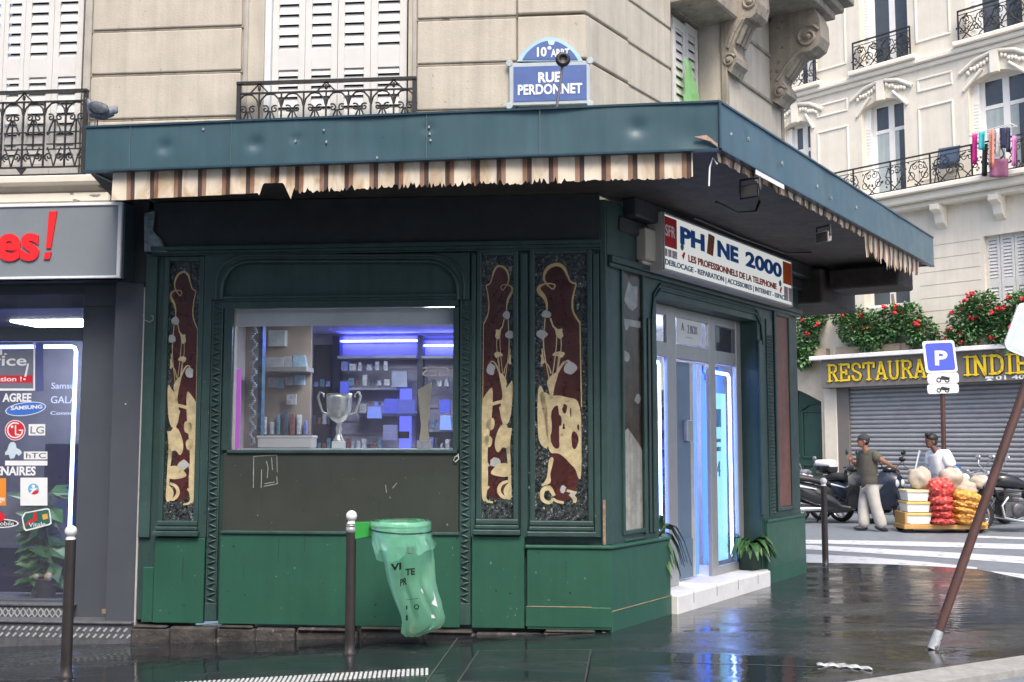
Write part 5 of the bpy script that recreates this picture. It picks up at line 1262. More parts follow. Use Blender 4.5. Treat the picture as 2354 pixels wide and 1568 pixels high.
b = B(); text(b, LS, '10', *LS.rect(1234, 109, 1256, 131, SNn), SNn + .005, bold=.03, depth=.0015); text(b, LS, 'e', *LS.rect(1258, 107, 1267, 115, SNn), SNn + .005, bold=.03, depth=.0015)
text(b, LS, 'ARRT', *LS.rect(1266, 113, 1308, 131, SNn), SNn + .005, bold=.02, depth=.0015); b.build('arch_lettering', WPAINT, SS)
b = B(); b.poly(LS, [LS.uv(x, y, SNn) for x, y in ((1258, 94), (1276, 94), (1272, 104), (1262, 104))], SNn, SNn + .0055); b.build('crown_mark', mat('pale_blue_mark', (.5, .66, .74), rough=.4), SS)
# lollipop lamp standing on the awning
lo = at(1279, 246, LS.pt(0, 0).y - .62); lt = at(1293, 140, lo.y + .02)
LP = thing('rod_lamp', 'round black lamp head on a thin bent rod in front of the street sign', 'lamp', (lo.x, lo.y, ZT))
b = B(); b.tube([V((lo.x, lo.y, ZT)), lo, lo + (lt - lo) * .5 + V((.006, 0, 0)), lt], .0125, 8); b.build('rod', mat('grey_rod', (.14, .14, .17), rough=.4, metal=.4), LP)
b = B(); r_ = 18 / 2500 * lt.y; b.lathe(lt + V((0, -.03, 0)), [(r_ * .3, .07), (r_ * .8, .05), (r_, .0), (r_ * .9, -.02), (r_ * .5, -.03), (r_ * .45, -.015), (.01, -.015)], 20, axis='y'); b.build('lamp_head', BLK, LP)
# pigeon on the awning's left end
pl = AF.pt(.06, ZT + .012, -.06)
PG = thing('pigeon', 'slate grey pigeon crouching on the left end of the awning', 'pigeon', pl, 0)
k = .0046
pb = B(); vs, fs = skin({'b': (-.01, 0, .10, (.052, .055)), 'c': (.05, 0, .115, (.05, .055)), 'r': (-.075, 0, .10, (.04, .045)), 't': (-.13, 0, .115, (.022, .03)), 't2': (-.185, 0, .125, (.010, .03)), 'n': (.075, 0, .155, (.03, .03)), 'h': (.085, 0, .185, (.026, .026)), 'k': (.115, 0, .178, (.006, .006))}, [('b', 'c'), ('b', 'r'), ('r', 't'), ('t', 't2'), ('c', 'n'), ('n', 'h'), ('h', 'k')], 2)
vs = [(-x, y, z_) for x, y, z_ in vs]; pb.add(vs, [f[::-1] for f in fs], True)
for s in (-1, 1): pb.tube([(-.01, s * .02, .06), (-.012, s * .022, .02), (-.012, s * .022, .0)], .006, 5); pb.tube([(-.012, s * .022, .004), (-.04, s * .03, .003)], .005, 5); pb.tube([(-.012, s * .022, .004), (-.04, s * .012, .003)], .005, 5)
pbody = pb.build('body', mat('pigeon_grey', (.13, .15, .19), rough=.5, var=.5, scale=30), PG, local=True)
b = B()
for s in (-1, 1): b.ell((.03, s * .05, .12), .10, .014, .042, 12, 7, Matrix.Rotation(.16, 3, 'Y'), .15, 8, 2)
b.build('wings', mat('pigeon_wing', (.06, .07, .09), rough=.5, var=.6, scale=24), pbody, local=True)
b = B(); b.ell((-.105, -.02, .19), .006, .004, .006, 6, 4); b.build('eye', mat('orange_eye', (.5, .12, .02), rough=.3), pbody, local=True)
PG.scale = (.9, 1.1, 1.25)

# ---------------------------------------------------------------- charcoal shop on the left
LSH = thing('charcoal_shopfront', 'charcoal grey shopfront beside the green shop with a neon-framed window', 'shopfront', L.pt(-4.4, gz(-3.5), 0))
lp_ = lambda n_, m_, b, **k: b.build(n_, m_, LSH, **k)
zg = gz(-3.6)
u_ = lambda x, n_, y=1000: L.uv(x, y, n_)[0]
WN = -.30
b = B(); b.box(L, u_(258, -.06), uL0 - .02, zg + .16, 3.2, -.5, -.03); lp_('pillar', GREYP, b, bev=.006); b = B(); b.box(L, u_(181, -.2), u_(258, -.06) + .002, zg + .18, 3.2, -.5, -.20); lp_('pillar', GREYP, b, bev=.006)
b = B(); b.box(L, uL0 - .018, uL0 - .002, zg + .1, 3.0, -.3, -.01); lp_('edge_strip', mat('pale_edge_strip', (.4, .38, .36), rough=.6, var=.2), b)
b = B()
for y in (700, 810): z_ = L.uv(220, 655 + (y - 700) * .45, -.2)[1]; b.box(L, u_(181, -.2), u_(256, -.2), z_ - .003, z_ + .003, -.21, -.1985)
lp_('panel_joint', BLK, b)
zs1 = L.uv(90, 654, -.2)[1]; zs2 = L.uv(90, 676, WN)[1]
zt1, zt2 = L.uv(90, 753, WN)[1], L.uv(90, 785, WN)[1]
zb1 = L.uv(90, 1376, WN)[1]
uw1 = u_(181, WN)
for a_ in ((uw1 + .02, zt2, zt1, .03), (uw1 + .02, zb1 - .07, zb1, .04), (uw1 + .05, zs2, zs1 + .4, .04)):
    b = B(); b.box(L, -9, a_[0], a_[1], a_[2], WN - .05, WN + a_[3]); lp_('window_frame', GREYP, b, bev=.004)
b = B(); b.box(L, -9, uL0 - .02, zs1, 3.6, -.5, -.06); b.box(L, u_(275, .1), u_(326, 0), L.uv(300, 650, 0)[1], L.uv(300, 462, 0)[1], -.3, -.004); lp_('dark_lintel', BLACKISH, b, bev=.004)
for a_ in ((zb1, zt2), (zt1, zs2)):
    b = B(); b.box(L, -9, uw1, a_[0], a_[1], WN - .008, WN); lp_('window_pane', GLASS, b)
b = B(); nt0 = u_(168, WN - .04); zz = L.uv(90, 797, WN - .04)[1]; zl_ = zb1 + .10
b.tube([L.pt(-9, zz, WN - .04), L.pt(nt0 - .05, zz, WN - .04), L.pt(nt0 - .015, zz - .012, WN - .04), L.pt(nt0, zz - .05, WN - .04), L.pt(nt0, zl_, WN - .04)], .017, 8); lp_('neon_tube', NEON, b)
# inside of the left shop
b = B(); b.box(L, -9, uw1 + .3, zg + .1, 3.4, WN - 2.2, WN - 2.15); b.box(L, uw1 + .02, uw1 + .06, zg + .1, 3.4, WN - 2.2, WN - .02); b.box(L, -9, uw1 + .3, 2.86, 2.9, WN - 2.2, WN - .05); b.box(L, -9, uw1 + .3, zb1 - .3, zb1 - .02, WN - 2.2, WN - .05); lp_('interior', mat('lilac_interior', (.13, .125, .17), rough=.6, var=.15), b)
b = B(); b.box(L, -6.2, uw1 - .05, 2.84, 2.855, WN - 1.6, WN - 1.0); lp_('ceiling_light', LAMPW, b)
b = B(); b.box(L, -6, uw1 - .04, zb1, zb1 + .42, WN - .44, WN - .40); b.box(L, u_(105, WN - .5), uw1 - .02, zb1 + .5, zb1 + 1.42, WN - .52, WN - .5); lp_('display_panel', mat('navy_display', (.016, .016, .05), rough=.3, var=.2), b)
b = B(); b.box(L, -6, u_(130, WN - .1), zb1 + .45, zb1 + .95, WN - .38, WN - .36); lp_('backing_panel', mat('grey_backing', (.16, .16, .19), rough=.5), b)
b = B(); zz = L.uv(140, 889, WN - .49)[1]
text(b, L, 'Samsu', u_(114, WN - .49), u_(166, WN - .49), zz - .02, zz + .04, WN - .49, depth=.002); zz = L.uv(140, 920, WN - .49)[1]; text(b, L, 'GALA', u_(114, WN - .49), u_(172, WN - .49), zz - .03, zz + .04, WN - .49, depth=.002); zz = L.uv(140, 950, WN - .49)[1]; text(b, L, 'Conne', u_(114, WN - .49), u_(166, WN - .49), zz - .015, zz + .02, WN - .49, depth=.002)
lp_('display_lettering', emit('lit_pale_letter', (.75, .75, .9), .5), b)
# steps with pierced metal plate
CHK = mat('pale_pressed_metal', (.50, .51, .52), rough=.4, metal=.3, var=.15, scale=20); CHD = mat('dark_pressed_metal', (.12, .125, .135), rough=.5, metal=.3, var=.3, scale=20)
zA = L.uv(90, 1391, -.2)[1]; zBm = L.uv(90, 1422, -.2)[1]; zC = L.uv(250, 1434, .03)[1]; zD = zg - .02
b = B(); b.box(L, -9, u_(181, -.15), zBm, zA, -.5, -.16); b.box(L, -9, u_(315, .04), zD - .05, zC, -.5, .03); b.box(L, -9, u_(181, -.12), zA, zA + .02, -.5, -.14); b.box(L, -9, u_(316, .04), zC, zC + .018, -.5, .05); st = lp_('step', CHD, b, bev=.004)
b = B(); rr = random.Random(3)
uu = u_(-30, .03); ue = u_(312, .03); kx = 0
while uu < ue:
    for j in range(2):
        c = (uu + (.03 if j else 0), zC - .05 - j * .055)
        b.poly(L, [(c[0] - .022, c[1] - .01), (c[0] - .008, c[1] - .02), (c[0] + .022, c[1] + .008), (c[0] + .008, c[1] + .02)], .03, .036)
    uu += .062
uu = u_(-30, -.16); ue = u_(178, -.16); zm = (zA + zBm) / 2
while uu < ue:
    for s in (-1, 1): b.ribbon(L, [(uu - .028, zm - s * .04), (uu + .028, zm + s * .04)], .008, -.16, -.155)
    b.poly(L, [(uu - .014, zm), (uu, zm - .018), (uu + .014, zm), (uu, zm + .018)], -.16, -.155)
    uu += .056
b.build('tread_pattern', CHK, st)
b = B(); z_ = L.uv(248, 1405, -.03)[1]; b.box(L, u_(247, -.02), u_(256, -.02), z_ - .02, z_ + .02, -.03, -.022); lp_('wall_plate', mat('tan_plate', (.25, .19, .12), rough=.5), b)
b = B(); c_ = L.uv(288, 929, -.02); b.ell(L.pt(c_[0], c_[1], -.028), .007, .007, .007, 6, 4); lp_('door_stud', WPAINT, b)
# signboard of the left shop
GN = .22
u1 = u_(279, GN, 550); z1 = L.uv(140, 467, GN)[1]; z0 = L.uv(140, 641, GN)[1]
GS = thing('shop_sign', 'grey shop signboard with red lettering ending in an exclamation mark', 'sign', L.pt(u1 - 1, z0, .1))
b = B(); b.box(L, -9, u1 + .02, z0, z1 - .01, -.05, GN - .02); b.build('casing', mat('navy_casing', (.03, .05, .07), rough=.4), GS)
b = B(); b.box(L, -9, u1, z1 - .03, z1, .1, GN + .01); b.box(L, -9, u1, z0, z0 + .022, .1, GN + .01); b.box(L, u1 - .035, u1, z0 + .022, z1 - .03, .1, GN + .01); b.build('frame', mat('white_frame', (.74, .75, .76), rough=.4, var=.05), GS, bev=.004)
b = B(); b.box(L, -9, u1 - .03, z0 + .02, z1 - .03, GN - .03, GN - .004); b.build('face', GREYS, GS)
b = B(); uu0, uu1, zz0, zz1 = L.rect(-6, 537, 91, 601, GN); text(b, L, 'es', uu0, uu1, zz0, zz1, GN, bold=.035, depth=.012)
pp_ = lambda pts: b.poly(L, [L.uv(x, y, GN) for x, y in pts], GN - .004, GN + .012)
pp_([(114, 487), (132, 486), (118, 571), (107, 571)]); pp_([(105, 580), (119, 580), (115, 596), (101, 596)]); b.build('red_lettering', mat('glossy_red_letter', (.78, .025, .03), rough=.3, var=.04), GS)
# window stickers: each one of its own
SN_ = WN + .003
GRPS = 'stickers on the left shop window'
def stk(name, lab, quadx, m_, shape=None, n0=SN_, cat='sticker'):
    b = B()
    pts = [L.uv(x, y, n0) for x, y in (shape or [(quadx[0], quadx[1]), (quadx[2], quadx[1]), (quadx[2], quadx[3]), (quadx[0], quadx[3])])]
    b.poly(L, pts, n0, n0 + .002); return tag(b.build(name, m_), lab, cat, GRPS)
def ell_(cx, cy, rx, ry, rot=0, k=24): return [(cx + rx * cos(2 * pi * i / k) * cos(rot) - ry * sin(2 * pi * i / k) * sin(rot), cy + rx * cos(2 * pi * i / k) * sin(rot) + ry * sin(2 * pi * i / k) * cos(rot)) for i in range(k)]
def sub(o, name, m_, shapes=(), texts=(), lift=.0026):
    b = B()
    for s in shapes: b.poly(L, [L.uv(x, y, SN_) for x, y in s], SN_ + lift - .001, SN_ + lift)
    for t in texts: ptext_(b, *t, n_=SN_ + lift)
    return b.build(name, m_, o)
def ptext_(b, txt, x0, y0, x1, y1, bold=.0, tilt=0.0, shear=0.0, n_=SN_):
    return text(b, L, txt, *L.rect(x0, y0, x1, y1, n_), n_, bold=bold, depth=.0008, tilt=tilt, shear=shear)
STW = mat('sticker_white', (.72, .73, .74), rough=.45, var=.05); SBL = mat('sticker_blue', (.045, .15, .52), rough=.4, var=.05); SRD = mat('sticker_red', (.55, .02, .03), rough=.4, var=.06); SGR = mat('sticker_slate', (.15, .17, .22), rough=.4, var=.05)
BX = lambda x0, y0, x1, y1: [(x0, y0), (x1, y0), (x1, y1), (x0, y1)]
o = stk('window_sticker', 'large slate sticker with white rounded lettering and a red band', None, SGR, BX(-40, 806, 78, 896))
sub(o, 'white_border', STW, [BX(-40, 893, 80, 898), BX(77, 786, 81, 898)]); sub(o, 'lettering', STW, [[(63, 836), (67, 836), (61, 866), (56, 866)], BX(54, 870, 59, 874)], [('n.', -14, 803, 16, 816, .01), ('vice', -22, 818, 61, 841, .012)])
sub(o, 'red_band', SRD, [BX(-40, 863, 75, 880)], lift=.0022); sub(o, 'band_lettering', STW, (), [('installation !', -60, 866, 50, 877, .02)])
b = B(); b.poly(L, [L.uv(x, y, SN_ - .02) for x, y in BX(81, 790, 100, 900)], SN_ - .022, SN_ - .02); tag(b.build('window_sticker', mat('sticker_violet', (.13, .14, .36), rough=.4)), 'plain violet film strip beside the large slate sticker', 'sticker', GRPS)
b = B(); ptext_(b, 'AGREE', 6, 904, 72, 924, .03); tag(b.build('window_lettering', STW), 'white AGREE lettering above the blue oval sticker', 'lettering', GRPS)
o = stk('window_sticker', 'blue tilted oval sticker with white block lettering', None, STW, ell_(59, 940, 47, 15.5, -.13)); sub(o, 'blue_oval', SBL, [ell_(59, 940, 45, 14, -.13)], lift=.0022); sub(o, 'lettering', STW, (), [('SAMSUNG', 25, 934, 97, 943, .03, .05)], lift=.003)
o = stk('window_sticker', 'round red emblem sticker with a white ring', None, STW, ell_(35, 989, 23.5, 23.5)); sub(o, 'red_disc', SRD, [ell_(35, 989, 22, 22)], lift=.0022)
rg = [ell_(35, 989, 18.5, 18.5), ell_(35, 989, 15.5, 15.5)]
b = B(); F0, F1 = [[L.uv(x, y, SN_) for x, y in r] for r in rg]
for i in range(20): j = (i + 1) % 24; b.poly(L, [F0[i], F0[j], F1[j], F1[i]], SN_ + .0022, SN_ + .003)
b.ribbon(L, [L.uv(x, y, SN_) for x, y in ((36, 978), (36, 999), (44, 999))], .012, SN_ + .0022, SN_ + .003); b.ribbon(L, [L.uv(x, y, SN_) for x, y in ((44, 989), (53, 989))], .01, SN_ + .0022, SN_ + .003); b.poly(L, [L.uv(x, y, SN_) for x, y in ell_(28, 981, 3, 3)], SN_ + .0022, SN_ + .003)
b.build('white_mark', STW, o)
o = stk('window_sticker', 'small white rectangle with two grey capital letters beside the round red emblem', BX(66, 975, 104, 1001) and (66, 975, 104, 1001), STW); sub(o, 'lettering', mat('sticker_grey', (.16, .17, .18), rough=.5), (), [('LG', 70, 980, 101, 997, .01)])
o = stk('window_sticker', 'pale blue robot-shaped sticker beside the rectangle with thin letters', None, mat('sticker_ice', (.50, .60, .66), rough=.45, var=.1), [(20, 1024), (24, 1017), (32, 1016), (36, 1020), (38, 1030), (46, 1034), (51, 1041), (44, 1048), (37, 1043), (33, 1053), (24, 1055), (20, 1045), (12, 1046), (12, 1040), (17, 1034)])
o = stk('window_sticker', 'white rectangle with three thin black letters above the long white strip', (55, 1038, 109, 1056), STW); sub(o, 'lettering', BLK, (), [('hTC', 60, 1041, 106, 1053)])
o = stk('window_sticker', 'long plain white strip sticker above the partner lettering', (12, 1059, 109, 1070), STW)
b = B(); ptext_(b, 'PARTENAIRES', -68, 1072, 82, 1093, .03); tag(b.build('window_lettering', STW), 'white PARTENAIRES lettering under the white strip', 'lettering', GRPS)
o = stk('window_sticker', 'square orange sticker cut by the picture edge', (-45, 1099, 14, 1162), mat('sticker_orange', (.68, .24, .03), rough=.4, var=.05)); sub(o, 'lettering', STW, (), [('orange', -30, 1144, 11, 1156, .01)])
o = stk('window_sticker', 'square white sticker with a small red and blue globe', (47, 1098, 109, 1162), STW); sub(o, 'globe', mat('sticker_sky', (.09, .36, .58), rough=.4), [ell_(77, 1124, 12.5, 12.5)], lift=.0022); sub(o, 'globe_red', SRD, [[(90, 1126), (88, 1134), (80, 1137), (73, 1136), (78, 1129)]], lift=.003); sub(o, 'globe_white', STW, [ell_(77, 1118, 4, 4), [(67, 1124), (88, 1121), (80, 1128), (72, 1135), (69, 1133), (74, 1127)], BX(48, 1145, 108, 1145.8)], lift=.0027)
o = stk('window_sticker', 'rounded green card sticker with a red seated figure and gold chip', None, STW, [(57, 1178), (108, 1168), (114, 1170), (119, 1203), (114, 1207), (60, 1221), (55, 1217), (50, 1190)]); sub(o, 'green_field', mat('sticker_green', (.03, .11, .09), rough=.4), [[(59, 1180), (108, 1171), (112, 1173), (116, 1201), (112, 1204), (62, 1217), (58, 1214), (53, 1191)]], lift=.0022)
sub(o, 'gold_chip', mat('sticker_gold', (.6, .33, .07), rough=.4), [[(97, 1183), (109, 1180), (111, 1192), (99, 1195)]], lift=.0027); sub(o, 'red_figure', SRD, [[(79, 1176), (84, 1178), (86, 1196), (75, 1199), (66, 1203), (60, 1210), (59, 1205), (66, 1196), (76, 1192)]], lift=.003); sub(o, 'white_print', STW, (), [('Vitale', 66, 1202, 104, 1212, .0, .08)], lift=.0034)
o = stk('window_sticker', 'black pill-shaped sticker with a red dome and white script', None, STW, ell_(0, 1203, 43, 10.5) ); sub(o, 'black_pill', BLK, [ell_(0, 1203, 40, 8)], lift=.0022); sub(o, 'red_dome', SRD, [ell_(-4, 1188, 16, 12)], lift=.0027); sub(o, 'lettering', STW, (), [('mobile', -12, 1198, 32, 1208)], lift=.0032)
# plant inside the left window
lo_ = L.pt(u_(120, WN - .2), zb1 - .015, WN - .20)
t = thing('potted_plant', 'broad-leaved potted plant behind the left shop window', 'plant', lo_)
b = B(); b.lathe((0, 0, 0), [(.08, 0), (.10, .16), (.11, .18), (.09, .18), (.085, .15)], 14); b.build('pot', mat('dark_pot', (.05, .045, .04), rough=.5), t, local=True)
b = B(); rn = random.Random(21)
for i in range(80):
    h = .16 + rn.random() * .84; a = rn.uniform(0, 2 * pi); l = rn.uniform(.14, .28)
    o_ = V((rn.uniform(-.14, .06), rn.uniform(-.06, .06), h)); d = V((cos(a) - .35, sin(a) * .2, rn.uniform(-.7, .25)))
    b.leaf(o_, d, V((rn.uniform(-.3, .3), -.7, 1)), l, l * .55)
b.build('leaves', LEAF, t, local=True)
b = B(); b.tube([(0, 0, .1), (-.02, 0, .5), (.0, 0, .95)], .012, 6); b.tube([(0, 0, .1), (-.06, 0, .4), (-.1, 0, .7)], .009, 6); b.build('stem', mat('green_stem', (.06, .09, .03), rough=.6), t, local=True)
b = B()
for x_, r_ in ((-.06, .03), (.05, .04)): b.ell((x_, -.09, .20), r_, r_ * .8, r_, 10, 7)
b.build('tan_stones', mat('tan_stone', (.42, .28, .18), rough=.6, var=.3, scale=14), t, local=True)

# ---------------------------------------------------------------- bollards, bag holder, bag
BOL = mat('brown_black_iron', (.034, .028, .027), rough=.42, var=.2, scale=8, bump=.06, bscale=20, dirt=((.16, .15, .14), .745, 16))
BALL = mat('chipped_white_ball', (.74, .73, .71), rough=.4, var=.05, scale=8, dirt=((.35, .33, .3), .74, 40))
def bollard(loc, lab):
    t = thing('bollard', lab, 'bollard', loc, 0, 'iron bollards along the pavement edge')
    b = B(); b.lathe((0, 0, 0), [(.052, 0), (.052, .02), (.041, .03), (.041, .10), (.040, 1.0), (.040, 1.03)], 18); b.build('post', BOL, t, local=True)
    b = B(); b.lathe((0, 0, 1.03), [(.037, 0), (.033, .012), (.026, .025)] + [(.045 * sin(a), .062 - .045 * cos(a)) for a in [pi * (.2 + .8 * i / 9) for i in range(10)]], 18); b.build('ball', BALL, t, local=True)
    return t
def bloc(px, py_top):
    # a 1.137 m bollard whose ball top is seen at this pixel
    d = ray(px, py_top); s = CAMZ
    for _ in range(6):
        p = CAM + d * ((1.137 + gz((CAM + d * ((1.137 - CAMZ) / d.z)).x) - CAMZ) / d.z); s = p
    return V((p.x, p.y, gz(p.x)))
b2 = bloc(808, 1171); B2 = bollard(b2, 'dark iron bollard with a white ball holding the green bin bag')
bollard(bloc(164, 1198), 'dark iron bollard with a white ball in front of the charcoal shop')
g3 = ground(1897, 1299, -.02); bollard((g3.x, g3.y, g3.z), 'dark iron bollard with a white ball beyond the corner by the crossing')
print('bollards', b2, g3)
# holder
sc_ = b2.y / FPX
BF = Pl((b2.x, b2.y - .02), 90)
def bp(cx, cy): return BF.uv(588.2 + .3432 * cx, 1029.4 + .3432 * cy)
HD = thing('bag_holder', 'bright green bag holder bracket clamped to the bollard', 'bag holder', (b2.x + .05, b2.y, bp(700, 600)[1]))
b = B(); b.poly(BF, [bp(662, 497), bp(790, 495), bp(790, 588), bp(662, 612)], -.004, .004); b.build('bracket', mat('leaf_green_paint', (.035, .30, .055), rough=.35, var=.08), HD, bev=.002)
b = B(); z0, z1 = bp(640, 572)[1], bp(640, 530)[1]; b.lathe((b2.x, b2.y, z0), [(.040, 0), (.0435, 0), (.0435, z1 - z0), (.040, z1 - z0)], 18); b.lathe((b2.x, b2.y, bp(640, 527)[1]), [(.040, 0), (.042, 0), (.042, .014), (.040, .014)], 18); b.build('clamp', mat('grey_clamp', (.34, .36, .38), rough=.4, metal=.3), HD)
rc = bp(968, 522); rr = (bp(1165, 520)[0] - bp(772, 520)[0]) / 2
b = B(); b.tube([BF.pt(rc[0] + rr * cos(a), rc[1], rr * .9 * sin(a)) for a in [2 * pi * i / 28 for i in range(29)]], .008, 6, False); b.build('ring', MATS['leaf_green_paint'], HD)
# bag: rows of the outline measured from the ring down
rows = [(778, 1163, 492, .9), (773, 1166, 520, .92), (776, 1166, 545, .92), (782, 1162, 566, .9), (790, 1172, 600, .86), (828, 1184, 640, .8), (845, 1192, 700, .74), (856, 1198, 760, .66), (866, 1202, 820, .6), (880, 1206, 890, .55), (900, 1222, 960, .5), (925, 1240, 1020, .46), (950, 1255, 1080, .42), (970, 1266, 1130, .36), (976, 1262, 1170, .30), (972, 1235, 1205, .24), (968, 1150, 1240, .16), (1000, 1090, 1262, .08)]
b = B(); nk = 72; rings_ = []
for j, (x0, x1, y_, dpt) in enumerate(rows):
    a_, z_ = bp(x0, y_); c_, _ = bp(x1, y_); cxm, hw = (a_ + c_) / 2, (c_ - a_) / 2; r = []
    for k in range(nk):
        t = 2 * pi * k / nk; ct_, st2 = cos(t), sin(t)
        g_ = 0.0 if j < 3 else min(1.0, (j - 2) / 4)
        ph = 2.2 * MN.noise(V((z_ * 2.2, ct_ * 1.2, 5)))
        gat = .055 * max(0.0, 1 - abs(j - 5) / 5.0) * (1 - abs(sin(t * 5.5 + 1.3 * MN.noise(V((t, z_ * 2, 9)))))) ** 2 if j >= 3 else 0
        fold = gat + g_ * (.20 * (1 - abs(sin(t * 2.5 + z_ * 2.0 + ph))) ** 3 * -1.6 + .12 * MN.noise(V((ct_ * 3, st2 * 3, z_ * 6))) + .07 * abs(MN.noise(V((ct_ * 7, st2 * 7, z_ * 11)))))
        r.append(BF.pt(cxm + hw * ct_ * (1 - abs(fold) * .12) + g_ * .006 * MN.noise(V((z_ * 14, ct_, 2))), z_ + (.006 * sin(t * 3) if j else 0), hw * dpt * .85 * st2 * (1 + fold * 1.6)))
    rings_.append(r)
b.loft(rings_, cap=False); b.add(rings_[-1], [list(range(nk))])
GRN = plastic('green_film', (.42, .92, .62), .62, .46)
BG = b.build('trash_bag', GRN); tag(BG, 'translucent green plastic bin bag hanging from the bollard ring', 'bin bag')
# folded-over collar
b = B(); r2 = []
for (x0, x1, y_, g_) in ((774, 1165, 486, 1.0), (768, 1170, 500, 1.03), (770, 1170, 540, 1.03), (784, 1166, 590, 1.03), (826, 1190, 650, 1.02)):
    a_, z_ = bp(x0, y_); c_, _ = bp(x1, y_); cxm, hw = (a_ + c_) / 2, (c_ - a_) / 2
    rw_ = []
    for k in range(nk):
        t = 2 * pi * k / nk; lw = 0 if y_ < 560 else (y_ - 540) / 110
        sag = lw * (.12 * max(0, sin(t * .5 + .35)) ** 2 - .02 + .035 * MN.noise(V((cos(t) * 3, sin(t) * 3, 7))) + .02 * sin(t * 3 + 1))
        wob = 1 + .045 * lw * (1 - abs(sin(t * 4.5 + .6))) + (.02 + .09 * lw) * MN.noise(V((cos(t) * 4, sin(t) * 4, y_ * .03))) + .03 * lw
        rim = .008 * MN.noise(V((cos(t) * 3, sin(t) * 3, 1))) if y_ < 510 else 0
        rw_.append(BF.pt(cxm + hw * g_ * cos(t) * wob, z_ - sag + rim, hw * .94 * g_ * sin(t) * wob))
    r2.append(rw_)
b.loft(r2, cap=False); b.build('folded_collar', plastic('thin_green_film', (.46, .94, .68), .6, .60), BG)
b = B(); b.tube([BF.pt(rc[0] + rr * 1.05 * cos(a), rc[1] - .03 - .012 * sin(a) - (.012 * cos(a)), rr * .99 * sin(a)) for a in [2 * pi * i / 32 for i in range(33)]], .006, 6, False); b.build('elastic_band', BLK, BG)
INK = mat('black_ink', (.012, .02, .016), rough=.4)
b = B()
def bt(txt, c0, r0, c1, r1, n_, tilt=0.0, bold=.04):
    a = bp(c0, r1); c = bp(c1, r0); text(b, BF, txt, a[0], c[0], a[1], c[1], n_, bold=bold, depth=.0008, tilt=tilt)
bt('VI', 915, 765, 985, 812, .142, .15); bt('TE', 1010, 797, 1075, 842, .132, .08); bt('PR', 975, 868, 1020, 915, .118, .3); bt('EE', 1020, 650, 1085, 695, .172); bt('I', 1010, 1110, 1024, 1145, .082, 0); bt('I', 1012, 1045, 1022, 1070, .092, 0)
a = bp(1082, 1053); rr_ = .017
for i in range(16):
    if i % 5 == 4: continue
    t0_, t1_ = 2 * pi * i / 16, 2 * pi * (i + 1) / 16; b.ribbon(BF, [(a[0] + rr_ * cos(t0_), a[1] + rr_ * sin(t0_)), (a[0] + rr_ * cos(t1_), a[1] + rr_ * sin(t1_))], .008, .092, .094)
b.ribbon(BF, [bp(1020, 1005), bp(1095, 996)], .003, .100, .1015)
b.build('printed_lettering', INK, BG)
# pale paper and rubbish showing through
b = B(); b.poly(BF, [bp(1105, 945), bp(1170, 890), bp(1205, 1000), bp(1220, 1060), bp(1165, 1030)], .05, .053); b.poly(BF, [bp(1150, 1050), bp(1228, 1060), bp(1232, 1135), bp(1165, 1138)], .03, .033)
tag(b.build('crumpled_paper', mat('white_waste_paper', (.62, .68, .66), rough=.7)), 'white waste paper inside the green bin bag', 'paper')
q = bp(1050, 1205); b = B(); b.ell(BF.pt(q[0], q[1], .0), .035, .025, .05, 10, 7, None, .6, 6, 3); tag(b.build('food_scrap', mat('pale_scrap', (.6, .52, .36), rough=.7, var=.4, scale=30)), 'pale crumpled scrap at the bottom of the bin bag', 'litter')

# ---------------------------------------------------------------- leaning signpost in front
lb = ground(2143, 1492); ltp = at(2345, 922, lb.y + .12)
LPN = thing('leaning_signpost', 'leaning rusty brown signpost with a white base sleeve and pale sign plate', 'signpost', lb)
dirp = (ltp - lb).normalized()
b = B(); b.tube([lb + dirp * .15, lb + dirp * 3.6], .035, 14); b.build('post', mat('red_brown_post', (.085, .040, .032), rough=.38, var=.3, scale=4, streak=.2, dirt=((.25, .23, .22), .73, 14)), LPN)
b = B(); b.tube([lb, lb + dirp * .06, lb + dirp * .15], [.041, .039, .0355], 14); b.build('base_sleeve', mat('scuffed_grey_sleeve', (.42, .45, .47), rough=.5, metal=.2, var=.35, scale=14, dirt=((.12, .06, .05), .55, 14)), LPN)
b = B(); b.tube([lb + dirp * .3 + V((-.036, -.005, 0)), lb + dirp * 3.55 + V((-.036, -.005, 0))], .008, 6); b.build('dark_rail', mat('dark_rail', (.02, .012, .012), rough=.4), LPN)
ln_ = dirp.cross(V((0, 1, 0))).normalized(); ln_ = -ln_ if ln_.x < 0 else ln_
pcx = at(2430, 790, lb.y + .1)
pF = type('T', (), {'pt': lambda s, u, z_, n_: pcx + ln_ * u + dirp * z_ + V((0, -1, 0)) * n_})()
rw = [(cos(a) * .06 + sx_ * .34, sin(a) * .06 + sy_ * .15) for sx_, sy_, a0 in ((1, 1, 0), (-1, 1, 1), (-1, -1, 2), (1, -1, 3)) for a in [(a0 + k / 4) * pi / 2 for k in range(5)]]
b = B(); b.poly(pF, rw, -.01, .012); pl_ = b.build('sign_plate', mat('white_plate', (.72, .76, .80), rough=.4), LPN)
b = B(); b.poly(pF, [(x * .93, y * .9) for x, y in rw], .012, .015); b.build('plate_face', mat('pale_blue_face', (.50, .60, .74), rough=.35), pl_)
b = B(); b.poly(pF, [(-.32, -.17), (-.25, -.17), (-.25, -.12), (-.32, -.12)], .015, .017); b.build('plate_mark', WPAINT, pl_)
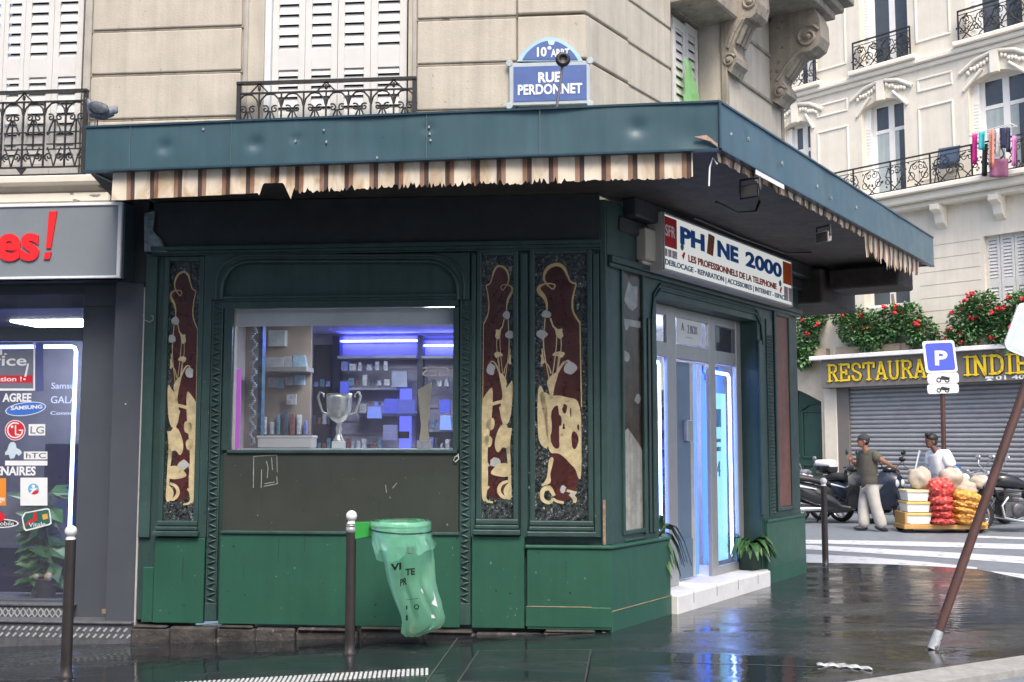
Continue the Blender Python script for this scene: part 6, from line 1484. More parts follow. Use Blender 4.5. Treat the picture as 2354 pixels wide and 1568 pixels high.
# litter on the wet pavement
lq = ground(1940, 1535)
b = B(); vs = []
for i in range(15):
    t = i / 14; p = ground(1876 + 128 * t, 1531 + 10 * t - 4 * sin(pi * t))
    wd = .05 * sin(pi * (t * .9 + .05)) + .008
    for s in (-1, 0, 1): vs.append(V((p.x, p.y + s * wd, .006 + (.014 if s == 0 else 0) + .006 * sin(i * 2.1))))
b.add(vs, [(i * 3 + k, i * 3 + k + 1, (i + 1) * 3 + k + 1, (i + 1) * 3 + k) for i in range(14) for k in range(2)], True)
tag(b.build('plastic_scrap', mat('clear_white_scrap', (.34, .36, .36), rough=.08, var=.6, scale=14), solid=.003), 'long white plastic scrap lying on the wet pavement', 'litter')
# loose wire and rag on the shopfront
b = B(); b.tube([L.pt(*L.uv(x, y, .02), .02) for x, y in ((328, 724), (333, 736), (344, 741), (352, 735), (352, 727), (347, 726))], .004, 5); tag(b.build('bent_wire', mat('grey_wire', (.3, .32, .32), rough=.4)), 'bent grey wire hook on the green upright beside the charcoal pillar', 'wire')
b = B(); b.tube([L.pt(*L.uv(x, y, .035), .035) for x, y in ((1054, 1046), (1046, 1050), (1042, 1058), (1047, 1062), (1054, 1055), (1053, 1044))], .005, 5); tag(b.build('rope_loop', mat('white_rope', (.6, .6, .58), rough=.7)), 'small white rope loop by the carved strip at the window board', 'rope')

# ---------------------------------------------------------------- building across the street
QB = thing('cream_building', 'bright cream apartment building with arched windows and balconies across the street', 'building', Q.pt(2, 0, -1))
qp = lambda n_, m_, b, p=None, **k: b.build(n_, m_, p or QB, **k)
QS = mat('bright_cream_stone', (.72, .665, .56), rough=.9, var=.06, scale=2, bump=.12, bscale=40, streak=.08)
QT = mat('pale_cornice_stone', (.77, .72, .62), rough=.85, var=.05, scale=3)
QW = mat('white_window_frame', (.80, .79, .76), rough=.5, var=.04)
QG = mat('dull_window_glass', (.055, .062, .066), rough=.08, var=.3, scale=1.5, spec=.8)
QC = mat('pale_curtain', (.40, .46, .46), rough=.6, var=.12, scale=3, streak=.2)
qz = lambda x, y, n=0.0: Q.uv(x, y, n)[1]
qu = lambda x, y=500, n=0.0: Q.uv(x, y, n)[0]
zLedge = qz(2100, 800, .4); zBal = qz(2130, 432, .3)
UL, UR = -7.0, 9.0
# wall as a grid of piers between windows so every opening is a real recess
wins = []            # u0, u1, z0, z1, arched
def win(x0, yt0, x1, yb, arched=True, zb=None):
    u0, u1 = qu(x0, (yt0 + yb) / 2), qu(x1, (yt0 + yb) / 2); xm = (x0 + x1) / 2
    return [u0, u1, zb if zb is not None else qz(xm, yb), qz(xm, yt0), arched]
zF2 = zBal + .02
wA = win(1958, 232, 2088, 470, True, zF2); wB = win(2212, 172, 2420, 430, True, zF2); wC = win(1762, 272, 1870, 480, True, zF2)
wA = win(1981, 226, 2080, 470, True, zF2); wB = win(2228, 160, 2362, 430, True, zF2); wC = win(1800, 278, 1864, 480, True, zF2)
zF3 = qz(2035, 142); zF3b = zF3
wD = win(1973, -160, 2083, 142, True, zF3); wE = win(2215, -200, 2345, 60, True, zF3); wF_ = win(1808, -100, 1868, 175, True, zF3)
rowB = [wC, wA, wB]; rowC = [wF_, wD, wE]
zE0, zE1 = qz(2310, 700), qz(2310, 536)
wG = win(2262, 536, 2362, 700, False); wH = win(1985, 600, 2090, 705, False); wI = win(1850, 625, 1935, 720, False)
rowA = [wI, wH, wG]
b = B()
def wallrow(z0, z1, row):
    edge = UL
    for u0, u1, a0, a1, arc in row:
        b.box(Q, edge, u0, z0, z1, -.5, 0)
        if a0 > z0: b.box(Q, u0, u1, z0, a0, -.5, 0)
        if arc:
            k = 10; rise = .16 * (u1 - u0)
            top = [(u0 + (u1 - u0) * i / k, a1 - rise + rise * sin(pi * i / k)) for i in range(k + 1)]
            for i in range(k): b.poly(Q, [top[i], top[i + 1], (top[i + 1][0], z1), (top[i][0], z1)], -.5, 0)
        else: b.box(Q, u0, u1, a1, z1, -.5, 0)
        edge = u1
    b.box(Q, edge, UR, z0, z1, -.5, 0)
zC = qz(2080, 135)
wallrow(zLedge - .05, zBal, rowA); wallrow(zBal, zF3, rowB); wallrow(zF3, zF3 + 5.0, rowC)
qp('wall', QS, b)
b = B(); b.box(Q, UL, UR, -.2, zLedge + 8, -.75, -.55); qp('rear_wall', mat('dim_room', (.05, .05, .052), rough=.9), b)
# string courses, cornice, panels
b = B()
zc0 = qz(2035, 150)
for z0, z1, n in ((zc0 - .34, zc0 - .22, .06), (zc0 - .22, zc0 - .10, .14), (zBal - .30, zBal - .12, .45), (zBal - .12, zBal, .58), (zBal - .42, zBal - .30, .30)): b.box(Q, UL, UR, z0, z1, -.02, n)
for wn_ in rowC: b.box(Q, wn_[0] - .25, wn_[1] + .25, zc0 - .10, zc0 + .02, -.02, .22)
qp('cornice', QT, b, bev=.02)
b = B()
def frame_(u0, u1, z0, z1, w_=.05, n=.025):
    for a in ((u0, u1, z1 - w_, z1), (u0, u1, z0, z0 + w_), (u0, u0 + w_, z0 + w_, z1 - w_), (u1 - w_, u1, z0 + w_, z1 - w_)): b.box(Q, a[0], a[1], a[2], a[3], -.01, n)
for u0, u1 in ((wC[1] + .2, wA[0] - .35), (wA[1] + .35, wB[0] - .35)):
    for z0, z1 in ((zBal + .25, zBal + 2.0), (zBal + 2.35, zc0 - .55), (zc0 + .3, zc0 + 3)):
        b = B(); frame_(u0, u1, z0, z1); qp('panel_moulding', QT, b, bev=.012)
# carved keystones over the arched windows
rn = random.Random(9)
for wn_ in rowB:
    b = B(); um = (wn_[0] + wn_[1]) / 2; zt_ = wn_[3]
    b.box(Q, um - .09, um + .09, zt_ - .05, zc0 - .36, -.01, .10)
    for s in (-1, 1):
        b.tube([Q.pt(um + s * .1, zt_ + .42, .04), Q.pt(um + s * .45, zt_ + .34, .04), Q.pt(um + s * .8, zt_ + .12, .03)], .05, 6)
        for i in range(7): b.ell(Q.pt(um + s * (.16 + i * .075), zt_ + .28 - i * .03 + rn.uniform(-.03, .03), .03), .05, .04, .06, 6, 4, None, .3, 6, i)
    for s in (-1, 1): b.tube([Q.pt(wn_[0] - .1 if s < 0 else wn_[1] + .1, zt_ - .3, .02), Q.pt(um + s * .3, zt_ + .1, .03)], .04, 6)
    qp('keystone', QT, b)
# windows: frame, panes, shutters folded in the reveal
def window(wn_, n=-.28, split=.64, curtain=True, sh=True):
    u0, u1, z0, z1, arc = wn_
    b = B(); um = (u0 + u1) / 2; s_ = .16 if sh else 0.0; a0 = u0 + s_
    um = (a0 + u1) / 2; zs = z0 + (z1 - z0) * .68
    for a in ((a0, a0 + .09, z0, z1), (u1 - .09, u1, z0, z1), (um - .075, um + .075, z0, z1)): b.box(Q, a[0], a[1], a[2], a[3], n - .05, n)
    for zz in (z0, zs, z1 - .10): 
        b.box(Q, a0 + .09, um - .075, zz, zz + .09, n - .05, n - .002); b.box(Q, um + .075, u1 - .09, zz, zz + .09, n - .05, n - .002)
    if arc: b.box(Q, a0, u1, z1 - .12, z1 + .02, n - .06, n - .005)
    f = qp('window', QW, b, bev=.006)
    b = B(); b.box(Q, a0 + .05, u1 - .05, z0 + .05, z1 - .03, n - .03, n - .024); b.build('pane', QG, f)
    if curtain:
        b = B(); b.box(Q, a0 + .09, um - .08, z0 + .09, zs, n - .022, n - .018); b.box(Q, um + .08, u1 - .3, z0 + .09, zs, n - .022, n - .018); b.build('curtain', QC, f)
    if sh:
        b = B(); b.box(Q, u0, u0 + s_, z0, z1 - .12, n - .02, n + .10)
        for i in range(22): b.box(Q, u0 + .03, u0 + s_ - .03, z0 + .2 + i * .075, z0 + .23 + i * .075, n + .10, n + .112)
        b.build('folded_shutter', QW, f)
for wn_ in rowB: window(wn_)
for wn_ in rowC: window(wn_, curtain=False)
window(wH, sh=False, curtain=False); window(wI, sh=False, curtain=False)
u0, u1, z0, z1, _ = wG
for i in range(3): shutter(Q, u0 + (u1 - u0) * i / 3, u0 + (u1 - u0) * (i + 1) / 3 - .01, z0, z1, -.12, z0 + .5, QB, .075, 'shutter')
# balcony: slab corbels and long wrought-iron rail
for x in (2010, 2165, 2300): 
    b = B(); u_ = qu(x, 470); b.poly(Pl(Q.pt(u_, 0), Q.az - 90 + 180), [(0, 0)] * 0 or [(.0, zBal - .42), (.42, zBal - .42), (.40, zBal - .55), (.22, zBal - .62), (.16, zBal - .82), (.0, zBal - .95)], -.11, .11); qp('corbel', QT, b, bev=.015)
def vinerail(u0, u1, z0, z1, n, par, rn, nm='balcony_railing', dens=1.0):
    b = B(); h = z1 - z0
    b.box(Q, u0, u1, z1 - .03, z1, n - .025, n + .025); b.box(Q, u0, u1, z0, z0 + .02, n - .012, n + .012); b.box(Q, u0, u1, z0 + h * .83, z0 + h * .83 + .015, n - .01, n + .01)
    k = max(1, round((u1 - u0) / 1.0)); p = (u1 - u0) / k
    for i in range(k + 1): b.box(Q, u0 + p * i - .015, u0 + p * i + .015, z0, z1, n - .015, n + .015)
    m_ = int((u1 - u0) / .28 * dens)
    for i in range(m_):
        c = u0 + (u1 - u0) * (i + .5) / m_; s = 1 if i % 2 else -1
        b.tube([Q.pt(c - s * .2, z0 + .02, n), Q.pt(c - s * .04, z0 + h * .25, n), Q.pt(c + s * .08, z0 + h * .5, n), Q.pt(c + s * .02, z0 + h * .72, n), Q.pt(c - s * .12, z0 + h * .8, n)], .014, 5)
        b.tube(spiral(Q, (c + s * .03, z0 + h * .34), .11, n, 1.3, s, rn.uniform(0, 3), 12), .011, 5)
        b.tube(spiral(Q, (c - s * .08, z0 + h * .64), .08, n, 1.2, -s, rn.uniform(0, 3), 10), .010, 5)
        for _ in range(5):
            q = Q.pt(c + rn.uniform(-.14, .14), z0 + h * rn.uniform(.1, .8), n); b.leaf(q, (Q.u * rn.uniform(-1, 1) + V((0, 0, rn.uniform(-1, 1)))), Q.n, .08, .045)
    return qp(nm, IRON, b, par)
rn = random.Random(14)
vinerail(qu(1880, 420, .52), UR, zBal + .02, qz(2120, 355, .52), .52, QB, rn)
hR = qz(2120, 355, .52) - zBal
for wn_ in rowC: vinerail(wn_[0] - .12, wn_[1] + .12, zc0 + .03, zc0 + .03 + hR * .95, .14, QB, rn, dens=1.6)
# ground storey: stone around the green carriage door
DG = mat('carriage_door_green', (.018, .062, .045), rough=.4, var=.12, scale=3)
gd0, gd1 = qu(1826, 1000), qu(1889, 1000); gdz = qz(1858, 892)
pl0 = qu(1897, 1000, .05)
b = B(); b.box(Q, UL, gd0 - .4, -.1, zLedge - .05, -.5, 0); b.box(Q, gd1, pl0 + .3, -.1, zLedge - .05, -.5, 0)
k = 8
for i in range(k):
    a_, c_ = gd0 - .4 + (gd1 - gd0 + .4) * i / k, gd0 - .4 + (gd1 - gd0 + .4) * (i + 1) / k
    za, zc_ = gdz - .35 + .4 * sin(pi * (i / k * .5 + .5)) , gdz - .35 + .4 * sin(pi * ((i + 1) / k * .5 + .5))
    b.poly(Q, [(a_, za), (c_, zc_), (c_, zLedge - .05), (a_, zLedge - .05)], -.5, 0)
b.box(Q, pl0 + .2, UR, 2.6, zLedge - .05, -.5, -.1)
qp('ground_storey', mat('warm_ground_stone', (.60, .52, .40), rough=.9, var=.14, scale=3, dirt=((.36, .30, .22), .66, 6)), b)
b = B(); b.box(Q, gd0 - .6, gd1 + .05, -.05, gdz + .2, -.38, -.30)
dr = qp('carriage_door', DG, b)
b = B(); umid = qu(1834, 1000, -.3)
b.box(Q, umid - .03, umid + .03, 0, gdz, -.30, -.265)
for z0, z1 in ((.3, 1.0), (1.15, 2.35)):
    for a0, a1 in ((umid + .12, gd1 - .05), (umid - .9, umid - .12)):
        for q in ((a0, a1, z0, z0 + .05), (a0, a1, z1 - .05, z1), (a0, a0 + .05, z0, z1), (a1 - .05, a1, z0, z1)): b.box(Q, q[0], q[1], q[2], q[3], -.30, -.262)
b.tube([Q.pt(umid + .1, gdz - .55, -.28), Q.pt(umid + .35, gdz - .40, -.28), Q.pt(umid + .7, gdz - .36, -.28)], .035, 6)
b.build('door_panels', DG, dr, bev=.01)
b = B(); q = Q.uv(1850, 1090, -.26); b.box(Q, q[0] - .03, q[0] + .03, q[1] - .09, q[1] + .09, -.28, -.24); b.build('door_handle', mat('brass', (.55, .36, .08), rough=.3, metal=.6), dr, bev=.01)
# joints on the first-floor stonework
b = B()
for i in range(8):
    z_ = zLedge + .25 + i * .30
    if z_ > zBal - .5: break
    b.box(Q, qu(2110), wG[0] - .08, z_ - .006, z_ + .006, -.01, .0035)
qp('joint_line', mat('joint_brown', (.36, .31, .24), rough=.9), b)
# far pavement in front of it
b = B(); b.box(Q, -12, 14, -.2, .02, 0.0, 1.15); struct('far_pavement', b, mat('far_asphalt', (.10, .105, .115), rough=.6, var=.2))

# ---- restaurant front
RF = thing('restaurant_front', 'taupe restaurant front with yellow letters and a closed roller shutter', 'shopfront', Q.pt(4, 0, .2))
rp = lambda n_, m_, b, p=None, **k: b.build(n_, m_, p or RF, **k)
TAU = mat('taupe_panel', (.165, .148, .135), rough=.45, var=.06)
fn = .38
fu0 = qu(1887, 850, fn); fz0, fz1 = qz(2100, 884, fn), qz(2100, 815, fn)
b = B(); b.box(Q, fu0, UR, fz0, fz1, -.05, fn); rp('fascia', TAU, b, bev=.01)
b = B(); b.box(Q, fu0 - .25, UR, fz1, fz1 + .10, -.05, fn + .14); rp('ledge', mat('white_ledge', (.80, .79, .77), rough=.5, var=.04), b, bev=.01)
b = B(); b.box(Q, pl0, qu(1924, 1000, .10), -.05, fz0, -.05, .10); b.box(Q, pl0 - .03, qu(1924, 1000, .10) + .02, -.05, .75, -.05, .13); rp('pilaster', CREAM, b, bev=.015)
b = B(); b.box(Q, qu(1924, 1000, .06), qu(1953, 1000, .06), -.05, fz0, -.05, .08); rp('shutter_jamb', TAU, b, bev=.008)
sh0 = qu(1953, 1000, .0); b = B(); pitch = .105; zz = -.02
while zz < fz0:
    p = []
    for i in range(5):
        t = i / 4; p.append((zz + pitch * t, -.02 + .035 * sin(pi * t) ** .6 if 0 < t < 1 else -.03))
    for i in range(4): b.add([Q.pt(sh0, p[i][0], p[i][1]), Q.pt(UR, p[i][0], p[i][1]), Q.pt(UR, p[i + 1][0], p[i + 1][1]), Q.pt(sh0, p[i + 1][0], p[i + 1][1])], [(0, 1, 2, 3)])
    zz += pitch
rp('roller_shutter', mat('galvanised_slats', (.34, .345, .36), rough=.42, metal=.25, var=.1, scale=2, dirt=((.2, .2, .21), .7, 5)), b)
YEL = mat('yellow_letter', (.78, .55, .02), rough=.4, var=.05)
lz0, lz1 = qz(2010, 873, fn), qz(2010, 832, fn)
b = B(); ua, ub_ = qu(1902, 850, fn), qu(2133, 850, fn); per = (ub_ - ua) / 8.05 
slab(b, Q, 'RESTAURANT', ua, ua + per * 10.0, lz0, lz1, fn + .0, fn + .03, .17); ui = qu(2216, 850, fn)
slab(b, Q, 'INDIEN', ui, ui + per * 5.75, lz0, lz1, fn, fn + .03, .17)
rp('lettering', YEL, b)
b = B(); slab(b, Q, 'RESTAURANT', ua, ua + per * 10.0, lz0, lz1, fn, fn + .012, .27); slab(b, Q, 'INDIEN', ui, ui + per * 5.75, lz0, lz1, fn, fn + .012, .27); rp('letter_outline', mat('black_outline', (.012, .012, .012), rough=.5), b)
b = B(); r_ = Q.rect(2288, 862, 2365, 872, fn); text(b, Q, '01 40 05', r_[0], r_[1] + .25, r_[2], r_[3], fn, bold=.02)
r_ = Q.rect(2266, 865, 2281, 875, fn); b.poly(Q, [(r_[0], r_[2]), (r_[1], r_[2]), (r_[1] - .05, r_[3] - .05), (r_[0] + .05, r_[3] - .05)], fn, fn + .006); b.box(Q, r_[0] - .02, r_[1] + .02, r_[3] - .045, r_[3], fn, fn + .006); rp('phone_number', WPAINT, b)
# flower boxes on the ledge
PET = mat('red_petal', (.62, .02, .03), rough=.5, var=.25, scale=20)
LF = mat('geranium_leaf', (.055, .15, .045), rough=.5, var=.5, scale=5); LF2 = mat('pale_geranium_leaf', (.16, .29, .12), rough=.5, var=.4, scale=6)
def geranium(lab, clumps, nred, rn, n0=.30):
    c0 = clumps[0]; q0 = Q.uv(c0[0], c0[1], n0)
    t = thing('geranium_planter', lab, 'flower box', Q.pt(q0[0], fz1 + .1, n0), 0, 'geranium boxes above the restaurant')
    b = B(); b2_ = B(); b3 = B(); us_ = []
    for cx_, cy_, rx, ry in clumps:
        u_, z_ = Q.uv(cx_, cy_ + 8, n0); sc2 = 22.5 / 2500; us_.append(u_)
        rr_ = (rx * sc2 * 1.2, ry * sc2 * 1.12)
        for tgt, k in ((b, .58), (b2_, .42)):
            n_ = int(2600 * rr_[0] * rr_[1] * k * 2.2) + 60
            tmp = B(); leaves(tmp, (0, 0, 0), (rr_[0], .26, rr_[1]), n_, .095, rn, .30, .15)
            tgt.add([Q.pt(u_ + v.x, z_ + v.z, n0 + v.y) for v in tmp.v], tmp.f)
        for _ in range(int(nred / len(clumps)) + 1):
            a_ = rn.uniform(-.3, pi + .3); r1 = rn.uniform(.45, 1.12); pz = z_ + sin(a_) * rr_[1] * r1 * 1.05 if rn.random() < .7 else z_ - rn.random() * rr_[1] * .7
            pu = u_ + cos(a_) * rr_[0] * r1; base = n0 + .2 * sqrt(max(0, 1 - min(1, r1 * r1)))
            for _k in range(7): b3.ell(Q.pt(pu + rn.uniform(-.05, .05), pz + rn.uniform(-.04, .04), base + rn.uniform(.0, .06)), .035, .03, .032, 6, 4, None, .3, 5, _k)
    b.build('foliage', LF, t); b2_.build('pale_foliage', LF2, t); b3.build('blossoms', PET, t)
    bx_ = B(); bx_.box(Q, min(us_) - .25, max(us_) + .25, fz1 + .11, fz1 + .3, n0 - .28, n0 - .05); bx_.build('planter_box', mat('stone_trough', (.34, .28, .21), rough=.9, var=.2), t, bev=.01)
rn = random.Random(77)
geranium('trailing geranium box nearest the green pier spilling below the white ledge', [(1852, 765, 30, 62), (1872, 722, 26, 32), (1845, 812, 24, 30)], 6, rn, .25)
geranium('bushy geranium box in the gap beside the pier, long and dark green', [(1962, 742, 34, 44), (2000, 755, 40, 48), (1935, 715, 24, 26), (2045, 735, 32, 40)], 7, rn)
geranium('rounded geranium bush directly above the yellow letters before the parking sign', [(2085, 725, 34, 36), (2120, 760, 36, 34)], 4, rn)
geranium('geranium box right of the parking sign with many tall red blooms', [(2222, 735, 38, 48), (2255, 700, 36, 34), (2200, 770, 24, 22)], 15, rn)
geranium('geranium box at the right picture edge in front of the white shutters', [(2312, 755, 40, 46), (2345, 715, 34, 50), (2385, 740, 30, 50)], 9, rn)
# iron brackets and cables on the ledge: stump
b = B(); q = Q.uv(2052, 720, .2); b.tube([Q.pt(q[0], q[1] - .2, .2), Q.pt(q[0] + .03, q[1] + .05, .2), Q.pt(q[0], q[1] + .45, .2)], [.07, .05, .03], 7); tag(b.build('bare_stem', mat('dry_bark', (.20, .14, .09), rough=.9, var=.3)), 'bare dry stem standing among the red geraniums', 'plant')
# laundry on the balcony rail
RK = thing('clothes_rack', 'white clothes rack hooked on the long balcony rail', 'clothes rack', Q.pt(qu(2285, 320, .5), zBal, .5))
b = B(); zr0 = qz(2285, 305, .5); ua, ub_ = qu(2236, 310, .5), qu(2333, 310, .5)
for n_ in (.42, .6, .7): b.tube([Q.pt(ua, zr0, n_), Q.pt(ub_, zr0 + .06, n_)], .012, 5)
b.tube([Q.pt(ua, zr0, .4), Q.pt(ua, zr0, .72)], .012, 5); b.tube([Q.pt(ub_, zr0 + .06, .4), Q.pt(ub_, zr0 + .06, .72)], .012, 5); b.build('rack', WPAINT, RK)
for i, (x0, x1, y0, y1, c_, lb_) in enumerate(((2234, 2246, 306, 378, (.55, .02, .22), 'hot pink garment at the near end of the balcony clothes rack'), (2250, 2264, 303, 345, (.05, .42, .45), 'short turquoise garment on the balcony clothes rack'), (2258, 2270, 330, 405, (.02, .02, .025), 'long black garment on the balcony clothes rack beside a turquoise one'), (2273, 2284, 298, 385, (.68, .26, .19), 'coral orange garment in the middle of the balcony clothes rack'), (2286, 2295, 296, 360, (.75, .68, .70), 'pale pinkish white garment on the balcony clothes rack'), (2297, 2310, 294, 340, (.022, .025, .06), 'navy garment on the balcony clothes rack, left of a second navy one'), (2311, 2322, 293, 350, (.04, .045, .09), 'dark blue garment on the balcony clothes rack near its far end'), (2326, 2336, 312, 382, (.68, .22, .48), 'light pink garment at the far end of the balcony clothes rack'), (2276, 2318, 365, 408, (.32, .12, .20), 'wide plum patterned cloth hanging low on the balcony clothes rack'))):
    b = B(); n_ = .72 if i % 2 else .62; vs = []
    for j in range(7):
        for k in range(5):
            q = Q.uv(x0 + (x1 - x0) * k / 4, y0 + (y1 - y0) * j / 6, n_); vs.append(Q.pt(q[0], q[1], n_ + .035 * sin(k * 1.7 + i) * (.4 + j / 6)))
    b.add(vs, [(j * 5 + k, (j + 1) * 5 + k, (j + 1) * 5 + k + 1, j * 5 + k + 1) for j in range(6) for k in range(4)], True)
    tag(b.build('garment', mat('cloth_%d' % i, c_, rough=.85, var=.2, scale=14), solid=.006), lb_, 'laundry', 'laundry on the balcony')
# chair on the balcony
c = Q.uv(2178, 425, .25); t = thing('balcony_chair', 'blue folding chair standing on the long balcony', 'chair', Q.pt(c[0], zBal, .25), radians(-40))
CB = mat('slate_blue_canvas', (.06, .10, .16), rough=.7)
b = B(); b.bx(-.22, .22, -.2, .2, .42, .45); b.build('seat', CB, t, local=True); b = B(); b.bx(-.22, .22, .18, .21, .55, .9); b.build('backrest', CB, t, local=True)
for s in (-1, 1):
    for y0, y1, z1 in ((-.2, .2, .9), (.22, -.15, .44)):
        b = B(); b.tube([(s * .23, y0, 0), (s * .23, y1, z1)], .014, 6); b.build('leg', IRON, t, local=True)

# ---------------------------------------------------------------- parking sign
PD = 20.6
pb0 = at(2172, 1190, PD); pb0.z = ZR
PS = thing('parking_sign', 'blue square parking sign with two small white plates on a brown post', 'parking sign', pb0)
ptp = at(2163, 785, PD)
b = B(); b.tube([pb0, V((ptp.x, ptp.y, ptp.z + .05))], .045, 10); b.build('post', MATS['red_brown_post'], PS)
PFm = Pl((ptp.x, ptp.y - .06), 92)
def rrect(x0, y0, x1, y1, sl=0.0, r=.05, F_=PFm, n=.0):
    u0, u1, z0, z1 = F_.rect(x0, y0, x1, y1, n); o = []
    for cx_, cz_, k in ((u1 - r, z1 - r, 0), (u0 + r, z1 - r, 1), (u0 + r, z0 + r, 2), (u1 - r, z0 + r, 3)):
        for i in range(5):
            a = (k + i / 4) * pi / 2; x, y = cx_ + r * cos(a), cz_ + r * sin(a); o.append((x + sl * (y - z0), y + .04 * (x - u0)))
    return o
b = B(); b.poly(PFm, rrect(2126, 785, 2199, 858, -.09), .0, .02); pl1 = b.build('sign_plate', WPAINT, PS)
b = B(); b.poly(PFm, rrect(2131, 790, 2194, 853, -.09), .02, .024); b.build('blue_field', mat('parking_blue', (.06, .09, .50), rough=.35, var=.05), pl1)
b = B(); r_ = PFm.rect(2148, 806, 2177, 840, .024); text(b, PFm, 'P', r_[0], r_[1], r_[2], r_[3], .026, bold=.03); b.build('lettering', WPAINT, pl1)
for y0, y1 in ((859, 883), (884, 906)):
    b = B(); b.poly(PFm, rrect(2131, y0, 2203, y1, -.05), .0, .02); p_ = b.build('small_plate', mat('grey_white_plate', (.66, .67, .68), rough=.4), PS)
    b = B(); c0, c1, d0, d1 = PFm.rect(2150, y0 + 4, 2186, y1 - 4, .022); h_ = d1 - d0; w_ = c1 - c0
    for uu in (c0 + .06, c1 - .08):
        b.tube([PFm.pt(uu + h_ * .3 * cos(a), d0 + h_ * .35 + h_ * .3 * sin(a), .022) for a in [2 * pi * i / 10 for i in range(11)]], .011, 4, False)
    b.poly(PFm, [(c0 + w_ * .25, d0 + h_ * .5), (c0 + w_ * .4, d0 + h_ * .95), (c0 + w_ * .7, d0 + h_ * .8), (c1 - .02, d0 + h_ * .7), (c1 - w_ * .15, d0 + h_ * .35), (c0 + w_ * .5, d0 + h_ * .35)], .02, .023); b.build('pictogram', BLK, p_)

# ---------------------------------------------------------------- scooters and motorcycles
MBK = mat('glossy_black_body', (.014, .015, .018), rough=.22, var=.2, scale=4, coat=.3)
MNV = mat('midnight_blue_body', (.018, .026, .045), rough=.25, var=.15, scale=4, coat=.3)
MWH = mat('white_body', (.70, .72, .75), rough=.3, var=.05)
MGY = mat('grey_body', (.20, .205, .22), rough=.35, var=.12)
MGN = mat('dark_green_body', (.02, .055, .045), rough=.3, var=.2)
TYR = mat('tyre_rubber', (.012, .012, .013), rough=.75, var=.3, scale=20)
CHR = mat('chrome', (.62, .63, .64), rough=.18, metal=.9, var=.1, scale=20)
SEATM = mat('seat_vinyl', (.020, .020, .022), rough=.5, var=.3, scale=8)
LENS = mat('clear_lens', (.55, .57, .58), rough=.12)
AMB = mat('amber_lens', (.62, .30, .10), rough=.25); REDL = mat('red_lens', (.45, .02, .02), rough=.25)
SCREEN = glass('smoked_screen', (.62, .68, .72), 1.5, .03, .12, (.55, .6, .65))
def sec(x, z, hw, hh, n=14, e=.75):
    o = []
    for i in range(n):
        a = 2 * pi * i / n; c, s = cos(a), sin(a)
        o.append((x, hw * (abs(c) ** e) * (1 if c > 0 else -1), z + hh * (abs(s) ** e) * (1 if s > 0 else -1)))
    return o
def wheel(t, x, r, wd, m_=CHR, spokes=5):
    b = B(); k = 24
    prof = [(r * .70, -wd * .30), (r * .84, -wd * .5), (r * .96, -wd * .34), (r, 0), (r * .96, wd * .34), (r * .84, wd * .5), (r * .70, wd * .30)]
    vs = []
    for q, h in prof:
        for i in range(k): a = 2 * pi * i / k; vs.append((x + q * cos(a), h, r + q * sin(a)))
    b.add(vs, [(j * k + i, j * k + (i + 1) % k, (j + 1) * k + (i + 1) % k, (j + 1) * k + i) for j in range(len(prof) - 1) for i in range(k)], True)
    w_ = b.build('wheel', TYR, t, local=True)
    b = B(); vs = []
    prof = [(r * .72, -wd * .28), (r * .62, -wd * .2), (r * .62, wd * .2), (r * .72, wd * .28)]
    for q, h in prof:
        for i in range(k): a = 2 * pi * i / k; vs.append((x + q * cos(a), h, r + q * sin(a)))
    b.add(vs, [(j * k + i, j * k + (i + 1) % k, (j + 1) * k + (i + 1) % k, (j + 1) * k + i) for j in range(3) for i in range(k)], True)
    for i in range(spokes):
        a = 2 * pi * i / spokes; b.tube([(x, 0, r), (x + r * .66 * cos(a), 0, r + r * .66 * sin(a))], [.03, .018], 6)
    b.lathe((x, 0, r), [(.02, -wd * .6), (.06, -wd * .5), (.06, wd * .5), (.02, wd * .6)], 12, axis='y')
    b.build('rim', m_, w_, local=True); return w_
def mirrors(t, x, z, m_, wd=.36, hi=.22):
    for s in (-1, 1):
        b = B(); b.tube([(x, s * wd * .6, z), (x + .03, s * (wd + .04), z + hi * .6), (x - .01, s * (wd + .08), z + hi)], .009, 6)
        b.ell((x - .01, s * (wd + .10), z + hi + .04), .03, .075, .05, 10, 7); b.build('mirror', m_, t, local=True)
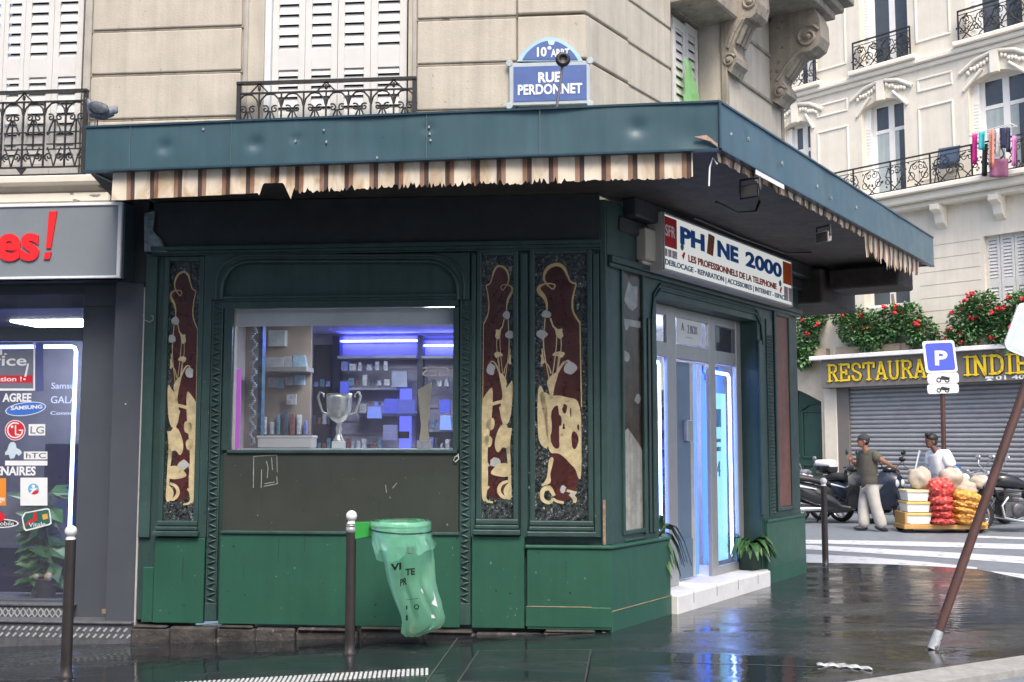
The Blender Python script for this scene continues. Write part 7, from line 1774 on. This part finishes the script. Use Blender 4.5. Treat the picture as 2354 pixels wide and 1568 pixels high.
def scooter(lab, loc, rz, body, front, seat=SEATM, screen=None, case=None, scr_h=.45, big=1.0, frame_m=None):
    t = thing('scooter', lab, 'scooter', loc, rz, 'two-wheelers parked along the far kerb')
    wheel(t, .68, .25, .12); wheel(t, -.62, .25, .13)
    b = B(); b.loft([sec(-.98, .70, .05, .05), sec(-.90, .68, .13, .09), sec(-.62, .60, .19, .17), sec(-.30, .50, .20, .22), sec(-.02, .40, .18, .17), sec(.15, .30, .17, .07), sec(.30, .28, .17, .06)]); b.loft([sec(-.62, .34, .10, .08), sec(-.3, .30, .12, .10), sec(.0, .27, .16, .09), sec(.3, .27, .15, .06)])
    bd = b.build('body', body, t, local=True)
    b = B(); b.loft([[(.26 + .0, y, z) for y, z in ((-.14, .26), (.14, .26), (.22, .62), (.20, .86), (.10, .96), (-.10, .96), (-.20, .86), (-.22, .62))], [(.40, y, z) for y, z in ((-.13, .27), (.13, .27), (.20, .60), (.19, .86), (.09, .98), (-.09, .98), (-.19, .86), (-.20, .60))], [(.56, y, z) for y, z in ((-.05, .42), (.05, .42), (.12, .60), (.13, .78), (.06, .88), (-.06, .88), (-.13, .78), (-.12, .60))]], smooth=True); b.build('front_apron', front, t, local=True, bev=.01)
    b = B()
    for s in (-1, 1): b.ell((.555, s * .085, .74), .045, .045, .075, 10, 7); 
    b.build('headlight', LENS, t, local=True)
    b = B(); b.loft([[(x, y, z) for y, z in ((-.07, .30), (.07, .30), (.08, .47), (-.08, .47))] for x in (.42,)] + [[(.68, y, z) for y, z in ((-.075, .42), (.075, .42), (.06, .53), (-.06, .53))], [(.93, y, z) for y, z in ((-.06, .36), (.06, .36), (.04, .44), (-.04, .44))]]); b.tube([(.52, -.09, .7), (.68, -.09, .25)], .022, 6); b.tube([(.52, .09, .7), (.68, .09, .25)], .022, 6); b.build('mudguard', body, t, local=True, bev=.01)
    b = B(); b.loft([sec(-.86, .82, .10, .05), sec(-.68, .84, .17, .07), sec(-.40, .80, .17, .06), sec(-.12, .74, .15, .07), sec(-.02, .70, .10, .05)]); b.build('seat', seat, t, local=True)
    b = B(); b.bx(-1.01, -.93, -.10, .10, .64, .73); b.build('tail_light', REDL, t, local=True, bev=.015)
    b = B(); b.bx(-1.02, -1.0, -.09, .09, .42, .54); b.tube([(-.96, 0, .62), (-1.01, 0, .50)], .02, 5); b.build('number_plate', mat('plain_yellow_plate', (.60, .48, .28), rough=.5, var=.05), t, local=True)
    b = B(); b.tube([(.30, -.36, 1.00), (.36, -.18, 1.02), (.40, 0, .98), (.36, .18, 1.02), (.30, .36, 1.00)], .02, 8); b.ell((.38, 0, .98), .12, .15, .07, 12, 8); b.build('handlebar', frame_m or MBK, t, local=True)
    mirrors(t, .38, 1.02, frame_m or MBK)
    b = B(); b.tube([(-.2, -.17, .27), (-.6, -.19, .26), (-.95, -.19, .36)], [.03, .05, .055], 10); b.build('exhaust', CHR, t, local=True)
    b = B(); b.tube([(-.15, .1, .22), (-.22, .24, .01)], .015, 6); b.build('side_stand', IRON, t, local=True)
    # pale side flash along the tail
    b = B()
    for s in (-1, 1): b.tube([(-.95, s * .14, .72), (-.62, s * .2, .68), (-.28, s * .208, .62)], [.012, .022, .008], 6)
    b.build('side_flash', MWH, bd, local=True)
    if screen:
        b = B(); vs = []
        for j in range(7):
            q = j / 6
            for k in range(7): y = -1 + k / 3; vs.append((.50 - .26 * q - .06 * (y * y), y * (.22 - .04 * q), .90 + scr_h * q))
        b.add(vs, [(j * 7 + k, j * 7 + k + 1, (j + 1) * 7 + k + 1, (j + 1) * 7 + k) for j in range(6) for k in range(6)], True); sc_ = b.build('windscreen', SCREEN, t, local=True, solid=.006)
        b = B()
        for s in (-1, 1): b.tube([(.50 - .26 * q - .06, s * (.22 - .04 * q), .90 + scr_h * q) for q in (0, .5, 1)], .018, 6)
        b.build('screen_edge', MWH, sc_, local=True)
    if case:
        b = B(); b.loft([sec(-1.06, 1.0, .15, .10, e=.5), sec(-1.02, 1.0, .18, .13, e=.5), sec(-.82, 1.0, .18, .13, e=.5), sec(-.76, .99, .14, .09, e=.5)]); cs_ = b.build('top_case', case[0], t, local=True)
        b = B(); b.loft([sec(-1.065, 1.06, .155, .06, e=.5), sec(-1.02, 1.07, .185, .07, e=.5), sec(-.82, 1.07, .185, .07, e=.5), sec(-.755, 1.05, .145, .045, e=.5)]); b.build('case_lid', case[1], cs_, local=True)
    return t
def motorcycle(lab, loc, rz, tank):
    t = thing('motorcycle', lab, 'motorcycle', loc, rz, 'two-wheelers parked along the far kerb')
    wheel(t, .74, .31, .12, CHR, 7); wheel(t, -.72, .31, .15, CHR, 7)
    b = B(); b.loft([sec(-.16, .84, .10, .08), sec(.0, .88, .17, .12), sec(.2, .92, .18, .14), sec(.38, .92, .13, .12), sec(.46, .90, .06, .06)]); b.build('fuel_tank', tank, t, local=True)
    b = B(); b.loft([sec(-.90, .90, .09, .04), sec(-.66, .86, .14, .06), sec(-.36, .80, .15, .06), sec(-.12, .80, .10, .05)]); b.build('seat', SEATM, t, local=True)
    b = B(); b.loft([sec(-1.05, .78, .05, .03), sec(-.85, .78, .11, .07), sec(-.5, .70, .13, .10), sec(-.2, .66, .11, .08)]); b.build('tail', tank, t, local=True)
    b = B(); b.bx(-.22, .30, -.17, .17, .28, .54)
    for s in (-1, 1):
        b.lathe((.05, s * .16, .40), [(.13, -.03), (.14, 0), (.12, .05), (.04, .06)] if s > 0 else [(.04, -.06), (.12, -.05), (.14, 0), (.13, .03)], 16, axis='y')
    for i in range(6): b.bx(.0, .30, -.15, .15, .55 + i * .035, .567 + i * .035)
    b.build('engine', mat('engine_alloy', (.10, .10, .105), rough=.4, metal=.5, var=.4, scale=12), t, local=True, bev=.01)
    b = B()
    for s in (-1, 1): b.tube([(.22, s * .14, .62), (.36, s * .17, .48), (.32, s * .17, .26), (.0, s * .18, .20), (-.5, s * .2, .24), (-.95, s * .2, .34)], [.024, .024, .024, .03, .045, .05], 8)
    b.build('exhaust', CHR, t, local=True)
    b = B()
    for s in (-1, 1): b.tube([(.74, s * .1, .31), (.50, s * .1, .96)], .024, 8); b.tube([(-.72, s * .1, .31), (-.18, s * .12, .42)], .028, 6); b.tube([(-.68, s * .13, .40), (-.50, s * .13, .76)], .03, 8)
    b.tube([(.48, 0, .92), (.30, 0, .56), (-.15, 0, .36)], .03, 6); b.build('frame', IRON, t, local=True)
    b = B(); b.loft([[(.74 + .36 * cos(a), y, .31 + .36 * sin(a)) for y in (-.075, -.05, .05, .075)] for a in [radians(20 + 15 * i) for i in range(9)]], cap=False, closed=False); b.build('mudguard', tank, t, local=True, solid=.006)
    b = B(); b.tube([(.36, -.38, 1.06), (.40, -.22, 1.08), (.50, 0, 1.00), (.40, .22, 1.08), (.36, .38, 1.06)], .016, 8); b.build('handlebar', CHR, t, local=True)
    mirrors(t, .42, 1.08, CHR)
    b = B(); b.ell((.60, 0, .92), .10, .10, .10, 14, 9); b.build('headlight', LENS, t, local=True)
    b = B(); b.lathe((.52, 0, 1.04), [(.05, 0), (.055, .03), (.05, .05)], 14); b.build('gauge', CHR, t, local=True)
    b = B(); b.bx(-1.08, -1.02, -.07, .07, .74, .82); b.build('tail_light', REDL, t, local=True, bev=.01)
    return t
def gp(x, y): p = ground(x, y, ZR); return (p.x, p.y, ZR)
scooter('grey scooter with a pale flash, partly hidden behind the green pier at the carriage door', gp(1815, 1196), radians(8), MGY, MWH, frame_m=MGY)
scooter('dark green scooter standing farthest back in front of the green carriage door', gp(1862, 1176), radians(150), MGN, MGN, frame_m=MGN)
scooter('long black scooter with white flashes and yellow plate behind the far bollard', gp(1912, 1203), radians(-6), MBK, MBK, scr_h=.3).scale = (1.12, 1.1, 1.1)
scooter('midnight blue scooter with white front and white top case behind the man in the cap', gp(2004, 1204), radians(-50), MNV, MNV, case=(MBK, MWH), scr_h=.25).scale = (1.12, 1.15, 1.1)
scooter('white and pale blue scooter with a tall windscreen and bright blue case behind the handcart', gp(2148, 1207), radians(228), MWH, MWH, screen=True, scr_h=.55, case=(mat('bright_blue_case', (.02, .10, .50), rough=.3), mat('bright_blue_lid', (.03, .13, .55), rough=.3)))
motorcycle('grey motorcycle with a round lamp and one tall mirror behind the leaning post', gp(2262, 1208), radians(215), MGY)
motorcycle('black motorcycle with chrome pipes standing at the right picture edge', gp(2335, 1222), radians(188), MBK)

# ---------------------------------------------------------------- handcart with its load
HD_ = 18.7
hc = ground(2165, 1226, ZR); u1_ = 1 / 2500 * hc.y
HC = thing('handcart', 'low wooden handcart with small black wheels loaded with boxes and sacks', 'handcart', (hc.x, hc.y, ZR))
HF = Pl((hc.x, hc.y), 92)
hx = lambda px: HF.uv(px, 1150)[0]
hz_ = lambda py: HF.uv(2165, py)[1]
WOOD = mat('orange_plywood', (.50, .28, .085), rough=.6, var=.15, scale=4, streak=.2)
px0, px1 = hx(2076), hx(2268)
b = B(); b.box(HF, px0, px1, hz_(1217), hz_(1206), -.62, .0); b.build('platform', WOOD, HC, bev=.01)
b = B(); b.box(HF, px0 + .02, px0 + .06, hz_(1206), hz_(1178), -.6, .0); b.build('end_board', WOOD, HC, bev=.008)
for xx in (px0 + .1, px1 - .15):
    for n_ in (-.08, -.54):
        b = B(); q = HF.pt(xx, ZR + .085, n_); b.lathe(q, [(.03, -.03), (.075, -.03), (.085, -.02), (.085, .02), (.075, .03), (.03, .03)], 16, axis='y'); b.build('wheel', TYR, HC)
b = B(); b.tube([HF.pt(px1 - .05, hz_(1206), -.1), HF.pt(px1 + .12, hz_(1105), -.1), HF.pt(px1 + .12, hz_(1105), -.5), HF.pt(px1 - .05, hz_(1206), -.5)], .018, 6); b.build('handle', IRON, HC)
FOAM = mat('white_foam', (.78, .78, .77), rough=.7, var=.04); LID = mat('yellow_rim', (.66, .44, .13), rough=.6, var=.1)
for i, (y0, y1, lb_) in enumerate(((1179, 1205, 'white foam box with an orange rim at the bottom of the stack on the handcart'), (1153, 1178, 'white foam box in the middle of the stack on the handcart'), (1126, 1152, 'white foam box topmost of the stack on the handcart'))):
    a0, a1 = hx(2083 + i * 1.5), hx(2143 - i * 2); z0, z1 = hz_(y1) + .002, hz_(y0)
    b = B(); b.loft([[HF.pt(u, z, n) for u, n in ((a0 + g, -.04 - g), (a1 - g, -.04 - g), (a1 - g, -.52 + g), (a0 + g, -.52 + g))] for z, g in ((z0, .03), (z1 - .05, .01))], smooth=False)
    o = tag(b.build('foam_box', FOAM, bev=.008), lb_, 'box', 'foam boxes on the handcart')
    b = B(); b.box(HF, a0, a1, z1 - .05, z1 - .005, -.53, -.03); b.build('rim', LID if i < 2 else mat('pale_yellow_rim', (.74, .62, .33), rough=.6), o, bev=.006)
def netmat(name, c1, c2):
    m_ = bpy.data.materials.new(name); m_.use_nodes = True; nt = m_.node_tree; N = nt.nodes; K = nt.links; p = N['Principled BSDF']
    tc = N.new('ShaderNodeTexCoord'); v = N.new('ShaderNodeTexVoronoi'); v.inputs['Scale'].default_value = 13; K.new(tc.outputs['Object'], v.inputs['Vector'])
    r = N.new('ShaderNodeValToRGB'); r.color_ramp.elements[0].position = .12; r.color_ramp.elements[0].color = (*c2, 1); r.color_ramp.elements[1].position = .5; r.color_ramp.elements[1].color = (*c1, 1); K.new(v.outputs['Distance'], r.inputs[0]); K.new(r.outputs[0], p.inputs['Base Color'])
    bp_ = N.new('ShaderNodeBump'); bp_.inputs['Strength'].default_value = .7; bp_.inputs['Distance'].default_value = .05; bp_.invert = True; K.new(v.outputs['Distance'], bp_.inputs['Height']); K.new(bp_.outputs[0], p.inputs['Normal']); p.inputs['Roughness'].default_value = .6
    return m_
RS_ = netmat('red_net', (.52, .045, .04), (.72, .22, .17)); OS_ = netmat('orange_net', (.60, .26, .03), (.78, .50, .20)); BS_ = mat('beige_sackcloth', (.42, .37, .30), rough=.9, var=.15, scale=6, bump=.3, bscale=50)
def sack(lab, x0, y0, x1, y1, m_, grp, n_=-.12, seed=0, ry=.22, tilt=0.0):
    c = HF.pt(hx((x0 + x1) / 2), hz_((y0 + y1) / 2), n_); b = B(); rx, rz_ = (hx(x1) - hx(x0)) / 2 * 1.06, (hz_(y0) - hz_(y1)) / 2 * 1.28
    b.ell(c, rx, ry, rz_, 22, 14, Matrix.Rotation(tilt, 3, 'Y'), (.38 if m_ is BS_ else .32), 3 if m_ is BS_ else 7, seed); tip_ = c + Matrix.Rotation(tilt, 3, 'Y') @ V((rx * .98, 0, 0))
    b.ell(tip_, .05, .05, .035, 7, 5, None, .3, 5, seed)
    tag(b.build('sack', m_), lab, 'sack', grp)
G1 = 'sacks stacked on the handcart'
for i, (x0, y0, x1, y1, lb_) in enumerate(((2136, 1104, 2192, 1142, 'largest red net sack of onions on top of the red pile'), (2139, 1139, 2190, 1160, 'red net sack second from the top of the red pile'), (2142, 1158, 2189, 1175, 'thin red net sack in the middle of the red pile'), (2142, 1173, 2190, 1191, 'red net sack second from the bottom of the red pile'), (2139, 1190, 2194, 1206, 'flat pinkish red net sack at the bottom of the red pile'))): sack(lb_, x0, y0, x1, y1, RS_, G1, -.08, i, .24)
for i, (x0, y0, x1, y1, lb_) in enumerate(((2186, 1130, 2258, 1152, 'topmost orange net sack leaning toward the leaning post'), (2190, 1149, 2256, 1168, 'orange net sack second from the top beside the red pile'), (2186, 1164, 2250, 1182, 'orange net sack in the middle of the orange pile'), (2188, 1178, 2246, 1196, 'orange net sack second from the bottom of the orange pile'), (2192, 1192, 2268, 1207, 'longest flat orange net sack at the bottom by the cart end'))): sack(lb_, x0, y0, x1, y1, OS_, G1, -.10, i + 9, .24, radians(4 if i % 2 else 9))
for i, (x0, y0, x1, y1, lb_) in enumerate(((2107, 1080, 2152, 1128, 'beige sack standing on the foam boxes in front of the white shirt'), (2176, 1082, 2226, 1124, 'pale beige sack heaped behind the largest red sack'), (2202, 1108, 2262, 1136, 'beige sack lying over the orange sacks'), (2250, 1096, 2278, 1124, 'small pale sack at the outer end of the load behind the post'))): sack(lb_, x0, y0, x1, y1, BS_, G1, -.34, i + 20, .22, radians((-25, 25, 12, 60)[i]))

# ---------------------------------------------------------------- the two men
SKIN = mat('brown_skin', (.24, .115, .07), rough=.5, var=.08, scale=10)
SKIN2 = mat('deep_brown_skin', (.13, .06, .04), rough=.5, var=.08, scale=10)
HAIR = mat('black_hair', (.010, .009, .010), rough=.5, var=.4, scale=40)
SHOE = mat('dark_shoe', (.02, .02, .022), rough=.5)
def hand(b, w0, d, side, s=1.0):
    # palm with four unequal curled fingers and a thumb from its side
    d = V(d).normalized(); side = V(side); side = (side - d * side.dot(d)).normalized(); nrm = d.cross(side)
    w0 = V(w0); R3 = Matrix((side, nrm, d)).transposed()
    b.ell(w0 + d * .045 * s, .042 * s, .018 * s, .055 * s, 10, 7, R3)
    for i, l in enumerate((.070, .080, .074, .058)):
        r0 = w0 + d * .085 * s + side * (.030 - .020 * i) * s; m1 = r0 + d * l * .5 * s + nrm * .006; m2 = r0 + d * l * .85 * s + nrm * .030 * s; b.tube([r0 - d * .02, r0, m1, m2], [.009 * s, .009 * s, .0085 * s, .006 * s], 6)
    q = w0 + d * .03 * s + side * .034 * s; b.tube([q - side * .01, q + side * .022 * s + d * .02 * s, q + side * .032 * s + d * .055 * s + nrm * .015], [.012 * s, .010 * s, .007 * s], 6)
def head(b, c, yaw, s=1.0):
    # facing -X before the yaw: skull, jaw, nose, ears, brow, lips
    M = Matrix.Rotation(yaw, 3, 'Z'); T = lambda p: V(c) + M @ (V(p) * s)
    b.ell(T((.008, 0, .028)), .098 * s, .078 * s, .105 * s, 18, 12, M); b.ell(T((-.035, 0, -.055)), .060 * s, .056 * s, .062 * s, 14, 9, M); b.ell(T((-.02, 0, -.02)), .078 * s, .066 * s, .085 * s, 14, 9, M)
    b.tube([T((-.088, 0, .035)), T((-.112, 0, -.012)), T((-.090, 0, -.022))], [.009 * s, .017 * s, .010 * s], 7); b.ell(T((-.086, 0, -.052)), .012 * s, .026 * s, .010 * s, 8, 5, M); b.ell(T((-.086, 0, .044)), .012 * s, .052 * s, .010 * s, 8, 5, M)
    for y in (-1, 1): b.ell(T((.018, y * .078, -.008)), .022 * s, .010 * s, .033 * s, 8, 6, M); b.ell(T((-.084, y * .032, .022)), .010 * s, .014 * s, .009 * s, 8, 5, M)
def person(lab, loc, body_j, body_e, shirt_j, shirt_e, tr_j, tr_e, skin_m, shirt_m, tr_m, hd, yaw, hands, sub_=2):
    t = thing('person', lab, 'person', loc)
    b = B(); vs, fs = skin(body_j, body_e, 2); b.add(vs, fs, True); head(b, hd, yaw)
    for h in hands: hand(b, *h)
    bo = b.build('body', skin_m, t, local=True)
    b = B(); vs, fs = skin(shirt_j, shirt_e, 2); b.add(vs, fs, True); b.build('shirt', shirt_m, t, local=True)
    if tr_j: b = B(); vs, fs = skin(tr_j, tr_e, 2); b.add(vs, fs, True); b.build('trousers', tr_m, t, local=True)
    M = Matrix.Rotation(yaw, 3, 'Z'); T = lambda p: V(hd) + M @ V(p)
    b = B()
    for y in (-1, 1): b.ell(T((-.093, y * .032, .020)), .006, .011, .006, 8, 5, M)
    b.build('eyes', mat('dark_eye', (.02, .015, .012), rough=.2), bo, local=True)
    return t, T, M
g1 = ground(2000, 1221, ZR)
# man in the cap, walking away to the left, pulling the cart behind him with his arm stretched back
P1_, T_, M_ = person('person in a dark cap and olive T-shirt walking left with one arm stretched back', (g1.x, g1.y, ZR),
    {'p': (-.02, 0, .90, .10), 'c': (-.04, 0, 1.25, .11), 'n0': (-.075, 0, 1.46, .065), 'n': (-.11, 0, 1.54, .052), 'hd': (-.13, 0, 1.60, .055),
     'sr': (-.01, -.19, 1.40, .062), 'er': (.17, -.27, 1.27, .046), 'wr': (.34, -.22, 1.18, .030), 'sl': (-.08, .18, 1.40, .06), 'el': (-.19, .24, 1.17, .046), 'wl': (-.30, .10, 1.27, .030),
     'hl': (-.02, .09, .86, .09), 'hr': (-.02, -.09, .86, .09), 'kl': (-.10, .09, .48, .06), 'al': (-.09, .08, .10, .045), 'tl': (-.19, .08, .035, .040), 'kr': (.06, -.10, .47, .06), 'ar': (.22, -.09, .14, .045), 'tr': (.14, -.09, .045, .04)},
    [('p', 'c'), ('c', 'n0'), ('n0', 'n'), ('n', 'hd'), ('c', 'sr'), ('sr', 'er'), ('er', 'wr'), ('c', 'sl'), ('sl', 'el'), ('el', 'wl'), ('p', 'hl'), ('p', 'hr'), ('hl', 'kl'), ('kl', 'al'), ('al', 'tl'), ('hr', 'kr'), ('kr', 'ar'), ('ar', 'tr')],
    {'c': (-.035, 0, 1.20, (.20, .165)), 'b': (-.02, 0, .74, (.19, .165)), 'm': (-.03, 0, 1.0, (.19, .16)), 'n': (-.06, 0, 1.40, (.15, .13)), 'sr': (-.01, -.18, 1.385, .115), 'er': (.12, -.25, 1.30, .105), 'sl': (-.08, .17, 1.385, .115), 'el': (-.15, .22, 1.24, .105)},
    [('c', 'm'), ('m', 'b'), ('c', 'n'), ('n', 'sr'), ('sr', 'er'), ('n', 'sl'), ('sl', 'el')],
    {'w': (-.02, 0, .90, (.17, .14)), 'hl': (-.03, .10, .76, .125), 'kl': (-.10, .09, .46, .105), 'al': (-.09, .08, .03, .12), 'hr': (0, -.10, .76, .125), 'kr': (.06, -.10, .46, .11), 'ar': (.20, -.09, .05, .12)},
    [('w', 'hl'), ('hl', 'kl'), ('kl', 'al'), ('w', 'hr'), ('hr', 'kr'), ('kr', 'ar')],
    SKIN, mat('olive_cotton', (.085, .080, .062), rough=.9, var=.12, scale=7, bump=.3, bscale=12), mat('pale_grey_cotton', (.44, .42, .385), rough=.9, var=.12, scale=6, bump=.5, bscale=9), (-.135, 0, 1.63), radians(-12),
    [((.34, -.22, 1.18), (.9, .05, -.55), (0, -1, .3)), ((-.30, .10, 1.27), (-.6, -.5, .5), (0, 0, 1))])
b = B(); b.ell(T_((.015, 0, .055)), .106, .088, .085, 18, 10, M_); b.loft([[T_((-.07, y * .07, .075 - abs(y) * .01)) for y in (-1, -.5, 0, .5, 1)], [T_((-.155, y * .055, .065 - abs(y) * .012)) for y in (-1, -.5, 0, .5, 1)], [T_((-.175, y * .025, .060)) for y in (-1, -.5, 0, .5, 1)]], cap=False, closed=False); b.build('cap', mat('faded_dark_cap', (.035, .037, .05), rough=.8, var=.4, scale=8), P1_, local=True, solid=.006)
b = B(); b.ell(T_((.045, 0, -.01)), .066, .076, .06, 14, 9, M_); b.build('hair', HAIR, P1_, local=True)
for x_, y_, z_ in ((-.15, .08, .045), (.17, -.09, .06)):
    b = B(); b.ell((x_, y_, z_), .135, .05, .042, 12, 8, Matrix.Rotation(.25 if x_ > 0 else 0, 3, 'Y')); b.build('shoe', SHOE, P1_, local=True)
g2 = ground(2172, 1219, ZR)
P2_, T_, M_ = person('person in a white T-shirt with black hair bending over the loaded handcart', (g2.x + .14, g2.y + .15, ZR),
    {'p': (.0, 0, .92, .10), 'c': (-.02, 0, 1.28, .11), 'n0': (-.06, 0, 1.48, .065), 'n': (-.10, 0, 1.54, .055), 'hd': (-.125, 0, 1.59, .055),
     'sr': (.03, -.20, 1.43, .06), 'er': (.10, -.26, 1.12, .046), 'wr': (-.02, -.33, .93, .031), 'sl': (-.08, .18, 1.42, .06), 'el': (-.14, .2, 1.14, .046), 'wl': (-.24, .1, .94, .031),
     'hl': (.0, .09, .86, .09), 'hr': (.0, -.09, .86, .09), 'kl': (-.05, .09, .48, .06), 'al': (.02, .08, .10, .045), 'tl': (-.1, .08, .035, .04), 'kr': (.03, -.10, .47, .06), 'ar': (.10, -.09, .10, .045), 'tr': (0, -.09, .035, .04)},
    [('p', 'c'), ('c', 'n0'), ('n0', 'n'), ('n', 'hd'), ('c', 'sr'), ('sr', 'er'), ('er', 'wr'), ('c', 'sl'), ('sl', 'el'), ('el', 'wl'), ('p', 'hl'), ('p', 'hr'), ('hl', 'kl'), ('kl', 'al'), ('al', 'tl'), ('hr', 'kr'), ('kr', 'ar'), ('ar', 'tr')],
    {'c': (-.01, 0, 1.22, (.22, .17)), 'm': (.0, 0, 1.02, (.21, .17)), 'b': (.0, 0, .74, (.22, .18)), 'n': (-.045, 0, 1.43, (.16, .13)), 'sr': (.03, -.19, 1.41, .12), 'er': (.10, -.26, 1.13, .115), 'sl': (-.08, .17, 1.40, .12), 'el': (-.13, .2, 1.17, .11)},
    [('c', 'm'), ('m', 'b'), ('c', 'n'), ('n', 'sr'), ('sr', 'er'), ('n', 'sl'), ('sl', 'el')],
    {'w': (0, 0, .90, (.17, .14)), 'hl': (-.0, .10, .76, .11), 'kl': (-.05, .09, .46, .085), 'al': (.02, .08, .10, .08), 'hr': (0, -.10, .76, .11), 'kr': (.03, -.10, .46, .085), 'ar': (.10, -.09, .10, .08)},
    [('w', 'hl'), ('hl', 'kl'), ('kl', 'al'), ('w', 'hr'), ('hr', 'kr'), ('kr', 'ar')],
    SKIN2, mat('white_cotton', (.78, .78, .80), rough=.9, var=.04, scale=6, bump=.35, bscale=11), mat('dark_trousers', (.05, .05, .06), rough=.9), (-.13, 0, 1.645), radians(6),
    [((-.02, -.33, .93), (-.5, -.2, -.8), (-.6, -.8, 0)), ((-.24, .1, .94), (-.5, -.2, -.8), (-.6, .8, 0))])
b = B(); b.ell(T_((.028, 0, .062)), .112, .093, .092, 18, 11, M_, .2, 11, 3); b.ell(T_((-.035, 0, .135)), .06, .066, .04, 12, 8, M_, .4, 9, 5); b.ell(T_((.062, 0, .0)), .062, .082, .085, 14, 9, M_); b.build('hair', HAIR, P2_, local=True)
for x_, y_ in ((-.04, .08), (.05, -.09)):
    b = B(); b.ell((x_, y_, .045), .135, .05, .042, 12, 8); b.build('shoe', SHOE, P2_, local=True)
P2_.rotation_euler = (0, -.10, 0); P1_.rotation_euler = (0, .03, 0)

# ---------------------------------------------------------------- house on the viewer's side of the street (unseen, added to block low sky and be mirrored)
FB = Pl((-34, -6.5), 90)
FH = thing('unseen_facing_house', 'unseen grey-cream house opposite the green shop, added to block sky and be mirrored', 'building', (-14, -6.5, 0))
b = B(); ww = 38.0
k = 0; x = 0.0
while x < ww:
    b.box(W0, -34 + x, -34 + x + 1.3, -.8, 13, 6.5, 7.0)
    for z0, z1 in ((-.8, .2), (2.9, 4.3), (6.4, 7.4), (9.5, 10.5), (12.0, 13)): b.box(W0, -34 + x + 1.3, -34 + x + 2.5, z0, z1, 6.5, 7.0)
    x += 2.5
b.build('wall', mat('grey_cream_render', (.56, .555, .55), rough=.9, var=.12, scale=2), FH)
b = B(); b.box(W0, -34, -34 + ww, -.8, 13, 7.05, 7.2); b.build('window', mat('dark_pane', (.03, .032, .036), rough=.15), FH)
b = B(); b.loft([[(-34.3, -6.2, 13), (-34.3, -16, 13), (-34.3, -12, 16), (-34.3, -9, 16)], [(-33.7 + ww, -6.2, 13), (-33.7 + ww, -16, 13), (-33.7 + ww, -12, 16), (-33.7 + ww, -9, 16)]], smooth=False); b.build('roof', mat('zinc_roof', (.16, .17, .19), rough=.5), FH)
